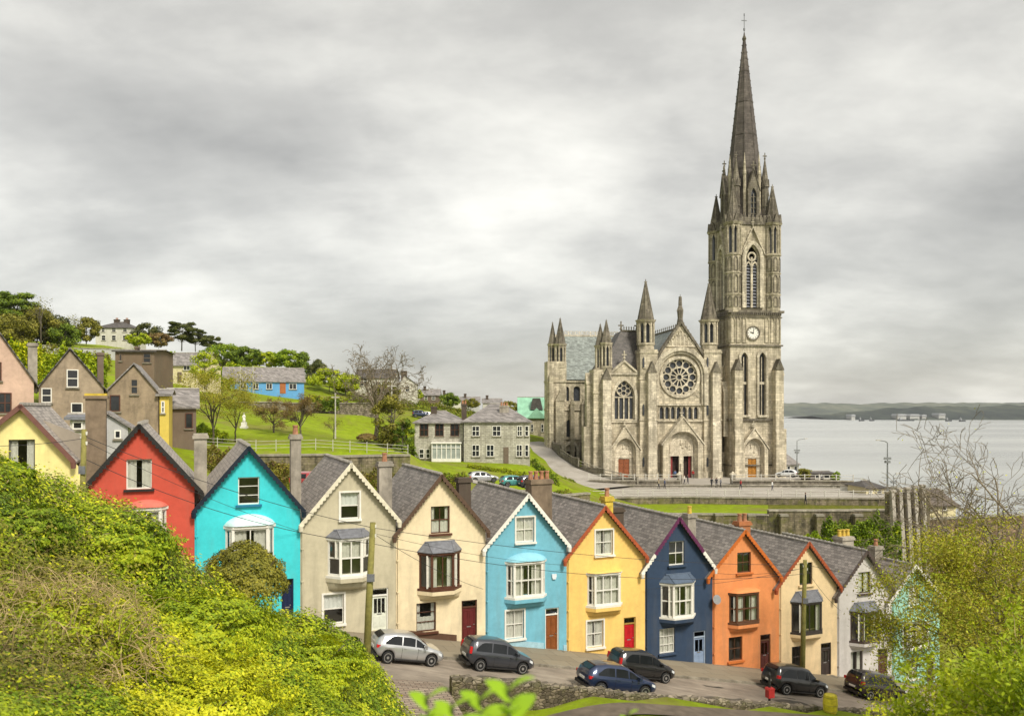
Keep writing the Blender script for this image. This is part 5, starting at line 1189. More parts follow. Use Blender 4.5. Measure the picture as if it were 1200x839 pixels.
        for xh in (-.42, .42): m.box(xh, xh+.16, min(sgn*.84, sgn*(fn(xh)[3]+.018)), max(sgn*.84, sgn*(fn(xh)[3]+.018)), .80, .83)
        m.build('door_handle', paintm, root)
        m = MB(); m.box(-.9, .92, min(sgn*.8, sgn*(fn(0)[3]*.99+.006)), max(sgn*.8, sgn*(fn(0)[3]*.99+.006)), .2, .27); 
        for xd in (-.53, .40, ): m.box(xd, xd+.012, min(sgn*.7, sgn*(fn(xd)[3]*.998+.004)), max(sgn*.7, sgn*(fn(xd)[3]*.998+.004)), .3, .86)
        m.build('sill_trim', M['black'], root)
    m = MB(); m.box(1.9, 2.07, -.5, .5, .34, .46); m.box(1.95, 2.055, -.42, .42, .5, .56); m.build('grille', M['black'], root)
    m = MB(); m.box(-2.03, -1.95, -.26, .26, .62, .73); m.build('number_plate', M['pot_yellow'] if False else M['white'], root)
    m = MB(); m.box(-2.02, -1.8, -.7, .7, .26, .42); m.build('bumper', M['black'], root)
    for sx in (-1, 1):
        for sy in (-1, 1):
            yc = sy*(fn(0)[3]-.13); wh = empty('wheel'); wh.parent = root
            m = MB(); m.M = Matrix.Translation((sx*WB, yc, RW))@Matrix.Rotation(math.pi/2, 4, 'X')
            m.cone(0, 0, -.1, .1, RW*.99, RW*.99, 22); m.cone(0, 0, .1, .115, RW*.99, RW*.86, 22); m.cone(0, 0, -.115, -.1, RW*.86, RW*.99, 22)
            m.build('tyre', M['tyre'], wh)
            m = MB(); m.M = Matrix.Translation((sx*WB, yc+sy*.113, RW))@Matrix.Rotation(math.pi/2, 4, 'X'); m.cone(0, 0, -.012, .012, .07, .07, 10)
            for k in range(6):
                a = k*math.pi/3; q = MB; c_, s_ = math.cos(a), math.sin(a); m.face((c_*.05-s_*.04, s_*.05+c_*.04, .0), (c_*.05+s_*.04, s_*.05-c_*.04, 0), (c_*RW*.66+s_*.035, s_*RW*.66-c_*.035, 0), (c_*RW*.66-s_*.035, s_*RW*.66+c_*.035, 0))
            m.M = m.M@Matrix.Rotation(math.pi/2, 4, 'X')@Matrix.Rotation(0, 4, 'X'); m.ring(circ(0, 0, RW*.72, 22), circ(0, 0, RW*.62, 22), -.012, .012); m.build('rim', M['rim'], wh)
    return root
def carpaint(name, c, metal=.3):
    return m_plain(name, c, .28, .05, .5, metal=metal, spec=.5, coat=.7)
CP = {'silver': carpaint('silver_paint', (.46, .465, .47), .6), 'grey': carpaint('graphite_paint', (.045, .048, .058)), 'black': carpaint('black_car_paint', (.012, .012, .013), .1), 'blue': carpaint('blue_car_paint', (.022, .036, .085), .4), 'plum': carpaint('dark_plum_paint', (.028, .017, .02), .2), 'white': carpaint('white_car_paint', (.65, .66, .66), 0), 'teal': carpaint('teal_car_paint', (.06, .25, .24), .2), 'red': carpaint('red_car_paint', (.35, .03, .03), .2)}
def street_car(pxa, pxb, o, kind, cpm, lab, lift=0, L=None):
    s0, s1 = S(pxa, o), S(pxb, o); c = make_car(kind, cpm); L = L or max(3.7, min(4.3, s1-s0)); s = (s0+s1)/2
    e_ = .8; sl_ = (zst(s+e_)-zst(s-e_))/(2*e_)
    oc = o-.86
    c.location = Wp(s, oc, zst(s)+.01+lift); c.rotation_euler = (0, math.atan(-sl_), ANG); c.scale = (L/4.06, 1, 1.0)
    tag(c, lab, 'car', 'cars parked on the steep street'); return c
street_car(437, 520, 5.6, 'hatch', CP['silver'], 'silver hatchback parked below the cream house with maroon frames')
street_car(546, 627, 5.8, 'mpv', CP['grey'], 'dark graphite tall hatchback parked in front of the sky blue house')
street_car(723, 793, 5.4, 'mpv', CP['black'], 'black rounded hatchback at the kerb below the navy house')
street_car(686, 772, 8.5, 'hatch', CP['blue'], 'dark blue hatchback beside the black hatchback, partly behind the low wall')
street_car(908, 973, 5.8, 'suv', CP['black'], 'black crossover parked below the straight pole and peach house')
street_car(1007, 1066, 5.4, 'suv', CP['plum'], 'dark plum car parked before the pale grey house near the willow')
# ------------------------------------------------------------------ background buildings
def bgwin(parent, x, z, w_, h_, y=0.0, fm=None, cols=1, rows=2, name='window'):
    m = MB(); f_ = .09; m.ring(rect(x-w_/2, x+w_/2, z, z+h_), rect(x-w_/2+f_, x+w_/2-f_, z+f_, z+h_-f_), y-.1, y+.02)
    for k in range(1, rows): m.box(x-w_/2+f_, x+w_/2-f_, y-.085, y+.01, z+h_*k/rows-.04, z+h_*k/rows+.04)
    for k in range(1, cols): m.box(x-w_/2+w_*k/cols-.04, x-w_/2+w_*k/cols+.04, y-.08, y+.01, z+f_, z+h_-f_)
    o = m.build(name, fm or W_, parent); p = MB(); p.face((x-w_/2+.03, y-.03, z+.03), (x+w_/2-.03, y-.03, z+.03), (x+w_/2-.03, y-.03, z+h_-.03), (x-w_/2+.03, y-.03, z+h_-.03)); p.build('pane', M['darkglass'], o, fix=False)
    s_ = MB(); s_.box(x-w_/2-.1, x+w_/2+.1, y-.16, y+.02, z-.14, z-.01); s_.build('sill', M['kerb'], o); return o
def bghouse(name, lab, cat, px0, px1, py_base, Y, dep, py_eave, py_ridge, roof, wm, rm, rot=0, wins=(), chims=(), apex=None, over=.35, group=None, doors=(), side=None, down=3, fm=None):
    """front wall spans px0..px1 at distance Y; roof 'gable' (ridge runs away), 'side' (ridge across) or 'hip'"""
    k = Y/F; cx_ = (px0+px1)/2; kx = k/(math.cos(rot)-(cx_-600)/F*math.sin(rot)); W2 = (px1-px0)*kx/2; b0 = P(cx_, py_base, Y); root = empty(name, b0, rot, lab, cat, group)
    he = (py_base-py_eave)*k; hr = (py_base-py_ridge)*k; m = MB(); t_ = .16
    if roof == 'gable':
        xa = ((apex or cx_)-cx_)*kx; m.prism([(-W2, -down), (W2, -down), (W2, he), (xa, hr-.1), (-W2, he)], 0, dep)
        wo = m.build('wall', wm, root); r = MB(); sl1, sl2 = (hr-he)/(xa+W2), (hr-he)/(W2-xa)
        r.prism([(xa, hr), (xa, hr+t_), (-W2-over, he-over*sl1+t_), (-W2-over, he-over*sl1)], -.25, dep+.25); r.prism([(xa, hr+t_), (xa, hr), (W2+over, he-over*sl2), (W2+over, he-over*sl2+t_)], -.25, dep+.25)
    else:
        m.box(-W2, W2, 0, dep, -down, he); wo = m.build('wall', wm, root); r = MB(); x0, x1, y0_, y1_ = -W2-over, W2+over, -over, dep+over; ym_ = dep/2
        ins = 0 if roof == 'side' else min(W2*.85, dep/2); 
        if roof == 'side':
            m2 = MB(); m2.M = Matrix.Rotation(math.pi/2, 4, 'Z'); m2.prism([(0, he+.001), (dep, he+.001), (ym_, hr-.05)], -W2, W2); m2.build('gable', wm, root)
        e_ = he+.02
        r.face((x0, y0_, e_), (x1, y0_, e_), (x1-ins, ym_, hr), (x0+ins, ym_, hr)); r.face((x1, y1_, e_), (x0, y1_, e_), (x0+ins, ym_, hr), (x1-ins, ym_, hr))
        if ins: r.face((x0, y1_, e_), (x0, y0_, e_), (x0+ins, ym_, hr)); r.face((x1, y0_, e_), (x1, y1_, e_), (x1-ins, ym_, hr))
        r.box(x0, x1, y0_, y0_+.12, e_-.2, e_-.01)
    ro = r.build('roof', rm, root)
    if roof != 'gable': rr_ = MB(); rr_.tube([(x0+ins, ym_, hr+.02), (x1-ins, ym_, hr+.02)], .12, 6); rr_.build('ridge_tiles', M['ridge'], ro)
    for wv in wins:
        pa, pb, ya, yb = wv[:4]; bgwin(root, ((pa+pb)/2-cx_)*kx, (py_base-yb)*k, (pb-pa)*kx, (yb-ya)*k, 0, wv[6] if len(wv) > 6 else fm, *(wv[4:6] if len(wv) > 5 else (1, 2)))
    for pa, pb, ya, yb, dm in doors:
        m = MB(); x, ww, z0_, z1_ = ((pa+pb)/2-cx_)*kx, (pb-pa)*kx, (py_base-yb)*k, (py_base-ya)*k; m.box(x-ww/2, x+ww/2, -.06, .02, z0_, z1_); m.box(x-ww/2+.15, x+ww/2-.15, -.09, -.05, z0_+.15, z0_+(z1_-z0_)*.45); m.box(x-ww/2+.15, x+ww/2-.15, -.09, -.05, z0_+(z1_-z0_)*.52, z1_-.2); m.build('door', dm, root)
    for c in chims:
        px, pt, pb, wpx, y_, cm, npot = c[:7]; chimney(root, (px-cx_)*kx, y_, (py_base-pb)*k-1, (py_base-pt)*k, wpx*k, .9, cm, c[7] if len(c) > 7 else None, npot)
    return root
pinkw = m_plaster('pink_render', (.56, .39, .31), (.25, .19, .15), .6, .25); gr1 = m_plaster('bare_grey_render', (.34, .27, .195), (.10, .08, .06), .9, .38); gr2 = m_plaster('bare_grey_render_two', (.31, .24, .165), (.08, .065, .05), .9, .4)
cream_w = m_plaster('cream_render', (.66, .58, .36), amt=.2); white_w = m_plaster('white_render', (.56, .54, .48), amt=.35); blue_w = m_plaster('school_blue', (.12, .33, .62), amt=.15); brn = m_plaster('brown_render', (.16, .12, .09), amt=.4); grw = m_plaster('pale_grey_render', (.42, .42, .42), amt=.25)
roofA = m_slate('old_slate', (.12, .11, .10), 'y', .3, .5, .3)
pinkh = bghouse('gable_house', 'salmon pink rendered house cut by the left edge', 'house', -66, 41, 520, 66, 9, 446, 372, 'gable', pinkw, roofA, R(33), wins=[(-2, 14, 460, 484, 2, 2, M['brown']), (-12, 2, 424, 446, 1, 2, M['brown'])], chims=[(41, 398, 445, 10, 2.0, greyc, 0)], apex=-14, down=6)
bghouse('gable_house', 'bare grey rendered house with one white attic window', 'house', 46, 122, 512, 74, 8, 454, 409, 'gable', gr1, roofA, R(29), wins=[(78, 92, 433, 454, 1, 2), (49, 61, 455, 472, 1, 2), (83, 97, 472, 484, 1, 1)], chims=[(121, 408, 452, 7, 5.0, brn, 0)], apex=82, down=6)
bghouse('gable_house', 'bare brown gabled house with dark window behind the tall chimney', 'house', 124, 186, 512, 77, 7, 460, 427, 'gable', gr2, M['slatexy'], ANG*.9, wins=[(129, 141, 463, 482, 1, 1, M['brown']), (153, 162, 444, 462, 1, 2, gr2)], apex=157, down=6)
ex = bghouse('yellow_annexe', 'narrow bright yellow annexe wall beside the brown gabled house', 'building', 187, 198, 512, 77.8, 6, 462, 456, 'side', m_plaster('annexe_yellow', (.62, .47, .10), amt=.2), M['slatexy'], ANG*.9, wins=[(189, 193, 470, 484, 1, 2)], down=6)
bghouse('stone_outhouse', 'dark slated outhouse with brown wall right of the yellow annexe', 'building', 199, 230, 508, 84, 7, 477, 455, 'side', brn, M['slatexy'], ANG, wins=[(217, 226, 484, 502, 1, 1, M['brown'])], down=4)
bghouse('brown_building', 'square flat brown building standing behind the bare gables', 'building', 135, 181, 470, 110, 8, 411, 408, 'side', m_plaster('brown_brick_render', (.18, .13, .09), amt=.8), M['roof_dark'], .1, wins=[(140, 143, 415, 423, 1, 1, brn), (168, 177, 414, 425, 1, 2, brn)], chims=[(150, 404, 409, 3, 3, brn, 0)], down=5)
bghouse('white_extension', 'white boxy extension behind the tall chimney', 'building', 82, 106, 520, 58, 3.5, 489, 486, 'side', white_w, M['lead'], ANG, wins=[(85, 97, 494, 503, 1, 1)], down=5)
bghouse('white_extension', 'white extension with sloping side wall right of the tall chimney', 'building', 122, 150, 524, 60, 4, 500, 484, 'gable', grw, M['slatexy'], ANG, wins=[(134, 142, 504, 514, 1, 1)], apex=124, down=5)
bghouse('yellow_house', 'cream yellow two-storey house with slate roof on the hillside', 'house', 192, 238, 448, 150, 8, 428, 412, 'side', cream_w, M['slatexy'], -.05, wins=[(215, 223, 426+2, 434, 2, 1), (197, 203, 437, 444, 1, 2), (228, 233, 430, 437, 1, 2)], doors=[(208, 213, 436, 448, brn)], down=6)
bghouse('hill_house', 'white hipped-roof villa with two chimneys on the hilltop', 'house', 112, 153, 403, 250, 12, 384, 375, 'hip', white_w, M['roof_dark'], .05, wins=[(119, 123, 385, 389, 1, 2), (131, 136, 385, 389, 1, 2), (144, 149, 385, 389, 1, 2), (119, 124, 393, 399, 1, 2), (131, 136, 393, 399, 1, 2), (144, 149, 393, 399, 1, 2)], chims=[(127, 372, 380, 6, 5.6, darkc, 2), (139, 372, 380, 6, 5.6, darkc, 2)], down=8)
sch = bghouse('blue_building', 'long low bright blue building with grey slate roof above the green', 'building', 263, 357, 461, 180, 9, 447, 430, 'side', blue_w, M['slatexy'], .33, wins=[(281, 289, 449, 456, 2, 1), (296, 303, 449, 456, 2, 1), (312, 319, 449, 456, 2, 1), (339, 348, 449, 456, 2, 1)], doors=[(328, 335, 448.5, 461, m_plain('orange_door', (.35, .12, .04), .6))], down=5)
for px in (287, 301): m = MB(); q = (px-314)*180/F; m.tube([(q, -.7, -1), (q, -.7, 6.0)], .09, 6); m.build('vent_pipe', M['railing'], sch)
bghouse('white_house', 'white house with dark gable behind the bare tree', 'house', 416, 462, 463, 220, 9, 443, 432, 'side', white_w, M['roof_dark'], 0, wins=[(417, 431, 441, 452, 3, 2), (440, 446, 447, 455, 1, 2), (452, 458, 447, 455, 1, 2)], down=6)
bghouse('white_house', 'small white gabled house with chimney on the skyline', 'house', 467, 489, 465, 226, 9, 451, 440, 'gable', white_w, M['roof_dark'], .1, wins=[(475, 480, 452, 459, 1, 2)], chims=[(473, 434, 442, 7, 3, darkc, 0)], apex=474, down=6)
for q in [(492,515,476,250,463,456,'side',brn,'low brown roofed house on the skyline by the white gable'),(515,540,478,262,468,461,'hip',white_w,'pale hipped cottage on the skyline above the presbytery'),(540,562,480,270,471,465,'side',grw,'grey cottage on the skyline above the presbytery chimney'),(566,588,481,275,472,467,'side',white_w,'low white cottage at the right end of the skyline cottages')]:
    bghouse('cottage', q[8], 'house', q[0], q[1], q[2], q[3], 8, q[4], q[5], q[6], q[7], M['slatexy'], .05, wins=[(q[0]+5, q[0]+9, q[4]+1.5, q[4]+5.5, 1, 2), (q[1]-9, q[1]-5, q[4]+1.5, q[4]+5.5, 1, 2)], chims=[(q[0]+5, q[5]-4, q[5]+1, 3, 3, darkc, 0)], down=8, group='cottages on the skyline')
pa_ = bghouse('stone_house', 'older grey stone house with white glazed porch, left of the presbytery', 'house', 486, 542.5, 542, 126, 11, 495, 482, 'hip', M['stone_house'], M['slatexy'], .02, wins=[(492, 502, 496, 511, 2, 2, M['brown']), (510, 520, 496, 511, 2, 2, M['brown']), (528, 538, 496, 511, 2, 2, M['brown']), (491, 497, 526, 537, 1, 2), (499, 504, 526, 537, 1, 2)], chims=[(506, 476, 484, 7, 4, darkc, 0), (542.5, 473, 488, 6, 4, darkc, 2)], down=4)
k_ = 126/F; m = MB(); xa_, xb_ = (507-514.2)*k_, (540-514.2)*k_
for i in range(7): q = xa_+(xb_-xa_)*i/6; m.box(q-.07, q+.07, -1.3, -1.16, 0, 3.0)
m.box(xa_, xb_, -1.32, -1.14, 0, .7); m.box(xa_, xb_, -1.32, -1.14, 2.3, 2.4); m.box(xa_-.15, xb_+.15, -1.45, -.0, 3.0, 3.2); m.box(xa_, xa_+.1, -1.14, 0, 0, 3); m.box(xb_-.1, xb_, -1.14, 0, 0, 3); po = m.build('porch', W_, pa_); M['porchglass'] = m_plain('pale_porch_glass', (.30, .33, .31), .3, .2, 1)
m = MB(); m.face((xa_, -1.2, .7), (xb_, -1.2, .7), (xb_, -1.2, 3), (xa_, -1.2, 3)); m.build('pane', M['porchglass'], po, fix=False)
bghouse('presbytery', 'larger pale stone presbytery with hipped slate roof beside the ramp', 'house', 543.5, 621, 543, 125, 13, 494, 473, 'hip', M['stone_house'], M['slatexy'], .02, wins=[(553, 562, 499, 511, 2, 2), (577, 587, 499, 511, 2, 2), (606, 612, 499, 511, 2, 2), (615, 619.5, 499, 511, 1, 2), (553, 562, 521, 535, 2, 2), (570, 579, 521, 535, 2, 2), (605, 612, 521, 535, 2, 2), (615, 619.5, 521, 535, 1, 2)], chims=[(591, 475, 492, 11, 3, greyc, 3)], doors=[(590, 596, 524, 543, brn)], down=4)
gb_ = bghouse('church_hall', 'stone hall with bright green copper roof left of the cathedral', 'building', 608, 648, 518, 215, 14, 490, 465, 'side', M['stone_stain'], M['copper'], 0, wins=[(622, 625, 497, 506, 1, 2), (634, 637, 497, 506, 1, 2)], down=4)
k_ = 215/F; m = MB(); q = (629-628)*k_; m.prism([(q-2.6, (518-490)*k_), (q+2.6, (518-490)*k_), (q, (518-478)*k_)], -.6, 4.6); m.build('dormer', M['copper'], gb_)
m = MB(); m.prism([(q-1.7, (518-480)*k_), (q+1.7, (518-480)*k_), (q+1.0, (518-466.5)*k_), (q-1.0, (518-466.5)*k_)], 2.0, 5.0); m.build('vent_turret', M['roof_dark'], gb_)
bghouse('lodge', 'low grey stone lodge with slate roof right of the tower', 'building', 919, 936, 555, 172, 6, 544, 534, 'hip', M['stone_house'], M['slatexy'], .1, wins=[(922, 926, 546, 551, 1, 1), (930, 934, 546, 551, 1, 1)], down=4)
bghouse('kiosk', 'dark flat-roofed kiosk at the edge of the cathedral terrace', 'building', 950, 976, 563, 150, 4, 554, 553, 'side', m_plaster('kiosk_dark', (.10, .085, .075), amt=.3), M['roof_dark'], .1, wins=[(955, 961, 556, 561, 1, 1), (965, 972, 556, 561, 1, 1)], down=3)
bghouse('cream_cottage', 'cream cottage with dark roof beyond the railing above the sea', 'house', 1015, 1036, 582, 132, 6, 571, 565, 'hip', cream_w, M['roof_dark'], .15, wins=[(1018, 1022, 573, 578, 1, 1), (1028, 1033, 573, 578, 1, 1)], down=8)
bghouse('terrace_roof_house', 'brown roofed house with pale yellow wall right of the buttresses', 'house', 1082, 1120, 600, 122, 8, 592, 576, 'side', cream_w, m_slate('brown_slate', (.12, .095, .075), 'xy', .2, .5, .3), .2, wins=[(1090, 1094, 593.5, 598, 1, 1), (1104, 1109, 593.5, 598, 1, 1)], down=12)
# ------------------------------------------------------------------ foliage tools
def leaf_mesh(name, pos, size, mat, rng, up=.35, aspect=.55, nrm=None):
    n = len(pos); pos = np.asarray(pos, float); size = np.broadcast_to(np.asarray(size, float), (n,))*rng.uniform(.65, 1.3, n)
    a = rng.normal(size=(n, 3)); a /= np.linalg.norm(a, axis=1)[:, None]
    b = rng.normal(size=(n, 3)); b[:, 2] += up*2
    if nrm is not None: b = b*.42+np.asarray(nrm)*1.2
    a = np.cross(b, a); a /= np.linalg.norm(a, axis=1)[:, None]; c = np.cross(a, b); c /= np.linalg.norm(c, axis=1)[:, None]
    a *= size[:, None]*.5; c *= size[:, None]*.5*aspect
    v = np.stack([pos-a, pos+c*1.0-a*.15, pos+a, pos-c*1.0-a*.15], 1).reshape(-1, 3)
    me = bpy.data.meshes.new(name); me.vertices.add(4*n); me.vertices.foreach_set('co', v.ravel()); me.loops.add(4*n); me.loops.foreach_set('vertex_index', np.arange(4*n, dtype=np.int32))
    me.polygons.add(n); me.polygons.foreach_set('loop_start', np.arange(0, 4*n, 4, dtype=np.int32)); me.polygons.foreach_set('loop_total', np.full(n, 4, np.int32))
    me.materials.append(mat); me.update(calc_edges=True); o = bpy.data.objects.new(name, me); col.objects.link(o); return o
LF = {
 'lime': m_leaf('lime_leaves', (.13, .19, .008), (.32, .40, .012), (.54, .56, .018), .45),
 'green': m_leaf('green_leaves', (.055, .11, .008), (.20, .30, .012), (.38, .44, .02), .45),
 'dark': m_leaf('dark_leaves', (.024, .036, .012), (.075, .09, .02), (.17, .165, .04)),
 'olive': m_leaf('olive_leaves', (.07, .075, .012), (.19, .185, .022), (.33, .29, .05)),
 'gold': m_leaf('golden_leaves', (.26, .28, .008), (.52, .54, .014), (.76, .72, .03), .45),
 'rust': m_leaf('reddish_leaves', (.09, .055, .03), (.20, .13, .05), (.25, .2, .05)),
 'ivy': m_leaf('ivy_leaves', (.03, .055, .008), (.11, .17, .012), (.24, .30, .022)),
 'willow': m_leaf('willow_leaves', (.13, .12, .015), (.31, .28, .028), (.46, .42, .04), .4),
 'dryleaf': m_leaf('dry_grass', (.17, .13, .06), (.33, .26, .12), (.40, .33, .15)),
}
def branch(m, p, d, L, r, depth, rng, tips, gn=.25, split=(2, 3), droop=0.0, seg=4, shrink=.68, spread=.6, sides=5, rmin=.006):
    pts_ = [p]; rad = [r]; d = d.normalized(); q = p.copy()
    for k in range(seg):
        d = (d+Vector(rng.normal(0, gn*.5, 3))+Vector((0, 0, -droop))).normalized(); q = q+d*(L/seg); pts_.append(q.copy()); rad.append(max(rmin, r*(1-.45*(k+1)/seg)))
    m.tube(pts_, rad, sides if r > .03 else 3, cap=False)
    if depth == 0: tips.extend(pts_[2:]); return
    n = rng.integers(split[0], split[1]+1)
    for k in range(n):
        t_ = .45+.55*(k+1)/n; i = min(seg, int(t_*seg)); base = pts_[i]
        ax = Vector(rng.normal(0, 1, 3)); ax = (ax-d*ax.dot(d)).normalized()
        branch(m, base, d*(1-spread*.4)+ax*spread*rng.uniform(.7, 1.3)+Vector((0, 0, .12)), L*shrink*rng.uniform(.8, 1.15), rad[i]*.68, depth-1, rng, tips, gn, split, droop, seg, shrink, spread, sides, rmin)
def tree(name, lab, base, H, spreadm, leaf, nleaf, lsize, seed, depth=3, trunkf=.3, r=None, bark='bark', clump=.5, group=None, lean=(0, 0), shape='round', cat='tree', split=(2, 3), spread=.65, gn=.25, droop=0.0, ntop=5, rmin=.006):
    rng = np.random.default_rng(seed); root = empty(name, base, 0, lab, cat, group); m = MB(); tips = []; r = r or H*.022
    tr = [Vector((0, 0, -.6))]; rad = [r*1.25]; n = 5
    ht = H*trunkf
    for k in range(n): tr.append(Vector((lean[0]*(k+1)/n+rng.normal(0, r*.35), lean[1]*(k+1)/n+rng.normal(0, r*.35), ht*(k+1)/n))); rad.append(r*(1-.06*k))
    m.tube(tr, rad, 8)
    for k in range(ntop):
        a = 2*math.pi*k/ntop+rng.uniform(-.4, .4); tilt = rng.uniform(.35, 1.0) if k else .1
        d_ = Vector((math.cos(a)*tilt*spreadm/H*1.9, math.sin(a)*tilt*spreadm/H*1.9, 1)); branch(m, tr[-1-(k % 2)], d_, (H-ht)*.48, r*.62, depth-1, rng, tips, gn, split, droop, spread=spread, rmin=rmin)
    m.build('trunk', M[bark], root, smooth=True, fix=False)
    tp = np.array([tuple(t_) for t_ in tips])
    # bring the crown to the height and width it has
    if nleaf:
        idx = rng.integers(0, len(tp), nleaf); pp = tp[idx]+rng.normal(0, clump, (nleaf, 3))*np.array([1, 1, .7])
        o = leaf_mesh('crown', pp, lsize, LF[leaf], rng); o.parent = root
    return root, tp
def blob_tree(name, lab, base, H, Wd, leaf, n, lsize, seed, trunk=.25, shape='round', group=None, cat='tree', nclump=26, depthf=1.0, flat=.8):
    """crown of many separate leaf clumps on limbs that reach them"""
    rng = np.random.default_rng(seed); root = empty(name, base, 0, lab, cat, group); m = MB(); r = max(.06, H*.02)
    m.tube([(0, 0, -.6), (rng.normal(0, r), rng.normal(0, r), H*trunk), (rng.normal(0, r*2), rng.normal(0, r*2), H*.8)], [r*1.2, r, r*.3], 7)
    cs_ = []; sz = []
    for k in range(nclump):
        if shape == 'cone': t_ = rng.uniform(0, 1)**.8; rad_ = Wd*.5*(1-t_)**.8; z = H*(trunk+(1-trunk)*t_)
        elif shape == 'pine': lv = rng.integers(0, 5); t_ = lv/4; rad_ = Wd*.5*(1-.35*abs(t_-.5)); z = H*(.45+.5*t_)+rng.normal(0, .02*H)
        else: t_ = rng.uniform(-1, 1); rad_ = Wd*.5*math.sqrt(max(.05, 1-t_*t_)); z = H*(trunk+(1-trunk)*(t_+1)/2)
        a = rng.uniform(0, 2*math.pi); q = rad_*rng.uniform(.25, 1)**.6; c_ = Vector((q*math.cos(a), q*math.sin(a)*depthf, z)); cs_.append(c_); sz.append(rng.uniform(.10, .2)*min(Wd, H*1.4))
        b0 = Vector((0, 0, max(H*trunk*.7, z-q*.7))); m.tube([b0, b0.lerp(c_, .6)+Vector((0, 0, -.04*H)), c_], [r*.4, r*.25, r*.08], 4, cap=False)
    m.build('trunk', M['bark'], root, fix=False)
    w_ = np.array(sz)**2; idx = rng.choice(nclump, n, p=w_/w_.sum()); d_ = rng.normal(size=(n, 3)); d_ /= np.linalg.norm(d_, axis=1)[:, None]; rr_ = rng.uniform(.3, 1, n)**.5
    fl = np.array([1, 1, .38 if shape == 'pine' else flat]); pp = np.array([tuple(c_) for c_ in cs_])[idx]+d_*(rr_*np.array(sz)[idx]*rng.uniform(.75, 1.2, n))[:, None]*fl
    o = leaf_mesh('crown', pp, lsize, LF[leaf], rng, nrm=d_); o.parent = root; return root
# ------------------------------------------------------------------ the bank in the foreground
def cres(u): return float(np.interp(u, [-900,-500,-200,-100,0,30,60,97,135,162,180,195,204,225,260,300,342,375,392,415,447,461,500,540,620], [380,435,480,506,536,557,566,585,599,611,629,644,659,674,690,702,718,733,752,770,800,836,880,920,990]))
def Ycr(u): return float(np.interp(u, [-900, -200, 0, 200, 340, 440, 520, 620], [13, 15, 18, 21, 25, 27, 27, 26]))
def Ybo(u): return float(np.interp(u, [-900, -200, 0, 200, 400, 520, 620], [4.4, 5.2, 6.2, 9, 15, 20, 22]))
def bank_pt(u, t_):
    """t 0 at the foot of the picture, 1 on the crest, beyond 1 down the far side"""
    if t_ <= 1:
        y_ = 905+(cres(u)-905)*t_; Y = Ybo(u)+(Ycr(u)-Ybo(u))*(t_**1.15 if t_ > 0 else t_*.5); p = P(u, y_, Y)
    else:
        p = P(u, cres(u), Ycr(u)); k = (t_-1); p = p+Vector((1.2*k, 7*k, -9*k-4*k*k))
    e_ = sstep(0, .15, t_)*(1-.6*sstep(.85, 1, t_)); q = p*.34
    p = p+Vector((.1, -.35, .9))*(noise.noise(q+Vector((3, 1, 0)))*1.1*e_)+Vector((0, -.2, .8))*(noise.noise(p*1.0)*.42*e_)
    return p
NU, NTT, U0, UW, TB, TW = 250, 130, -900, 1520, -.3, 2.2
us = [U0+UW*i/NU for i in range(NU+1)]; ts = [TB+TW*j/NTT for j in range(NTT+1)]
BG = np.array([[tuple(bank_pt(u, t_)) for t_ in ts] for u in us])
bk = MB(); bk.grid([[tuple(p) for p in r] for r in BG])
for r in (BG[0], BG[-1], BG[:, 0], BG[:, -1]): bk.grid([[tuple(p) for p in r], [(p[0], p[1], min(p[2]-1, T(p[0], p[1])-2)) for p in r]])
t = NT('bank_soil'); v = t.coord(); t.pbr(t.ramp(t.noise(v, 1.4, 6, .7), [(.35, (.06, .075, .012)), (.5, (.12, .13, .018)), (.68, (.18, .15, .05))]), .95, spec=.05); M['soil'] = t.m
tag(bk.build('hillside', M['soil'], smooth=True, fix=False), kind='structure')
dU = np.gradient(BG, axis=0); dT = np.gradient(BG, axis=1); BN = np.cross(dU, dT); BN /= np.linalg.norm(BN, axis=2)[:, :, None]; BN *= np.sign(BN[:, :, 2:3]+1e-9)
def bank_sample(n, rng, urange=(-150, 560), trange=(0, 1.15), dens=None):
    out_p, out_n = [], []
    while sum(len(a) for a in out_p) < n:
        u = rng.uniform(*urange, n); t_ = rng.uniform(*trange, n); keep = np.ones(n, bool)
        if dens is not None: keep = rng.uniform(0, 1, n) < dens(u, 905+(np.interp(u, us, [cres(x) for x in us])-905)*np.minimum(t_, 1), t_)
        u, t_ = u[keep], t_[keep]; i = (u-U0)/UW*NU; j = (t_-TB)/TW*NTT; i0, j0 = i.astype(int), j.astype(int); fi, fj = (i-i0)[:, None], (j-j0)[:, None]
        g = lambda G: G[i0, j0]*(1-fi)*(1-fj)+G[i0+1, j0]*fi*(1-fj)+G[i0, j0+1]*(1-fi)*fj+G[i0+1, j0+1]*fi*fj
        out_p.append(g(BG)); out_n.append(g(BN))
    return np.concatenate(out_p)[:n], np.concatenate(out_n)[:n]
def patch(p, s, seed):                       # slow 3-D noise per point, for patches of one plant
    return np.array([noise.noise(Vector((q[0]*s+seed, q[1]*s, q[2]*s))) for q in p])
rng = np.random.default_rng(11)
def cover(name, lab, leaf, n, size, lift, dens, seed, keepfn=None, aspect=.55, up=.4, trange=(-.1, 1.2), urange=(-420, 560)):
    r_ = np.random.default_rng(seed); p, nn = bank_sample(n, r_, urange, trange, dens)
    if keepfn is not None: k = keepfn(p, r_); p, nn = p[k], nn[k]
    dist = np.abs(p[:, 1]); h_ = patch(p, .8, seed)*.5+patch(p, 2.2, seed+9)*.35
    L_ = lift*(r_.uniform(0, 1, len(p))**.7)*(.55+.9*np.clip(h_+.35, 0, 1.2)); p = p+nn*L_[:, None]
    o = leaf_mesh(name, p, size*(dist/14)**.6, LF[leaf], r_, up=up, aspect=aspect, nrm=nn); tag(o, kind='stuff'); return o
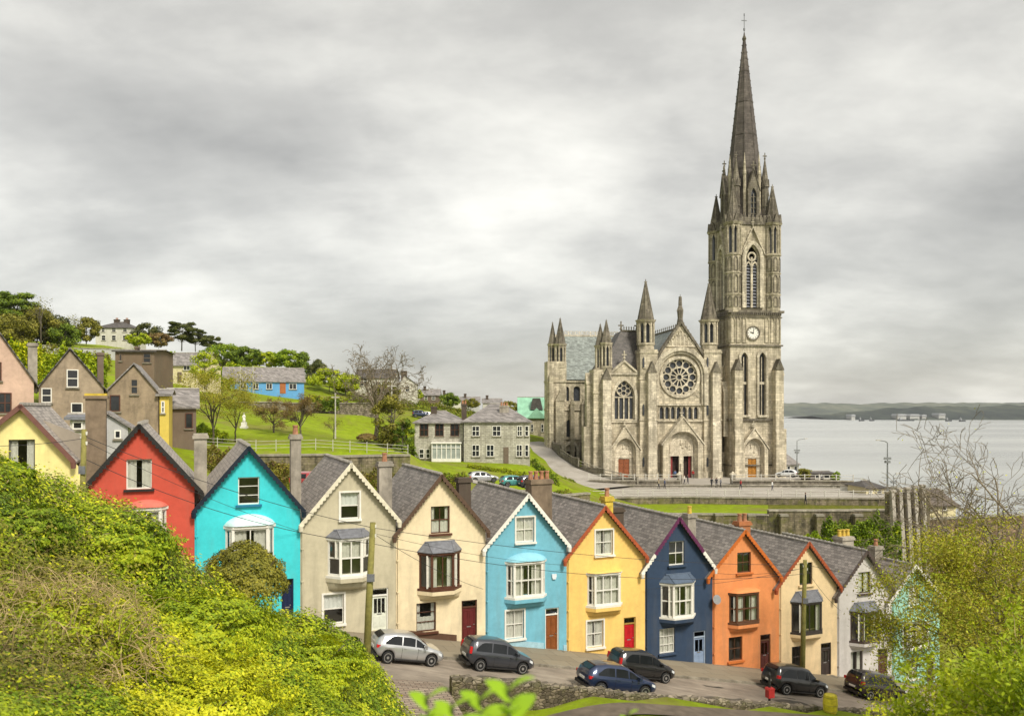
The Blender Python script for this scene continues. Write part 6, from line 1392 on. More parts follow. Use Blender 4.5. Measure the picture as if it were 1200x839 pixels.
bram = lambda u, y, t_: np.clip(1.3-(((u-40)/120)**2+((y-735)/115)**2), 0, 1)           # the dry bramble patch low on the left
yell = lambda u, y, t_: np.clip(1.5-(((u-215)/95)**2+((y-800)/90)**2), 0, 1)*1.0
cover('ground_cover', '', 'green', 225000, .074, .36, lambda u, y, t_: 1-.75*bram(u, y, t_)-.3*yell(u, y, t_), 21)
cover('ground_cover', '', 'lime', 190000, .074, .50, None, 22, keepfn=lambda p, r_: patch(p, .42, 7)+.35*patch(p, 1.6, 3)+r_.normal(0, .12, len(p)) > .0)
cover('ground_cover', '', 'ivy', 68000, .09, .30, None, 23, keepfn=lambda p, r_: patch(p, .45, 17)+.3*patch(p, 1.4, 5)+r_.normal(0, .1, len(p)) > .04)
cover('yellow_flowering_cover', '', 'gold', 50000, .075, .52, lambda u, y, t_: np.clip(yell(u, y, t_)+.12, 0, 1), 24)
cover('ground_cover', '', 'dryleaf', 14000, .14, .45, lambda u, y, t_: np.clip((t_-.8)*4.5, 0, 1)*np.clip(1.1-(u-40)/520, 0, 1), 25, aspect=.10, up=1.4)
def stems(name, mat, n, Lr, rad, dens, seed, urange, trange, up=.7, curl=.5):
    r_ = np.random.default_rng(seed); p, nn = bank_sample(n, r_, urange, trange, dens); m = MB()
    for a, b in zip(p, nn):
        L = r_.uniform(*Lr); d_ = Vector(b)*.6+Vector((r_.normal(0, .6), r_.normal(0, .5)-.2, up)); q = Vector(a); pts_ = [q.copy()]
        for k in range(4): d_ = (d_+Vector(r_.normal(0, curl*.5, 3))+Vector((0, 0, -curl*.22*k))).normalized(); q = q+d_*L/4; pts_.append(q.copy())
        m.tube(pts_, [rad, rad*.85, rad*.7, rad*.5, rad*.2], 3, cap=False)
    return tag(m.build(name, mat, fix=False), kind='stuff')
stems('bramble_stems', M['dry'], 1500, (.3, .9), .005, lambda u, y, t_: bram(u, y, t_)**2, 31, (-150, 190), (0, .85), .5, .7)
cover('bramble_leaves', '', 'olive', 15000, .075, .7, lambda u, y, t_: bram(u, y, t_), 32, urange=(-150, 200))
stems('dry_grass_stems', M['dry'], 1500, (.2, .5), .005, lambda u, y, t_: np.clip((t_-.75)*4, 0, 1), 33, (-100, 430), (.7, 1.1), 1.2, .35)
# round clipped bush on the crest and small bushes
def bush(lab, px, py, Y, Wd, H, leaf, n, ls, seed, group=None, name='bush', leaf2=None, rough=1.0, dz=0):
    b0 = P(px, py, Y); rt = empty(name, b0, 0, lab, 'bush', group); r_ = np.random.default_rng(seed); m = MB()
    for k in range(9):
        a = r_.uniform(0, 6.28); m.tube([(0, 0, -.8), (math.cos(a)*Wd*.18, math.sin(a)*Wd*.18, H*.4), (math.cos(a)*Wd*.36, math.sin(a)*Wd*.36, H*.72)], [.04, .03, .012], 5)
    m.build('stem', M['bark'], rt, fix=False)
    for nm, lf, cnt, sd_ in (('foliage', leaf, n, 1), ('foliage', leaf2, n//3, 2)):
        if not lf: continue
        d_ = r_.normal(size=(cnt, 3)); d_[:, 2] = np.abs(d_[:, 2])*1.1-.35; d_ /= np.linalg.norm(d_, axis=1)[:, None]
        nz = np.array([noise.noise(Vector(q)*2.4+Vector((seed, 0, 0))) for q in d_]); nz2 = np.array([noise.noise(Vector(q)*6+Vector((seed, 4, 0))) for q in d_])
        rr_ = (.86+.16*nz*rough+.10*nz2*rough)*r_.uniform(.72, 1.0, cnt)**.5; pp = d_*rr_[:, None]*np.array([Wd/2, Wd/2, H*.62])+np.array([0, 0, H*.4]); 
        o = leaf_mesh(nm, pp, ls, LF[lf], r_, nrm=d_); o.parent = rt
    return rt
bush('large rounded olive bush on the bank below the turquoise house', 287, 716, 23.5, 2.7, 2.1, 'olive', 14000, .085, 41, leaf2='willow')
bush('lime green bushy clump where the bank meets the brick gap', 398, 826, 25.0, 1.9, 1.5, 'lime', 9000, .12, 42, leaf2='green')
bush('small dark green bush beside the foot of the leaning pole', 392, 772, 26.5, 2.2, .8, 'ivy', 4500, .12, 43, leaf2='green')
bush('leafy green bush at the left edge below the yellow house', 2, 580, 17.3, 1.5, .8, 'green', 6000, .10, 44, leaf2='lime')
bush('dry bramble heap at the lower left with tan stems', 48, 850, 11.5, 3.2, 2.0, 'lime', 9000, .055, 241, leaf2='willow', name='bramble_bush', rough=2.3)

def bramble_arcs(px, py, Y, Wd, H, n, seed):
    r_ = np.random.default_rng(seed); rt = bpy.data.objects[[o.name for o in bpy.data.objects if o.name.startswith('bramble_bush')][0]]; m = MB()
    for _ in range(n):
        d_ = Vector(r_.normal(0, 1, 3)); d_.z = abs(d_.z)*1.1-.2; d_.normalize(); p0 = Vector((d_.x*Wd/2, d_.y*Wd/2, d_.z*H*.62+H*.4))*r_.uniform(.88, 1.0); v_ = Vector(r_.normal(0, .6, 3))+d_*.45+Vector((0, 0, .35)); L = r_.uniform(.25, .8); q = p0; pts_ = [q.copy()]
        for k in range(4): v_ = (v_+Vector(r_.normal(0, .3, 3))+Vector((0, 0, -.28*k))).normalized(); q = q+v_*L/4; pts_.append(q.copy())
        m.tube(pts_, [.006, .0055, .005, .004, .002], 3, cap=False)
    o = m.build('stems', M['dry'], rt, fix=False)
bramble_arcs(48, 850, 11.5, 3.2, 2.0, 650, 9)
bush('big lime green mound in the middle of the bank', 225, 775, 15.8, 3.4, 1.35, 'lime', 15000, .075, 242, leaf2='green', rough=2.6)
bush('yellow flowering mound at the foot of the bank', 225, 868, 12.2, 3.0, 1.2, 'gold', 12000, .06, 243, leaf2='lime', rough=2.6)
bush('dark green mound high on the bank below the red house', 128, 665, 18.4, 3.0, 1.1, 'green', 12000, .08, 244, leaf2='lime', rough=2.6)
bush('green mound low on the right slope of the bank', 350, 812, 20.5, 3.6, 1.35, 'lime', 14000, .08, 245, leaf2='green', rough=2.6)
bush('small lime mound between bramble heap and yellow mound', 135, 830, 12.8, 1.9, 1.1, 'lime', 8000, .058, 246, leaf2='olive', rough=2.4)
bush('dark green hollow shrub at the far left of the bank', 15, 650, 15.8, 2.4, 1.0, 'green', 8000, .07, 247, leaf2='ivy', rough=2.4)
# near shoots out of focus at the foot of the picture
def shoot(lab, px, py, Y, H, seed, n=9, ls=.085, name='leafy_shoot'):
    tip = P(px, py, Y); r_ = np.random.default_rng(seed); rt = empty(name, tip-Vector((0, 0, H)), 0, lab, 'plant', 'leafy shoots in the foreground'); m = MB(); pp = []
    q = [(0, 0, -.3), (.01, 0, H*.5), (0, .01, H)]; m.tube(q, [.008, .006, .003], 5); m.build('stem', M['bark'], rt)
    lf = MB()
    for k in range(n):
        z = H-.012-k*.022; a = k*2.4; L = ls*(.6+.5*min(1, k/4)); dx, dy = math.cos(a), math.sin(a); w_ = L*.2
        o_ = Vector((0, 0, z)); d_ = Vector((dx, dy, 1.1)).normalized(); s_ = Vector((-dy, dx, 0)); rows = []
        for i in range(6): f_ = i/5; c_ = o_+d_*L*f_+Vector((0, 0, -L*.45*f_*f_)); ww = w_*math.sin(math.pi*min(1, f_*.92+.08))**.8; rows.append([c_-s_*ww, c_+Vector((0, 0, -.15*ww)), c_+s_*ww])
        lf.grid(rows)
    lf.build('leaves', LF_near, rt, smooth=True, fix=False); return rt
LF_near = m_leaf('near_leaves', (.20, .36, .012), (.32, .50, .02), None, .5, 3)
shoot('blurred bright green shoot in the middle at the foot of the picture', 596, 800, 1.5, .9, 51, 14, .125)
shoot('blurred bright green shoot just left of the tallest near shoot', 563, 812, 1.6, .85, 52, 12, .12)
shoot('blurred low green shoot leftmost at the foot of the picture', 500, 812, 1.7, .85, 53, 12, .115)
shoot('blurred low green shoot between two others near the brick gap', 530, 822, 1.6, .8, 54, 11, .11)
shoot('blurred shoot tip rising below the grass strip right of the centre', 737, 831, 2.0, .8, 55, 6, .06)
# ------------------------------------------------------------------ terrace walls and the road before the cathedral
ZR = CZ-13.6
def XY(px, Y): return ((px-600)/F*Y, Y)
deck = [(664, 124), (692, 125), (730, 126), (800, 127), (900, 125.5), (1000, 125), (1062, 124)]
far_ = [(690, 144.5), (730, 144.5), (770, 143.6), (800, 143.6), (900, 143.6), (1000, 142), (1062, 139)]
m = MB(); rows = []
for (a, b), (c_, d_) in zip(deck, far_):
    p, q = P(a, 0, b), P(c_, 0, d_); zz0 = CZ-14.05
    rows.append([(p.x+(q.x-p.x)*k/6, p.y+(q.y-p.y)*k/6, zz0-.0*k) for k in range(7)])
m.grid(rows); t = NT('pale_asphalt'); v = t.coord(); n1 = t.noise(v, .3, 6, .65); n2 = t.noise(v, 8, 4); t.pbr(t.ramp(t.math('ADD', t.math('MULTIPLY', n1, .7), t.math('MULTIPLY', n2, .3)), [(.35, (.26, .235, .20)), (.65, (.40, .37, .33))]), .85, spec=.2); M['pale_road'] = t.m
tag(m.build('upper_road', M['pale_road'], fix=False), kind='structure')
m = MB(); rows = []
for a, b, a2, b2, zl, zr in ((610, 205, 624, 205, 41, 41), (618, 190, 640, 188, 40.5, 40.5), (628, 170, 655, 167, 50, 50), (641, 158, 676, 156, 60, 60), (658, 145, 706, 150, 80, 80), (674, 134, 745, 144, 90, 90)):
    pyl = {205: 517, 190: 519, 170: 535, 158: 549, 145: 563.5, 134: 576.6}[b]; p = P(a, pyl, b); q = P(a2, pyl, b2); q.z = p.z+.0; rows.append([p+(q-p)*k/4+Vector((0, 0, .22)) for k in range(5)])
rampR = [r[-1] for r in rows]; m.grid(rows); tag(m.build('ramp_road', M['pale_road'], fix=False), kind='structure')
# paved terrace at the church door
m = MB(); m.grid([[(x, y, CZ-13.58+.0) for x in np.linspace(14.5, 60, 12)] for y in np.linspace(143.5, 236, 14)]+[[(x, 143.49, CZ-14.4) for x in np.linspace(14.5, 60, 12)]]*0); tag(m.build('cathedral_terrace', M['pale_road'], fix=False), kind='structure')
M['granite'] = m_stone('terrace_granite', (.36, .33, .27), (.16, .14, .11), .8, .35, .2, .8)
def zwall(name, lab, pts_, zt, zb, th, mat, cap=None, cat='wall'):
    base = Vector(pts_[0]+(zb,)); rt = empty(name, base, 0, lab, cat); m = MB(); c = MB(); n = len(pts_)
    for i in range(n-1):
        a, b = Vector(pts_[i]), Vector(pts_[i+1]); L = (b-a).length; ang = math.atan2((b-a).y, (b-a).x)
        for mm, e_, z0, z1, ov in ((m, 0, -.5, (zt[i] if hasattr(zt, '__len__') else zt)-zb, 0), (c, .12, (zt[i] if hasattr(zt, '__len__') else zt)-zb+.003, (zt[i] if hasattr(zt, '__len__') else zt)-zb+.2, 0)):
            mm.M = Matrix.Translation((a.x-base.x, a.y-base.y, 0))@Matrix.Rotation(ang, 4, 'Z'); k = max(1, int(L/4))
            for q in range(k): mm.box(L*q/k+(.0 if q else -.01), L*(q+1)/k, -th/2-e_-(.015 if q % 2 else 0), th/2+e_+(.015 if q % 2 else 0), z0, z1)
    m.build('stonework', mat, rt); 
    if cap: c.build('coping', cap, rt)
    return rt
pw_ = [XY(a, b-.1) for a, b in deck[2:]]
zwall('retaining_wall', 'brown stone wall carrying the railing of the upper road', [XY(662, 123.9), XY(692, 124.9)]+pw_, ZR-.40, ZR-3, .5, M['rubble_moss'], M['granite'])
fw_ = [XY(700, 117), XY(730, 113.5), XY(800, 112), XY(900, 111), XY(1000, 111), XY(1062, 111)]
m = MB(); rows = []
for (a, b), (x, y) in zip([(690, 125)]+deck[2:], fw_):
    p = Vector((*XY(a, b), 0)); q = Vector((x, y, 0)); rows.append([(p.x+(q.x-p.x)*k/8, p.y+(q.y-p.y)*k/8, CZ-14.95+.1*noise.noise((p.x*.3, k*.7, 0))) for k in range(9)])
m.grid(rows[:4]); tag(m.build('grass_terrace', M['grass'], smooth=True, fix=False), kind='structure'); m = MB(); m.grid(rows[3:]); tag(m.build('earth_terrace', M['soil'], smooth=True, fix=False), kind='structure')
zwall('retaining_wall', 'long mossy retaining wall below the grass terrace', fw_, [ZR-1.15, ZR-1.15, ZR-1.1, ZR-.5, ZR-.45], ZR-10, .7, M['rubble_moss'], M['granite'])
for i, (px, Yq) in enumerate(((842, 110.9), (880, 110.6), (918, 110.2), (960, 110.2), (1005, 110.2))):
    rt = empty('wall_pier', Vector((*XY(px, Yq), CZ-20)), 0, ['stone pier leftmost on the long mossy retaining wall', 'stone pier second from the left on the long mossy wall', 'stone pier in the middle of the long mossy wall', 'stone pier fourth from the left on the long mossy wall', 'stone pier rightmost on the long mossy wall'][i], 'pier', 'piers of the retaining wall'); m = MB(); m.box(-.5, .5, -.45, .4, -3, 5.3); m.build('shaft', M['rubble_moss'], rt); m = MB(); m.box(-.58, .58, -.55, .45, 5.303, 5.6); m.build('cap', M['granite'], rt)
zwall('retaining_wall', 'lower garden wall of mossy rubble above the right-hand roofs', [XY(842, 96), XY(930, 97), XY(1050, 99)], ZR-2.6, ZR-11, .5, M['rubble_moss'], M['granite'])
zwall('retaining_wall', 'old rubble terrace wall below the green lawn and park fence', [XY(225, 82), XY(300, 84), XY(380, 85), XY(480, 88)], [CZ-4.9, CZ-5.0, CZ-5.2], CZ-11, .6, M['rubble_moss'], M['granite'])
zwall('retaining_wall', 'brown wall and bank between presbytery lawn and the roofs', [XY(470, 92), XY(560, 93), XY(640, 96), XY(690, 100)], [CZ-9.4, CZ-9.8, CZ-10.6], CZ-15, .5, M['rubble_moss'], M['granite'])
zwall('terrace_wall', 'low dark wall edging the church terrace left of the steps', [XY(690, 144.6), XY(730, 144.4), XY(797, 144.2)], CZ-13.0, CZ-14.6, .5, M['stone_dark'], M['granite'])
zwall('terrace_wall', 'low dark wall edging the church terrace right of the steps', [XY(858, 144.2), XY(960, 144), XY(1000, 143.2)], CZ-13.0, CZ-14.8, .5, M['stone_dark'], M['granite'])
zwall('terrace_wall', 'pale rendered wall between the terrace and the sea view', [XY(985, 138), XY(1070, 131)], CZ-13.2, CZ-17, .4, white_w, M['granite'])
zwall('stone_wall', 'grey stone wall behind the park below the blue building', [XY(245, 152), XY(330, 150), XY(440, 150)], [CZ+1.0, CZ+.8], CZ-3, .5, M['rubble'], M['granite'])
zwall('retaining_wall', 'tall grey retaining wall across the hillside by the villa', [XY(-60, 185), XY(60, 190), XY(150, 195)], [CZ+14.5, CZ+14.0], CZ+3, .6, grw, M['granite'])
zwall('stone_wall', 'brown wall to the right of the buttresses behind the willow', [XY(1085, 104), XY(1200, 108), XY(1320, 112)], CZ-14.3, CZ-26, .5, m_rubble('brown_wall', (.19, .13, .09), 1.5, .3), M['granite'])
sg = empty('buttressed_wall', P(1070, 650, 101), -.05, 'stained wall with a row of sloping white buttresses above the willow', 'wall')
k_ = 101/F; bb = MB(); bb.box(-2.7, 2.6, 1.2, 1.9, -6, (650-578)*k_); bb.build('stonework', M['rubble_moss'], sg)
M['whitewash'] = m_plaster('stained_whitewash', (.40, .36, .32), (.08, .065, .055), 1.3)
for i in range(5):
    x = -2.2+i*.92; m = MB(); zt = (650-577+i*1.6)*k_; zb_ = -6
    m.add([]); i0 = m.add([(x-.1, -1.0, zb_), (x+.38, -1.0, zb_), (x+.38, 1.19, zb_), (x-.1, 1.19, zb_), (x-.2, .5, zt), (x+.2, .5, zt), (x+.2, 1.19, zt), (x-.2, 1.19, zt)]); m.f += [tuple(i0+q for q in f_) for f_ in ((0,1,5,4),(1,2,6,5),(2,3,7,6),(3,0,4,7),(4,5,6,7))]
    m.box(x-.28, x+.28, .4, 1.25, zt+.003, zt+.25); m.build('buttress', M['whitewash'], sg)
# hedges, ivy and bushes on the walls
m = MB(); m.grid([[(x, y, T(x, y)+.12) for x, y in (XY(px, Yq) for Yq in np.linspace(100, 107, 8))] for px in np.linspace(552, 652, 14)]); tag(m.build('parking_area', M['pale_road'], fix=False), kind='structure')
def hedge(lab, a, b, Wd, H, leaf, n, ls, seed, zb, name='hedge', leaf2=None, kind=None, cat='hedge'):
    r_ = np.random.default_rng(seed); a, b = Vector((*a, T(*a)-.2 if zb is None else zb)), Vector((*b, T(*b)-.2 if zb is None else zb)); rt = empty(name, (a+b)/2, 0, lab, cat); L = (b-a).length; dr = (b-a)/L; nr = Vector((-dr.y, dr.x, 0)); m = MB()
    for k in range(max(3, int(L/1.2))): q = dr*(L*(k+.5)/max(3, int(L/1.2))-L/2); m.tube([q+Vector((0, 0, -.5)), q+Vector((r_.normal(0, .15), r_.normal(0, .15), H*.7))], [.06, .02], 5)
    m.build('stem', M['bark'], rt, fix=False)
    for lf, cnt in ((leaf, n), (leaf2, n//2)):
        if not lf: continue
        u = r_.uniform(-.5, .5, cnt)*L; th = r_.uniform(0, math.pi, cnt); nz = np.array([noise.noise(Vector((x*.45+seed, y_*1.2, 0)))+.6*noise.noise(Vector((x*1.5, y_*2, seed))) for x, y_ in zip(u, th)])
        rad_ = r_.uniform(.6, 1, cnt)**.5*(.85+.4*nz); w_ = np.cos(th)*Wd/2*rad_; z = np.sin(th)**.7*H*rad_
        pp = np.outer(u, np.array(dr))+np.outer(w_, np.array(nr)); pp[:, 2] += z; o = leaf_mesh('foliage', pp, ls, LF[lf], r_); o.parent = rt
    return rt
hedge('ivy-covered bank of shrubs behind the right-hand roofs', XY(965, 94), XY(1052, 95.5), 2.5, 6.3, 'ivy', 14000, .28, 61, CZ-19.0, leaf2='green')
hedge('bright green shrub row left of the ivy-covered bank', XY(942, 93), XY(968, 93.5), 2.0, 3.6, 'green', 4500, .26, 62, CZ-18.0, leaf2='lime')
hedge('overgrown hedge hanging between the terrace wall and roofs', XY(372, 77), XY(465, 80), 1.6, 2.2, 'olive', 5000, .22, 63, CZ-8.4, leaf2='rust')
hedge('uneven dark shrubs along the left edge of the ramp', XY(640, 150), XY(672, 131), 2.2, 1.6, 'ivy', 3200, .26, 261, CZ-13.2, leaf2='olive')
hedge('scrubby growth on the slope behind the big chimney', XY(590, 96), XY(668, 108), 2.4, 1.5, 'olive', 4200, .24, 262, CZ-12.2, leaf2='green')
hedge('low shrub hedge beneath the old stone house', XY(470, 97), XY(545, 98), 2.0, 1.7, 'olive', 4500, .25, 64, CZ-9.7, leaf2='ivy')
hedge('clipped hedge in front of the wall below the blue building', XY(370, 148), XY(397, 148), 2.0, 2.2, 'ivy', 1800, .4, 65, CZ-.6)
hedge('yellow-green scrub between the pink and grey houses', XY(45, 105), XY(125, 108), 5, 6.0, 'lime', 5000, .45, 66, CZ+2.0, leaf2='green')
hedge('scrub behind the chimney of the pink house', XY(10, 100), XY(48, 102), 4, 6.0, 'gold', 3500, .4, 67, CZ+3.0, leaf2='green')
for i, (a, b, w_, h_, lf, lf2, n_l, lab) in enumerate([
 ((236, 78), (340, 80), 2.0, 2.4, 'olive', 'rust', 6000, 'rough brownish hedge behind the red and turquoise roofs'), ((470, 86), (545, 90), 2.0, 2.0, 'olive', 'green', 4000, 'mixed hedge behind the cream house with maroon frames'),
 ((228, 98), (262, 94), 2.0, 1.9, 'green', 'lime', 2400, 'green hedge at the left side of the lawn'), ((624, 127), (652, 118), 1.8, 1.7, 'ivy', 'green', 2200, 'dark hedge between presbytery and ramp'),
 ((243, 168), (272, 172), 3.0, 3.4, 'lime', 'green', 2600, 'light green hedge left of the blue building'), ((360, 176), (408, 182), 3.0, 2.6, 'lime', 'rust', 2600, 'yellowish hedge right of the blue building'),
 ((406, 198), (490, 204), 3.0, 2.6, 'olive', 'green', 3200, 'olive hedge below the white houses'), ((466, 132), (484, 125), 2.4, 3.0, 'ivy', 'green', 2200, 'dark tall hedge at the left gable of the old stone house'),
 ((548, 117), (618, 118), 1.2, .9, 'lime', 'olive', 2600, 'low hedge along the presbytery lawn'), ((490, 215), (600, 225), 4.0, 3.0, 'olive', 'ivy', 3600, 'dark hedge below the cottages on the skyline'),
 ((30, 150), (130, 158), 4.0, 4.0, 'olive', 'lime', 3600, 'olive hedge across the slope behind the bare grey houses')]):
    hedge(lab, XY(*a), XY(*b), w_, h_, lf, n_l, .24 if a[1] < 140 else .4, 300+i, None, leaf2=lf2)
# ------------------------------------------------------------------ lamps, poles, wires, fences
def pole(lab, px, py, Y, pxt, pyt, r, arms=True, name='utility_pole'):
    b0 = P(px, py, Y); tp_ = P(pxt, pyt, Y)-b0; rt = empty(name, b0, 0, lab, 'pole', 'wooden poles carrying the wires'); m = MB(); m.tube([(0, 0, -1.2), tp_*.5, tp_], [r*1.15, r, r*.82], 10); m.build('pole_shaft', M['wood_pole'], rt, smooth=True)
    m = MB()
    for k in range(3): m.cone(tp_.x+(-.12 if k % 2 else .12), tp_.y-.02, tp_.z-.25-k*.22, tp_.z-.1-k*.22, .035, .05, 8)
    m.build('insulator', M['white'], rt); m = MB(); m.box(tp_.x*.8-r*1.1, tp_.x*.8+r*1.1, -r*1.4, -r*.9, tp_.z*.62, tp_.z*.62+.35); m.build('bracket', M['lead'], rt)
    return b0+tp_
T1 = pole('tall leaning mossy wooden pole beside the silver car', 428, 792, 38.0, 437, 612, .16)
T0 = pole('mossy wooden pole between the yellow and red houses', 96, 640, 36.0, 98.5, 503, .13)
T2 = pole('straight wooden pole in front of the peach house', 940, 788, Yof(S(940, 3.4), 3.4), 943.5, 656, .15)
def wire(a, b, sag, lab, r=.016):
    rt_ = MB(); a, b = Vector(a), Vector(b); mid = (a+b)/2; pts_ = [a.lerp(b, k/16)+Vector((0, 0, -4*sag*(k/16)*(1-k/16)))-mid for k in range(17)]; rt_.tube(pts_, r, 4, cap=False); o = rt_.build('overhead_wire', M['wire'], fix=False); o.location = mid; return tag(o, lab, 'wire', 'overhead wires along the street')
wire(T0-Vector((0, 0, .3)), T1-Vector((0, 0, .25)), .35, 'upper wire from the left pole to the leaning pole'); wire(T0-Vector((0, 0, 1.3)), T1-Vector((0, 0, 1.0)), .6, 'lower wire from the left pole to the leaning pole')
wire(T1-Vector((0, 0, .25)), T2-Vector((0, 0, .3)), .5, 'upper wire from the leaning pole to the straight pole'); wire(T1-Vector((0, 0, 1.0)), T2-Vector((0, 0, .9)), .9, 'lower wire from the leaning pole to the straight pole')
L0 = P(-80, 520, 33); wire(L0, T0-Vector((0, 0, .4)), .2, 'wire entering from the left edge to the left pole')
R0 = P(1250, 700, 60); wire(T2-Vector((0, 0, .3)), R0, .5, 'wire from the straight pole into the willow')
for pxw, pyw, src, lab in ((350, 622, T0, 'service wire from the left pole to the turquoise house edge'), (566, 690, T1, 'service wire from the leaning pole to the sky blue house corner'), (664, 662, T1, 'service wire from the leaning pole to the yellow house corner'), (835, 671, T2, 'service wire from the straight pole to the orange house'), (756, 690, T2, 'service wire from the straight pole to the navy house corner'), (985, 715, T2, 'service wire from the straight pole to the pale grey house')):
    s = S(pxw, .2); wire(src-Vector((0, 0, .5)), Wp(s, .2, zpx(s, pyw, .2)), .25, lab, .012)
def lamp(lab, px, pyb, pyt, Y, arm, thick=.13, py_f=None):
    b0 = P(px, pyb, Y); H = (pyb-pyt)/F*Y; rt = empty('street_lamp', b0, 0, lab, 'street lamp', 'street lamps on the terrace'); m = MB(); m.tube([(0, 0, -1), (0, 0, H*.5), (0, 0, H-.2)], [thick, thick*.8, thick*.45], 8); m.tube([(0, 0, H-.25), (arm*.3, 0, H), (arm, 0, H+.15)], thick*.45, 6); m.build('pole_shaft', M['grey_pole'], rt)
    m = MB(); m.box(arm-.15, arm+.5 if arm > 0 else arm+.15, -.12, .12, H+.1, H+.25) if arm > 0 else m.box(arm-.5, arm+.15, -.12, .12, H+.1, H+.25); m.build('lamp_head', M['railing'], rt)
    m = MB(); m.box(-.35, .35, -.3, .3, H*.62, H*.66); m.box(-.55, .55, -.1, .1, H*.68, H*.72); m.build('bracket', M['grey_pole'], rt); return rt
lamp('tall grey street lamp with double bracket standing before the water', 1040, 584, 517, 128, -1.3, .16); lamp('grey street lamp right of the cathedral tower', 934, 557, 515, 160, 1.6, .13)
lamp('small street lamp right of the tall lamp on the terrace edge', 1047, 582, 556, 130, .5, .1)
for px, Y, pb, pt_, lab in ((393, 100, 520, 462, 'thin grey mast standing on the green lawn'), (459, 96, 520, 448, 'thin pole beside the bare tree on the lawn')):
    b0 = P(px, pb, Y); rt = empty('mast', b0, 0, lab, 'pole'); H = (pb-pt_)/F*Y; m = MB(); m.tube([(0, 0, -.8), (0, 0, H)], [.11, .07], 7); m.cone(0, 0, H, H+.15, .12, .04, 8); m.build('pole_shaft', M['railing'], rt); m = MB(); m.box(-.5, .5, -.05, .05, H*.93, H*.95); m.build('crossarm', M['railing'], rt)
def fence(name, lab, pts_, H, gap, nr, mat, r=.04, cat='fence', posts=True, balus=0):
    rt = empty(name, pts_[0], 0, lab, cat); o0 = Vector(pts_[0]); rails = MB(); pos = []
    for i in range(len(pts_)-1):
        a, b = Vector(pts_[i]), Vector(pts_[i+1]); n = max(1, int((b-a).length/gap))
        for k in range(n): pos.append(a.lerp(b, k/n))
        for j in range(nr): h_ = H*(j+1)/nr-.05; rails.tube([a-o0+Vector((0, 0, h_)), b-o0+Vector((0, 0, h_))], r*.7, 5)
        if balus:
            q = int((b-a).length/balus)
            for k in range(q): c_ = a.lerp(b, k/q)-o0; rails.box(c_.x-.012, c_.x+.012, c_.y-.012, c_.y+.012, c_.z, c_.z+H-.05)
    pos.append(Vector(pts_[-1])); rails.build('rails', mat, rt); m = MB(); m.box(-r, r, -r, r, -.5, H+.06); m.cone(0, 0, H+.06, H+.12, r*1.5, r*.6, 6); me = m.mesh('post', mat)
    for p in pos[:100]: o = bpy.data.objects.new('post', me); col.objects.link(o); o.parent = rt; o.location = p-o0
    return rt
def onT(px, Y, up=0): x, y = XY(px, Y); return Vector((x, y, T(x, y)+up))
fence('park_fence', 'pale railing along the foot of the green lawn', [onT(232, 88), onT(300, 89), onT(370, 90), onT(430, 91), onT(478, 92)], 1.1, 1.6, 3, M['railing'], .032)
zwall('terrace_kerb', 'low pale stone kerb edging the church terrace and steps', [(14.5, 143.5), (60.0, 143.5)], CZ-13.75, CZ-14.8, .3, M['granite'], M['granite'], cat='kerb wall')
fence('railing', 'pale railing along the edge of the upper road', [Vector((*XY(a, b+.35), CZ-13.95)) for a, b in deck[1:]], 1.15, 2.1, 3, M['railing'], .065)
fence('railing', 'railing on the church terrace left of the steps', [Vector((*XY(a, b), CZ-12.85)) for a, b in ((690, 144.4), (730, 144.3), (797, 144.1))], 1.0, 2.0, 2, M['railing'], .07)
fence('railing', 'railing on the church terrace right of the steps', [Vector((*XY(a, b), CZ-12.85)) for a, b in ((858, 144.1), (960, 143.9), (1000, 143.1))], 1.0, 2.2, 2, M['railing'], .07)
fence('railing', 'stone-posted railing climbing the ramp beside the cathedral', [q+Vector((.35, 0, .35)) for q in rampR[1:]], 1.1, 2.0, 2, M['granite'], .13)
zwall('ramp_wall', 'low dark stone wall under the railing of the ramp', [(q.x+.35, q.y) for q in rampR[1:]], [q.z+.35 for q in rampR[1:]], rampR[-1].z-1.5, .35, M['stone_dark'], None)
fence('green_railing', 'dark green iron railing at the foot of the willow', [Wp(s, 5.6+(s-33)*.35, zst(s)+.1) for s in (32.5, 36, 40)], 1.7, 1.2, 2, paint((.03, .08, .06)), .04, balus=.16)
fence('white_railing', 'white picket railing among the willow twigs', [Wp(s, 4.6, zst(s)+.1) for s in (36.5, 39, 41.5)], 1.5, 1.0, 2, M['white'], .04, balus=.2)
# statue in the park, steps, little things
b0 = onT(286, 108); rt = empty('statue', b0, 0, 'small white statue on a plinth on the green lawn', 'statue'); m = MB(); m.box(-.6, .6, -.6, .6, -.3, .35); m.box(-.42, .42, -.42, .42, .35, 1.1); m.build('plinth', M['white'], rt); m = MB(); m.cone(0, 0, 1.1, 2.0, .34, .24, 10); m.cone(0, 0, 2.0, 2.5, .26, .16, 10); m.cone(0, 0, 2.5, 2.62, .08, .08, 8); m.cone(0, 0, 2.6, 2.86, .13, .09, 8); m.tube([(-.2, 0, 2.4), (-.3, -.15, 2.0), (0, -.25, 2.05)], .06, 5); m.tube([(.2, 0, 2.4), (.3, -.15, 2.0), (0, -.25, 2.05)], .06, 5); m.build('figure', M['white'], rt, smooth=True); rt.scale = (.7, .7, .7)
st0 = Vector((*XY(828, 144.6), CZ-14.05)); rt = empty('stone_steps', st0, 0, 'wide pale stone steps up to the church terrace', 'steps'); m = MB()
for k in range(3): m.box(-4.2, 4.2, -1.2+k*.42, 1.2, k*.15, (k+1)*.15+.01)
m.build('tread', M['granite'], rt)
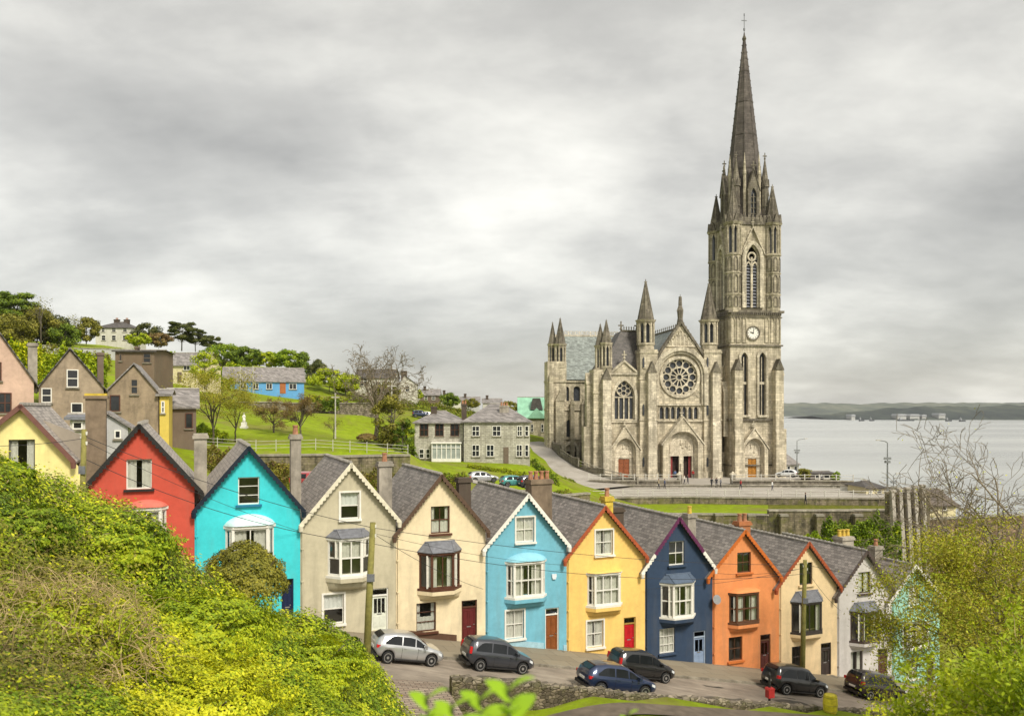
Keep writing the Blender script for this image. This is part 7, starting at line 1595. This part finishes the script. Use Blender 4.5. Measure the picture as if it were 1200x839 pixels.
for sx, lab in ((-1, 'pale stone gate pier left of the church steps'), (1, 'pale stone gate pier right of the church steps')):
    rt = empty('gate_pier', st0+Vector((sx*4.75, .3, 0)), 0, lab, 'gate pier', 'gate piers at the church steps'); m = MB(); m.box(-.4, .4, -.4, .4, -.4, 2.1); m.build('pier_shaft', M['granite'], rt); m = MB(); m.box(-.52, .52, -.52, .52, 2.103, 2.3); m.cone(0, 0, 2.3, 2.75, .55, .05, 4, math.pi/4); m.build('pier_cap', M['stone_pale'], rt)
# litter bins and signs by the wall
s = S(973, 10.6); b0 = Wp(s, 10.6, T(*Wp(s, 10.6).xy)); rt = empty('yellow_bin', b0, ANG, 'weathered yellow barrel bin on the grass strip', 'bin'); m = MB()
prof = [(.0, .31), (.15, .36), (.45, .40), (.75, .38), (1.0, .34)]
for (z0, r0_), (z1, r1_) in zip(prof[:-1], prof[1:]): m.cone(0, 0, z0, z1, r0_, r1_, 18, cap=False)
m.cone(0, 0, .98, 1.0, .34, .26, 18); m.cone(0, 0, .7, .99, .2, .26, 18); yb_ = m.build('barrel', m_plain('yellow_bin_paint', (.66, .56, .04), .6, .25, 5), rt, smooth=True)
m = MB()
for z in (.12, .46, .86): m.cone(0, 0, z, z+.05, .405 if .3 < z < .6 else .37, .405 if .3 < z < .6 else .37, 18)
m.build('hoop', m_plain('bin_hoop', (.48, .40, .05), .6, .3, 5), rt)
s = S(901, 9.1); b0 = Wp(s, 9.15, zst(s)); rt = empty('sign_post', b0, ANG, 'dark post with a red box left of the black crossover', 'post'); m = MB(); m.tube([(0, 0, -.3), (0, 0, 2.0)], .07, 8); m.cone(0, 0, 2.0, 2.15, .09, .02, 8); m.build('post', M['black'], rt); m = MB(); m.box(-.2, .2, -.2, .12, .75, 1.2); m.prism([(-.23, 1.2), (.23, 1.2), (.16, 1.3), (-.16, 1.3)], -.22, .14); m.build('red_box', paint((.40, .03, .03)), rt)
# cars far off
def far_car(px, py, Y, rz, kind, cpm, lab, grp='cars parked by the church and presbytery'):
    c = make_car(kind, cpm); c.location = P(px, py, Y); c.rotation_euler = (0, 0, rz); tag(c, lab, 'car', grp); return c
far_car(604, 570, 104, 0.3, 'hatch', CP['teal'], 'teal car parked below the presbytery lawn'); far_car(566, 565, 107, .3, 'hatch', CP['silver'], 'silver car leftmost in the row below the presbytery'); far_car(626, 572, 103, .3, 'suv', CP['grey'], 'grey car at the right end of the row below the presbytery')
far_car(922, 559, 152, 2.6, 'hatch', CP['white'], 'white car parked right of the cathedral tower'); far_car(493, 489, 190, .2, 'suv', CP['blue'], 'blue car on the road above the old stone house'); far_car(502, 489.5, 191, .2, 'hatch', CP['white'], 'white car beside the blue car above the old stone house')
far_car(361, 576, 62, 1.5, 'mpv', CP['red'], 'red car tucked behind the turquoise house chimney'); bpy.data.objects
# ------------------------------------------------------------------ people
sk = m_plain('skin', (.42, .25, .17), .6, .1, 3)
def person(lab, pos, rz, H, jacket, trousers, stride=.2, group='people walking before the cathedral'):
    k = H/1.75; rt = empty('person', pos, rz, lab, 'person', group)
    V = {'pel': (0, 0, .95), 'sp': (0, 0, 1.2), 'ch': (0, 0, 1.4), 'nk': (0, 0, 1.5), 'hd': (0, .01, 1.62), 'tp': (0, 0, 1.74), 'hl': (-.1, 0, .92), 'kl': (-.1, -stride*.5, .5), 'al': (-.1, -stride*.6, .07), 'tl': (-.1, -stride*.6-.14, .03), 'hr': (.1, 0, .92), 'kr': (.1, stride*.25, .5), 'ar': (.1, stride*.9, .1), 'tr': (.1, stride*.9-.13, .03), 'sl': (-.2, 0, 1.42), 'el': (-.27, stride*.3, 1.13), 'wl': (-.27, stride*.1, .88), 'gl': (-.27, stride*.05, .78), 'sr': (.2, 0, 1.42), 'er': (.27, -stride*.3, 1.13), 'wr': (.27, -stride*.6, .9), 'gr': (.27, -stride*.7, .8)}
    Rr = {'pel': .15, 'sp': .14, 'ch': .15, 'nk': .06, 'hd': .105, 'tp': .06, 'hl': .1, 'kl': .065, 'al': .045, 'tl': .035, 'hr': .1, 'kr': .065, 'ar': .045, 'tr': .035, 'sl': .07, 'el': .05, 'wl': .035, 'gl': .03, 'sr': .07, 'er': .05, 'wr': .035, 'gr': .03}
    E_ = [('pel', 'sp'), ('sp', 'ch'), ('ch', 'nk'), ('nk', 'hd'), ('hd', 'tp'), ('pel', 'hl'), ('hl', 'kl'), ('kl', 'al'), ('al', 'tl'), ('pel', 'hr'), ('hr', 'kr'), ('kr', 'ar'), ('ar', 'tr'), ('ch', 'sl'), ('sl', 'el'), ('el', 'wl'), ('wl', 'gl'), ('ch', 'sr'), ('sr', 'er'), ('er', 'wr'), ('wr', 'gr')]
    nm = list(V); me = bpy.data.meshes.new('body'); me.from_pydata([tuple(c*k for c in V[a]) for a in nm], [(nm.index(a), nm.index(b)) for a, b in E_], []); o = bpy.data.objects.new('body', me); col.objects.link(o); o.parent = rt
    md = o.modifiers.new('skin', 'SKIN'); lay = me.skin_vertices[0] if me.skin_vertices else None
    if lay is None:
        bm = bmesh.new(); bm.from_mesh(me); bm.verts.layers.skin.verify(); bm.to_mesh(me); bm.free(); lay = me.skin_vertices[0]
    for i, a in enumerate(nm): lay.data[i].radius = (Rr[a]*k, Rr[a]*k*.85); lay.data[i].use_root = a == 'pel'
    o.modifiers.new('sub', 'SUBSURF').render_levels = 1
    t = NT('clothed_body'); sp3 = t.n('ShaderNodeSeparateXYZ'); t.l(t.coord(), sp3.inputs[0]); c1 = t.ramp(t.math('DIVIDE', sp3.outputs[2], 1.75*k), [(0, (.03, .025, .02)), (.06, trousers), (.54, trousers), (.545, jacket), (.85, jacket), (.86, (.42, .25, .17))]); c1.node.color_ramp.interpolation = 'CONSTANT'; t.pbr(c1, .8); me.materials.append(t.m)
    m = MB(); rows = []
    for j in range(6):
        a = math.pi/2*j/5; rows.append([(math.cos(b)*.115*math.cos(a)*k, (math.sin(b)*.12*math.cos(a)+.015)*k, (1.63+.13*math.sin(a))*k) for b in [2*math.pi*q/10 for q in range(10)]])
    m.grid(rows, closed=True); m.build('hair', M['brown'], rt, smooth=True, fix=False); return rt
ped = [(806, 144.6, 'person in a dark jacket walking left of the church steps', 1.5, (.03, .03, .04), (.05, .05, .07)), (802, 144.2, 'person in a pale coat beside the dark jacket left of the steps', 1.2, (.55, .52, .46), (.04, .04, .05)), (834, 143.2, 'person in black standing left of two on the church steps', .3, (.015, .015, .018), (.02, .02, .025)), (839.5, 143.4, 'person in a charcoal coat right of the one in black on the steps', -.4, (.04, .04, .045), (.03, .03, .05)), (844.5, 142.6, 'person in grey right of the pair at the church steps', 1.0, (.16, .16, .17), (.03, .03, .04)), (963, 150, 'person in a white top near the dark kiosk', .8, (.6, .6, .58), (.05, .05, .08))]
for px, Y, lab, rz, j_, tr_ in ped: person(lab, Vector((*XY(px, Y), CZ-13.58 if Y > 143.8 else CZ-14.03)), rz, 1.72, j_, tr_)
for px, Y, lab, rz, j_, tr_ in [(772, 141, 'person in a beige coat on the road left of the church steps', 1.5, (.4, .33, .22), (.05, .05, .06)), (779, 141.4, 'person in a navy jacket beside the beige coat on the road', 1.4, (.04, .06, .14), (.04, .04, .05)), (868, 140, 'person in a red top on the road right of the church steps', -1.2, (.4, .05, .05), (.05, .05, .07)), (905, 138, 'person in white on the road before the terrace wall', 1.1, (.6, .6, .58), (.1, .1, .13))]: person(lab, Vector((*XY(px, Y), CZ-14.05)), rz, 1.72, j_, tr_)
person('person in dark clothes on the upper road by the railing', Vector((*XY(944, 118), CZ-14.03)), 1.4, 1.75, (.02, .02, .025), (.02, .02, .03))
person('person in a blue top in the church doorway', CO+Vector((-1.6, -2.2, .02)), 0, 1.7, (.08, .13, .25), (.03, .03, .04)); person('person in a red jacket in the church doorway', CO+Vector((1.9, -2.0, .02)), 2.5, 1.7, (.40, .03, .03), (.03, .03, .04))
m = MB()
# ------------------------------------------------------------------ trees
def onTp(px, Y): return onT(px, Y)
# trees in the park
r1, _ = tree('birch_tree', 'tall yellow-green young tree left on the lawn by the outhouse', onT(250, 92), 9.3, 3.4, 'willow', 7500, .17, 71, depth=4, trunkf=.25, r=.13, clump=.45, ntop=7)
tree('birch_tree', 'smaller yellow-green tree right of the tallest lawn tree', onT(276, 96), 6.4, 3.0, 'willow', 3600, .16, 72, depth=4, trunkf=.3, r=.1, clump=.35, ntop=5)
tree('cherry_tree', 'vase-shaped reddish small tree on the lawn, nearer the statue', onT(321, 106), 4.6, 2.8, 'rust', 4200, .16, 73, depth=4, trunkf=.28, r=.12, clump=.22, ntop=7, spread=.5, group='small reddish trees on the lawn')
tree('cherry_tree', 'vase-shaped reddish small tree on the lawn, taller of the two', onT(352, 104), 5.4, 3.0, 'rust', 5500, .16, 74, depth=4, trunkf=.28, r=.13, clump=.24, ntop=7, spread=.5, group='small reddish trees on the lawn')
tree('sapling', 'thin reddish sapling beside the mast on the lawn', onT(391, 101), 3.0, 1.0, 'rust', 400, .12, 75, depth=3, trunkf=.3, r=.05, clump=.2)
tree('bare_tree', 'leafless grey tree with rounded crown at the right of the lawn', onT(441, 98), 12.0, 7.6, 'rust', 900, .14, 76, depth=6, trunkf=.34, r=.26, bark='twig', clump=.3, ntop=9, spread=.8, split=(2, 3), rmin=.026)
blob_tree('yew_tree', 'dark olive evergreen beside the bare tree', onT(458, 94), 5.6, 4.2, 'olive', 5200, .26, 77, .1, nclump=34)
blob_tree('yew_tree', 'low dark evergreen clump right of the bare tree by the house', onT(472, 93), 3.6, 2.6, 'ivy', 2600, .24, 78, .08, nclump=22)
bush('bright green shrub at the corner of the lawn by the old stone house', 474, 516, 95, 2.0, 2.6, 'lime', 1800, .22, 79)
bush('brown scrubby bush on the lawn beside the bare tree', 430, 517, 95, 2.6, 1.0, 'rust', 1400, .2, 80)
# hilltop trees at the left
for i, (px, py, Y, H, Wd, lf, shp, lab) in enumerate([
 (-12, 408, 215, 14, 14, 'ivy', 'pine', 'dark spreading pine cut by the left edge on the hilltop'), (18, 404, 212, 13.0, 13, 'ivy', 'pine', 'tallest dark pine of the hilltop grove'), (42, 404, 210, 9.0, 11, 'olive', 'round', 'olive leafed tree in front of the hilltop pines'), (64, 405, 215, 7.0, 10, 'dark', 'round', 'dark rounded tree at the right end of the hilltop grove'), (8, 408, 198, 7.5, 12, 'olive', 'round', 'low olive tree at the foot of the hilltop pines'), (76, 405, 208, 5.0, 7, 'ivy', 'round', 'low green tree next to the grey hillside wall'),
 (101, 401, 232, 6.5, 7, 'olive', 'round', 'round olive tree left of the white villa'), (174, 403, 240, 5.5, 7.5, 'dark', 'round', 'dark round tree right of the white villa'), (163, 405, 225, 3.2, 6, 'lime', 'round', 'light green bush-like tree below the white villa'), (186, 406, 230, 3.5, 7, 'rust', 'round', 'brownish tree between villa and flat-topped pines'),
 (213, 409, 240, 7.8, 8, 'dark', 'pine', 'flat-topped dark pine, tallest beside the villa'), (229, 410, 245, 6.0, 7, 'dark', 'pine', 'flat-topped dark pine in the middle of its row'), (246, 412, 248, 4.4, 7, 'dark', 'pine', 'lowest flat-topped dark pine on the skyline'),
 (262, 428, 215, 5.0, 12, 'green', 'round', 'broad green tree behind the yellow house'), (285, 430, 212, 4.8, 10, 'ivy', 'round', 'dark green tree behind the left end of the blue building'), (312, 430, 216, 3.6, 10, 'lime', 'round', 'lime green tree behind the roof of the blue building'), (336, 431, 214, 4.2, 9, 'green', 'round', 'green tree behind the middle of the blue building roof'), (355, 438, 214, 5.2, 6, 'ivy', 'cone', 'dark pointed conifer at the right end of the blue building'), (372, 446, 212, 5.0, 7, 'dark', 'cone', 'dark pointed conifer second from the blue building'), (386, 456, 205, 4.6, 11, 'lime', 'round', 'bright green tree right of the blue building'), (405, 460, 208, 4.2, 8, 'lime', 'round', 'bright green tree next to the white house'), (240, 452, 140, 5.5, 5, 'lime', 'round', 'yellow-green tree right of the cream yellow house'),
 (452, 470, 190, 4.0, 7, 'olive', 'round', 'olive tree below the white gabled house'), (487, 468, 235, 2.8, 5, 'lime', 'round', 'small light tree right of the white gabled house'), (527, 476, 245, 3.6, 6, 'ivy', 'round', 'dark bush-like tree on the skyline above the presbytery'), (552, 478, 250, 2.6, 5, 'olive', 'round', 'small olive tree on the skyline by the cottages'), (595, 484, 255, 3.2, 9, 'olive', 'round', 'olive tree between cottages and the green roof'),
 (1003, 583, 137, 2.2, 1.5, 'ivy', 'round', 'small dark shrub left on the pale terrace wall'), (1009, 583, 137, 2.0, 2.2, 'dark', 'round', 'dark shrub right on the pale terrace wall'), (943, 560, 150, 1.6, 3.0, 'olive', 'round', 'low olive shrub left of the dark kiosk'), (980, 566, 148, 2.0, 1.6, 'green', 'round', 'small bright green shrub right of the dark kiosk')]):
    n = int(min(11000, 900+Wd*H*95)); blob_tree('pine_tree' if shp == 'pine' else 'conifer' if shp == 'cone' else 'leafy_tree' if H > 2.4 else 'shrub', lab, P(px, py, Y), H, Wd, lf, n, .34 if Y < 160 else .55, 100+i, .12 if shp == 'round' else .35 if shp == 'pine' else .08, shp, nclump=44 if shp != 'pine' else 34, cat='tree' if H > 2.4 else 'shrub')
tree('bare_tree', 'thin bare tree beside the hilltop grove', P(86, 404, 228), 9.0, 3.2, 'olive', 260, .4, 140, depth=5, trunkf=.35, r=.18, clump=.4, spread=.7)
tree('bare_tree', 'small bare tree among the hilltop pines', P(48, 400, 205), 11.5, 3.0, 'olive', 200, .4, 141, depth=4, trunkf=.45, r=.18, clump=.4, spread=.7)
hedge('dark hedge line along the hillside field below the villa', XY(150, 205), XY(260, 215), 4, 4.0, 'green', 3500, .6, 142, CZ+10.5, leaf2='lime')
hedge('green hedge behind the yellow house up to the blue building', XY(225, 195), XY(285, 195), 4, 5.0, 'lime', 2600, .6, 143, CZ+6.0, leaf2='green')
# ------------------------------------------------------------------ the willow and bare tree at the right
def willow(lab, base, H, W1, seed, nl, ls):
    rng = np.random.default_rng(seed); root = empty('willow_tree', base, 0, lab, 'tree'); m = MB(); tips = []
    fk = Vector((.2, 0, H*.34)); m.tube([(0, 0, -.8), (.05, .05, H*.16), fk], [.26, .22, .19], 9)
    for k in range(9):
        a = 2*math.pi*k/9+rng.uniform(-.3, .3); tl = rng.uniform(.35, 1.15); branch(m, fk+Vector((0, 0, -H*.03*k*.5)), Vector((math.cos(a)*tl*W1/H*2.0, math.sin(a)*tl*W1/H*1.4, 1)), H*.33, .11, 3, rng, tips, .3, (2, 3), .02, 4, .70, .75, rmin=.009)
    m.build('trunk', M['bark'], root, smooth=True, fix=False); tp = np.array([tuple(t_) for t_ in tips])
    for lf, n in (('willow', nl*3//4), ('lime', nl//4)):
        pp = tp[rng.integers(0, len(tp), n)]+rng.normal(0, .42, (n, 3))*np.array([1, 1, .7]); pp[:, 2] -= rng.exponential(.10, n); o = leaf_mesh('crown', pp, ls, LF[lf], rng, aspect=.4); o.parent = root
    return root
bw = Vector((*XY(1158, 40), 0)); bw.z = T(bw.x, bw.y)
wt_ = willow('broad yellow-green willow hiding the end of the terrace', bw, P(0, 592, 40).z-bw.z, 7.4, 151, 44000, .15)
bw2 = Vector((*XY(1235, 36), 0)); bw2.z = T(bw2.x, bw2.y)
willow('second yellow-green willow at the right edge', bw2, P(0, 620, 36).z-bw2.z, 6.5, 152, 20000, .15)
bb_ = Vector((*XY(1178, 47), 0)); bb_.z = T(bb_.x, bb_.y)
tree('bare_tree', 'tall leafless tree rising behind the willow against the water', bb_, P(0, 500, 47).z-bb_.z, 9.5, 'gold', 260, .12, 153, depth=6, trunkf=.42, r=.3, bark='twig', clump=.3, ntop=9, spread=.75, split=(2, 3), gn=.2, rmin=.015, lean=(-.6, 0))
def near_shrub(lab, px, py, Y, H, Wd, seed, n, ls, leaf='lime'):
    top = P(px, py, Y); rng = np.random.default_rng(seed); base = top-Vector((0, 0, H)); rt = empty('leafy_shrub', base, 0, lab, 'shrub'); m = MB(); tips = []
    for k in range(9): a = rng.uniform(0, 6.28); tl = rng.uniform(.1, .8); branch(m, Vector((math.cos(a)*.12, math.sin(a)*.12, -.4)), Vector((math.cos(a)*tl*Wd/H, math.sin(a)*tl*Wd/H, 1)), H*.55, .022, 2, rng, tips, .25, (2, 3), .0, 4, .62, .6, rmin=.004)
    m.build('stem', M['dry'], rt, fix=False); tp = np.array([tuple(t_) for t_ in tips]); pp = tp[rng.integers(0, len(tp), n)]+rng.normal(0, ls*1.1, (n, 3)); o = leaf_mesh('foliage', pp, ls, LF[leaf], rng, aspect=.42); o.parent = rt; return rt
near_shrub('bright lime shrub filling the bottom right corner', 1175, 700, 9.0, 2.3, 1.6, 161, 7500, .07)
near_shrub('lime leafed shrub below the willow at the right edge', 1225, 730, 8.0, 2.2, 1.6, 162, 6500, .068, 'green')
near_shrub('lower lime shrub left of the bottom right corner', 1120, 762, 9.5, 1.9, 1.5, 163, 5000, .07)
near_shrub('low yellow-green sprigs beside the dark lane at the lower right', 1070, 806, 10.5, 1.6, 1.3, 164, 4200, .055, 'gold')
# ivy on the chimney and little plants at the wall
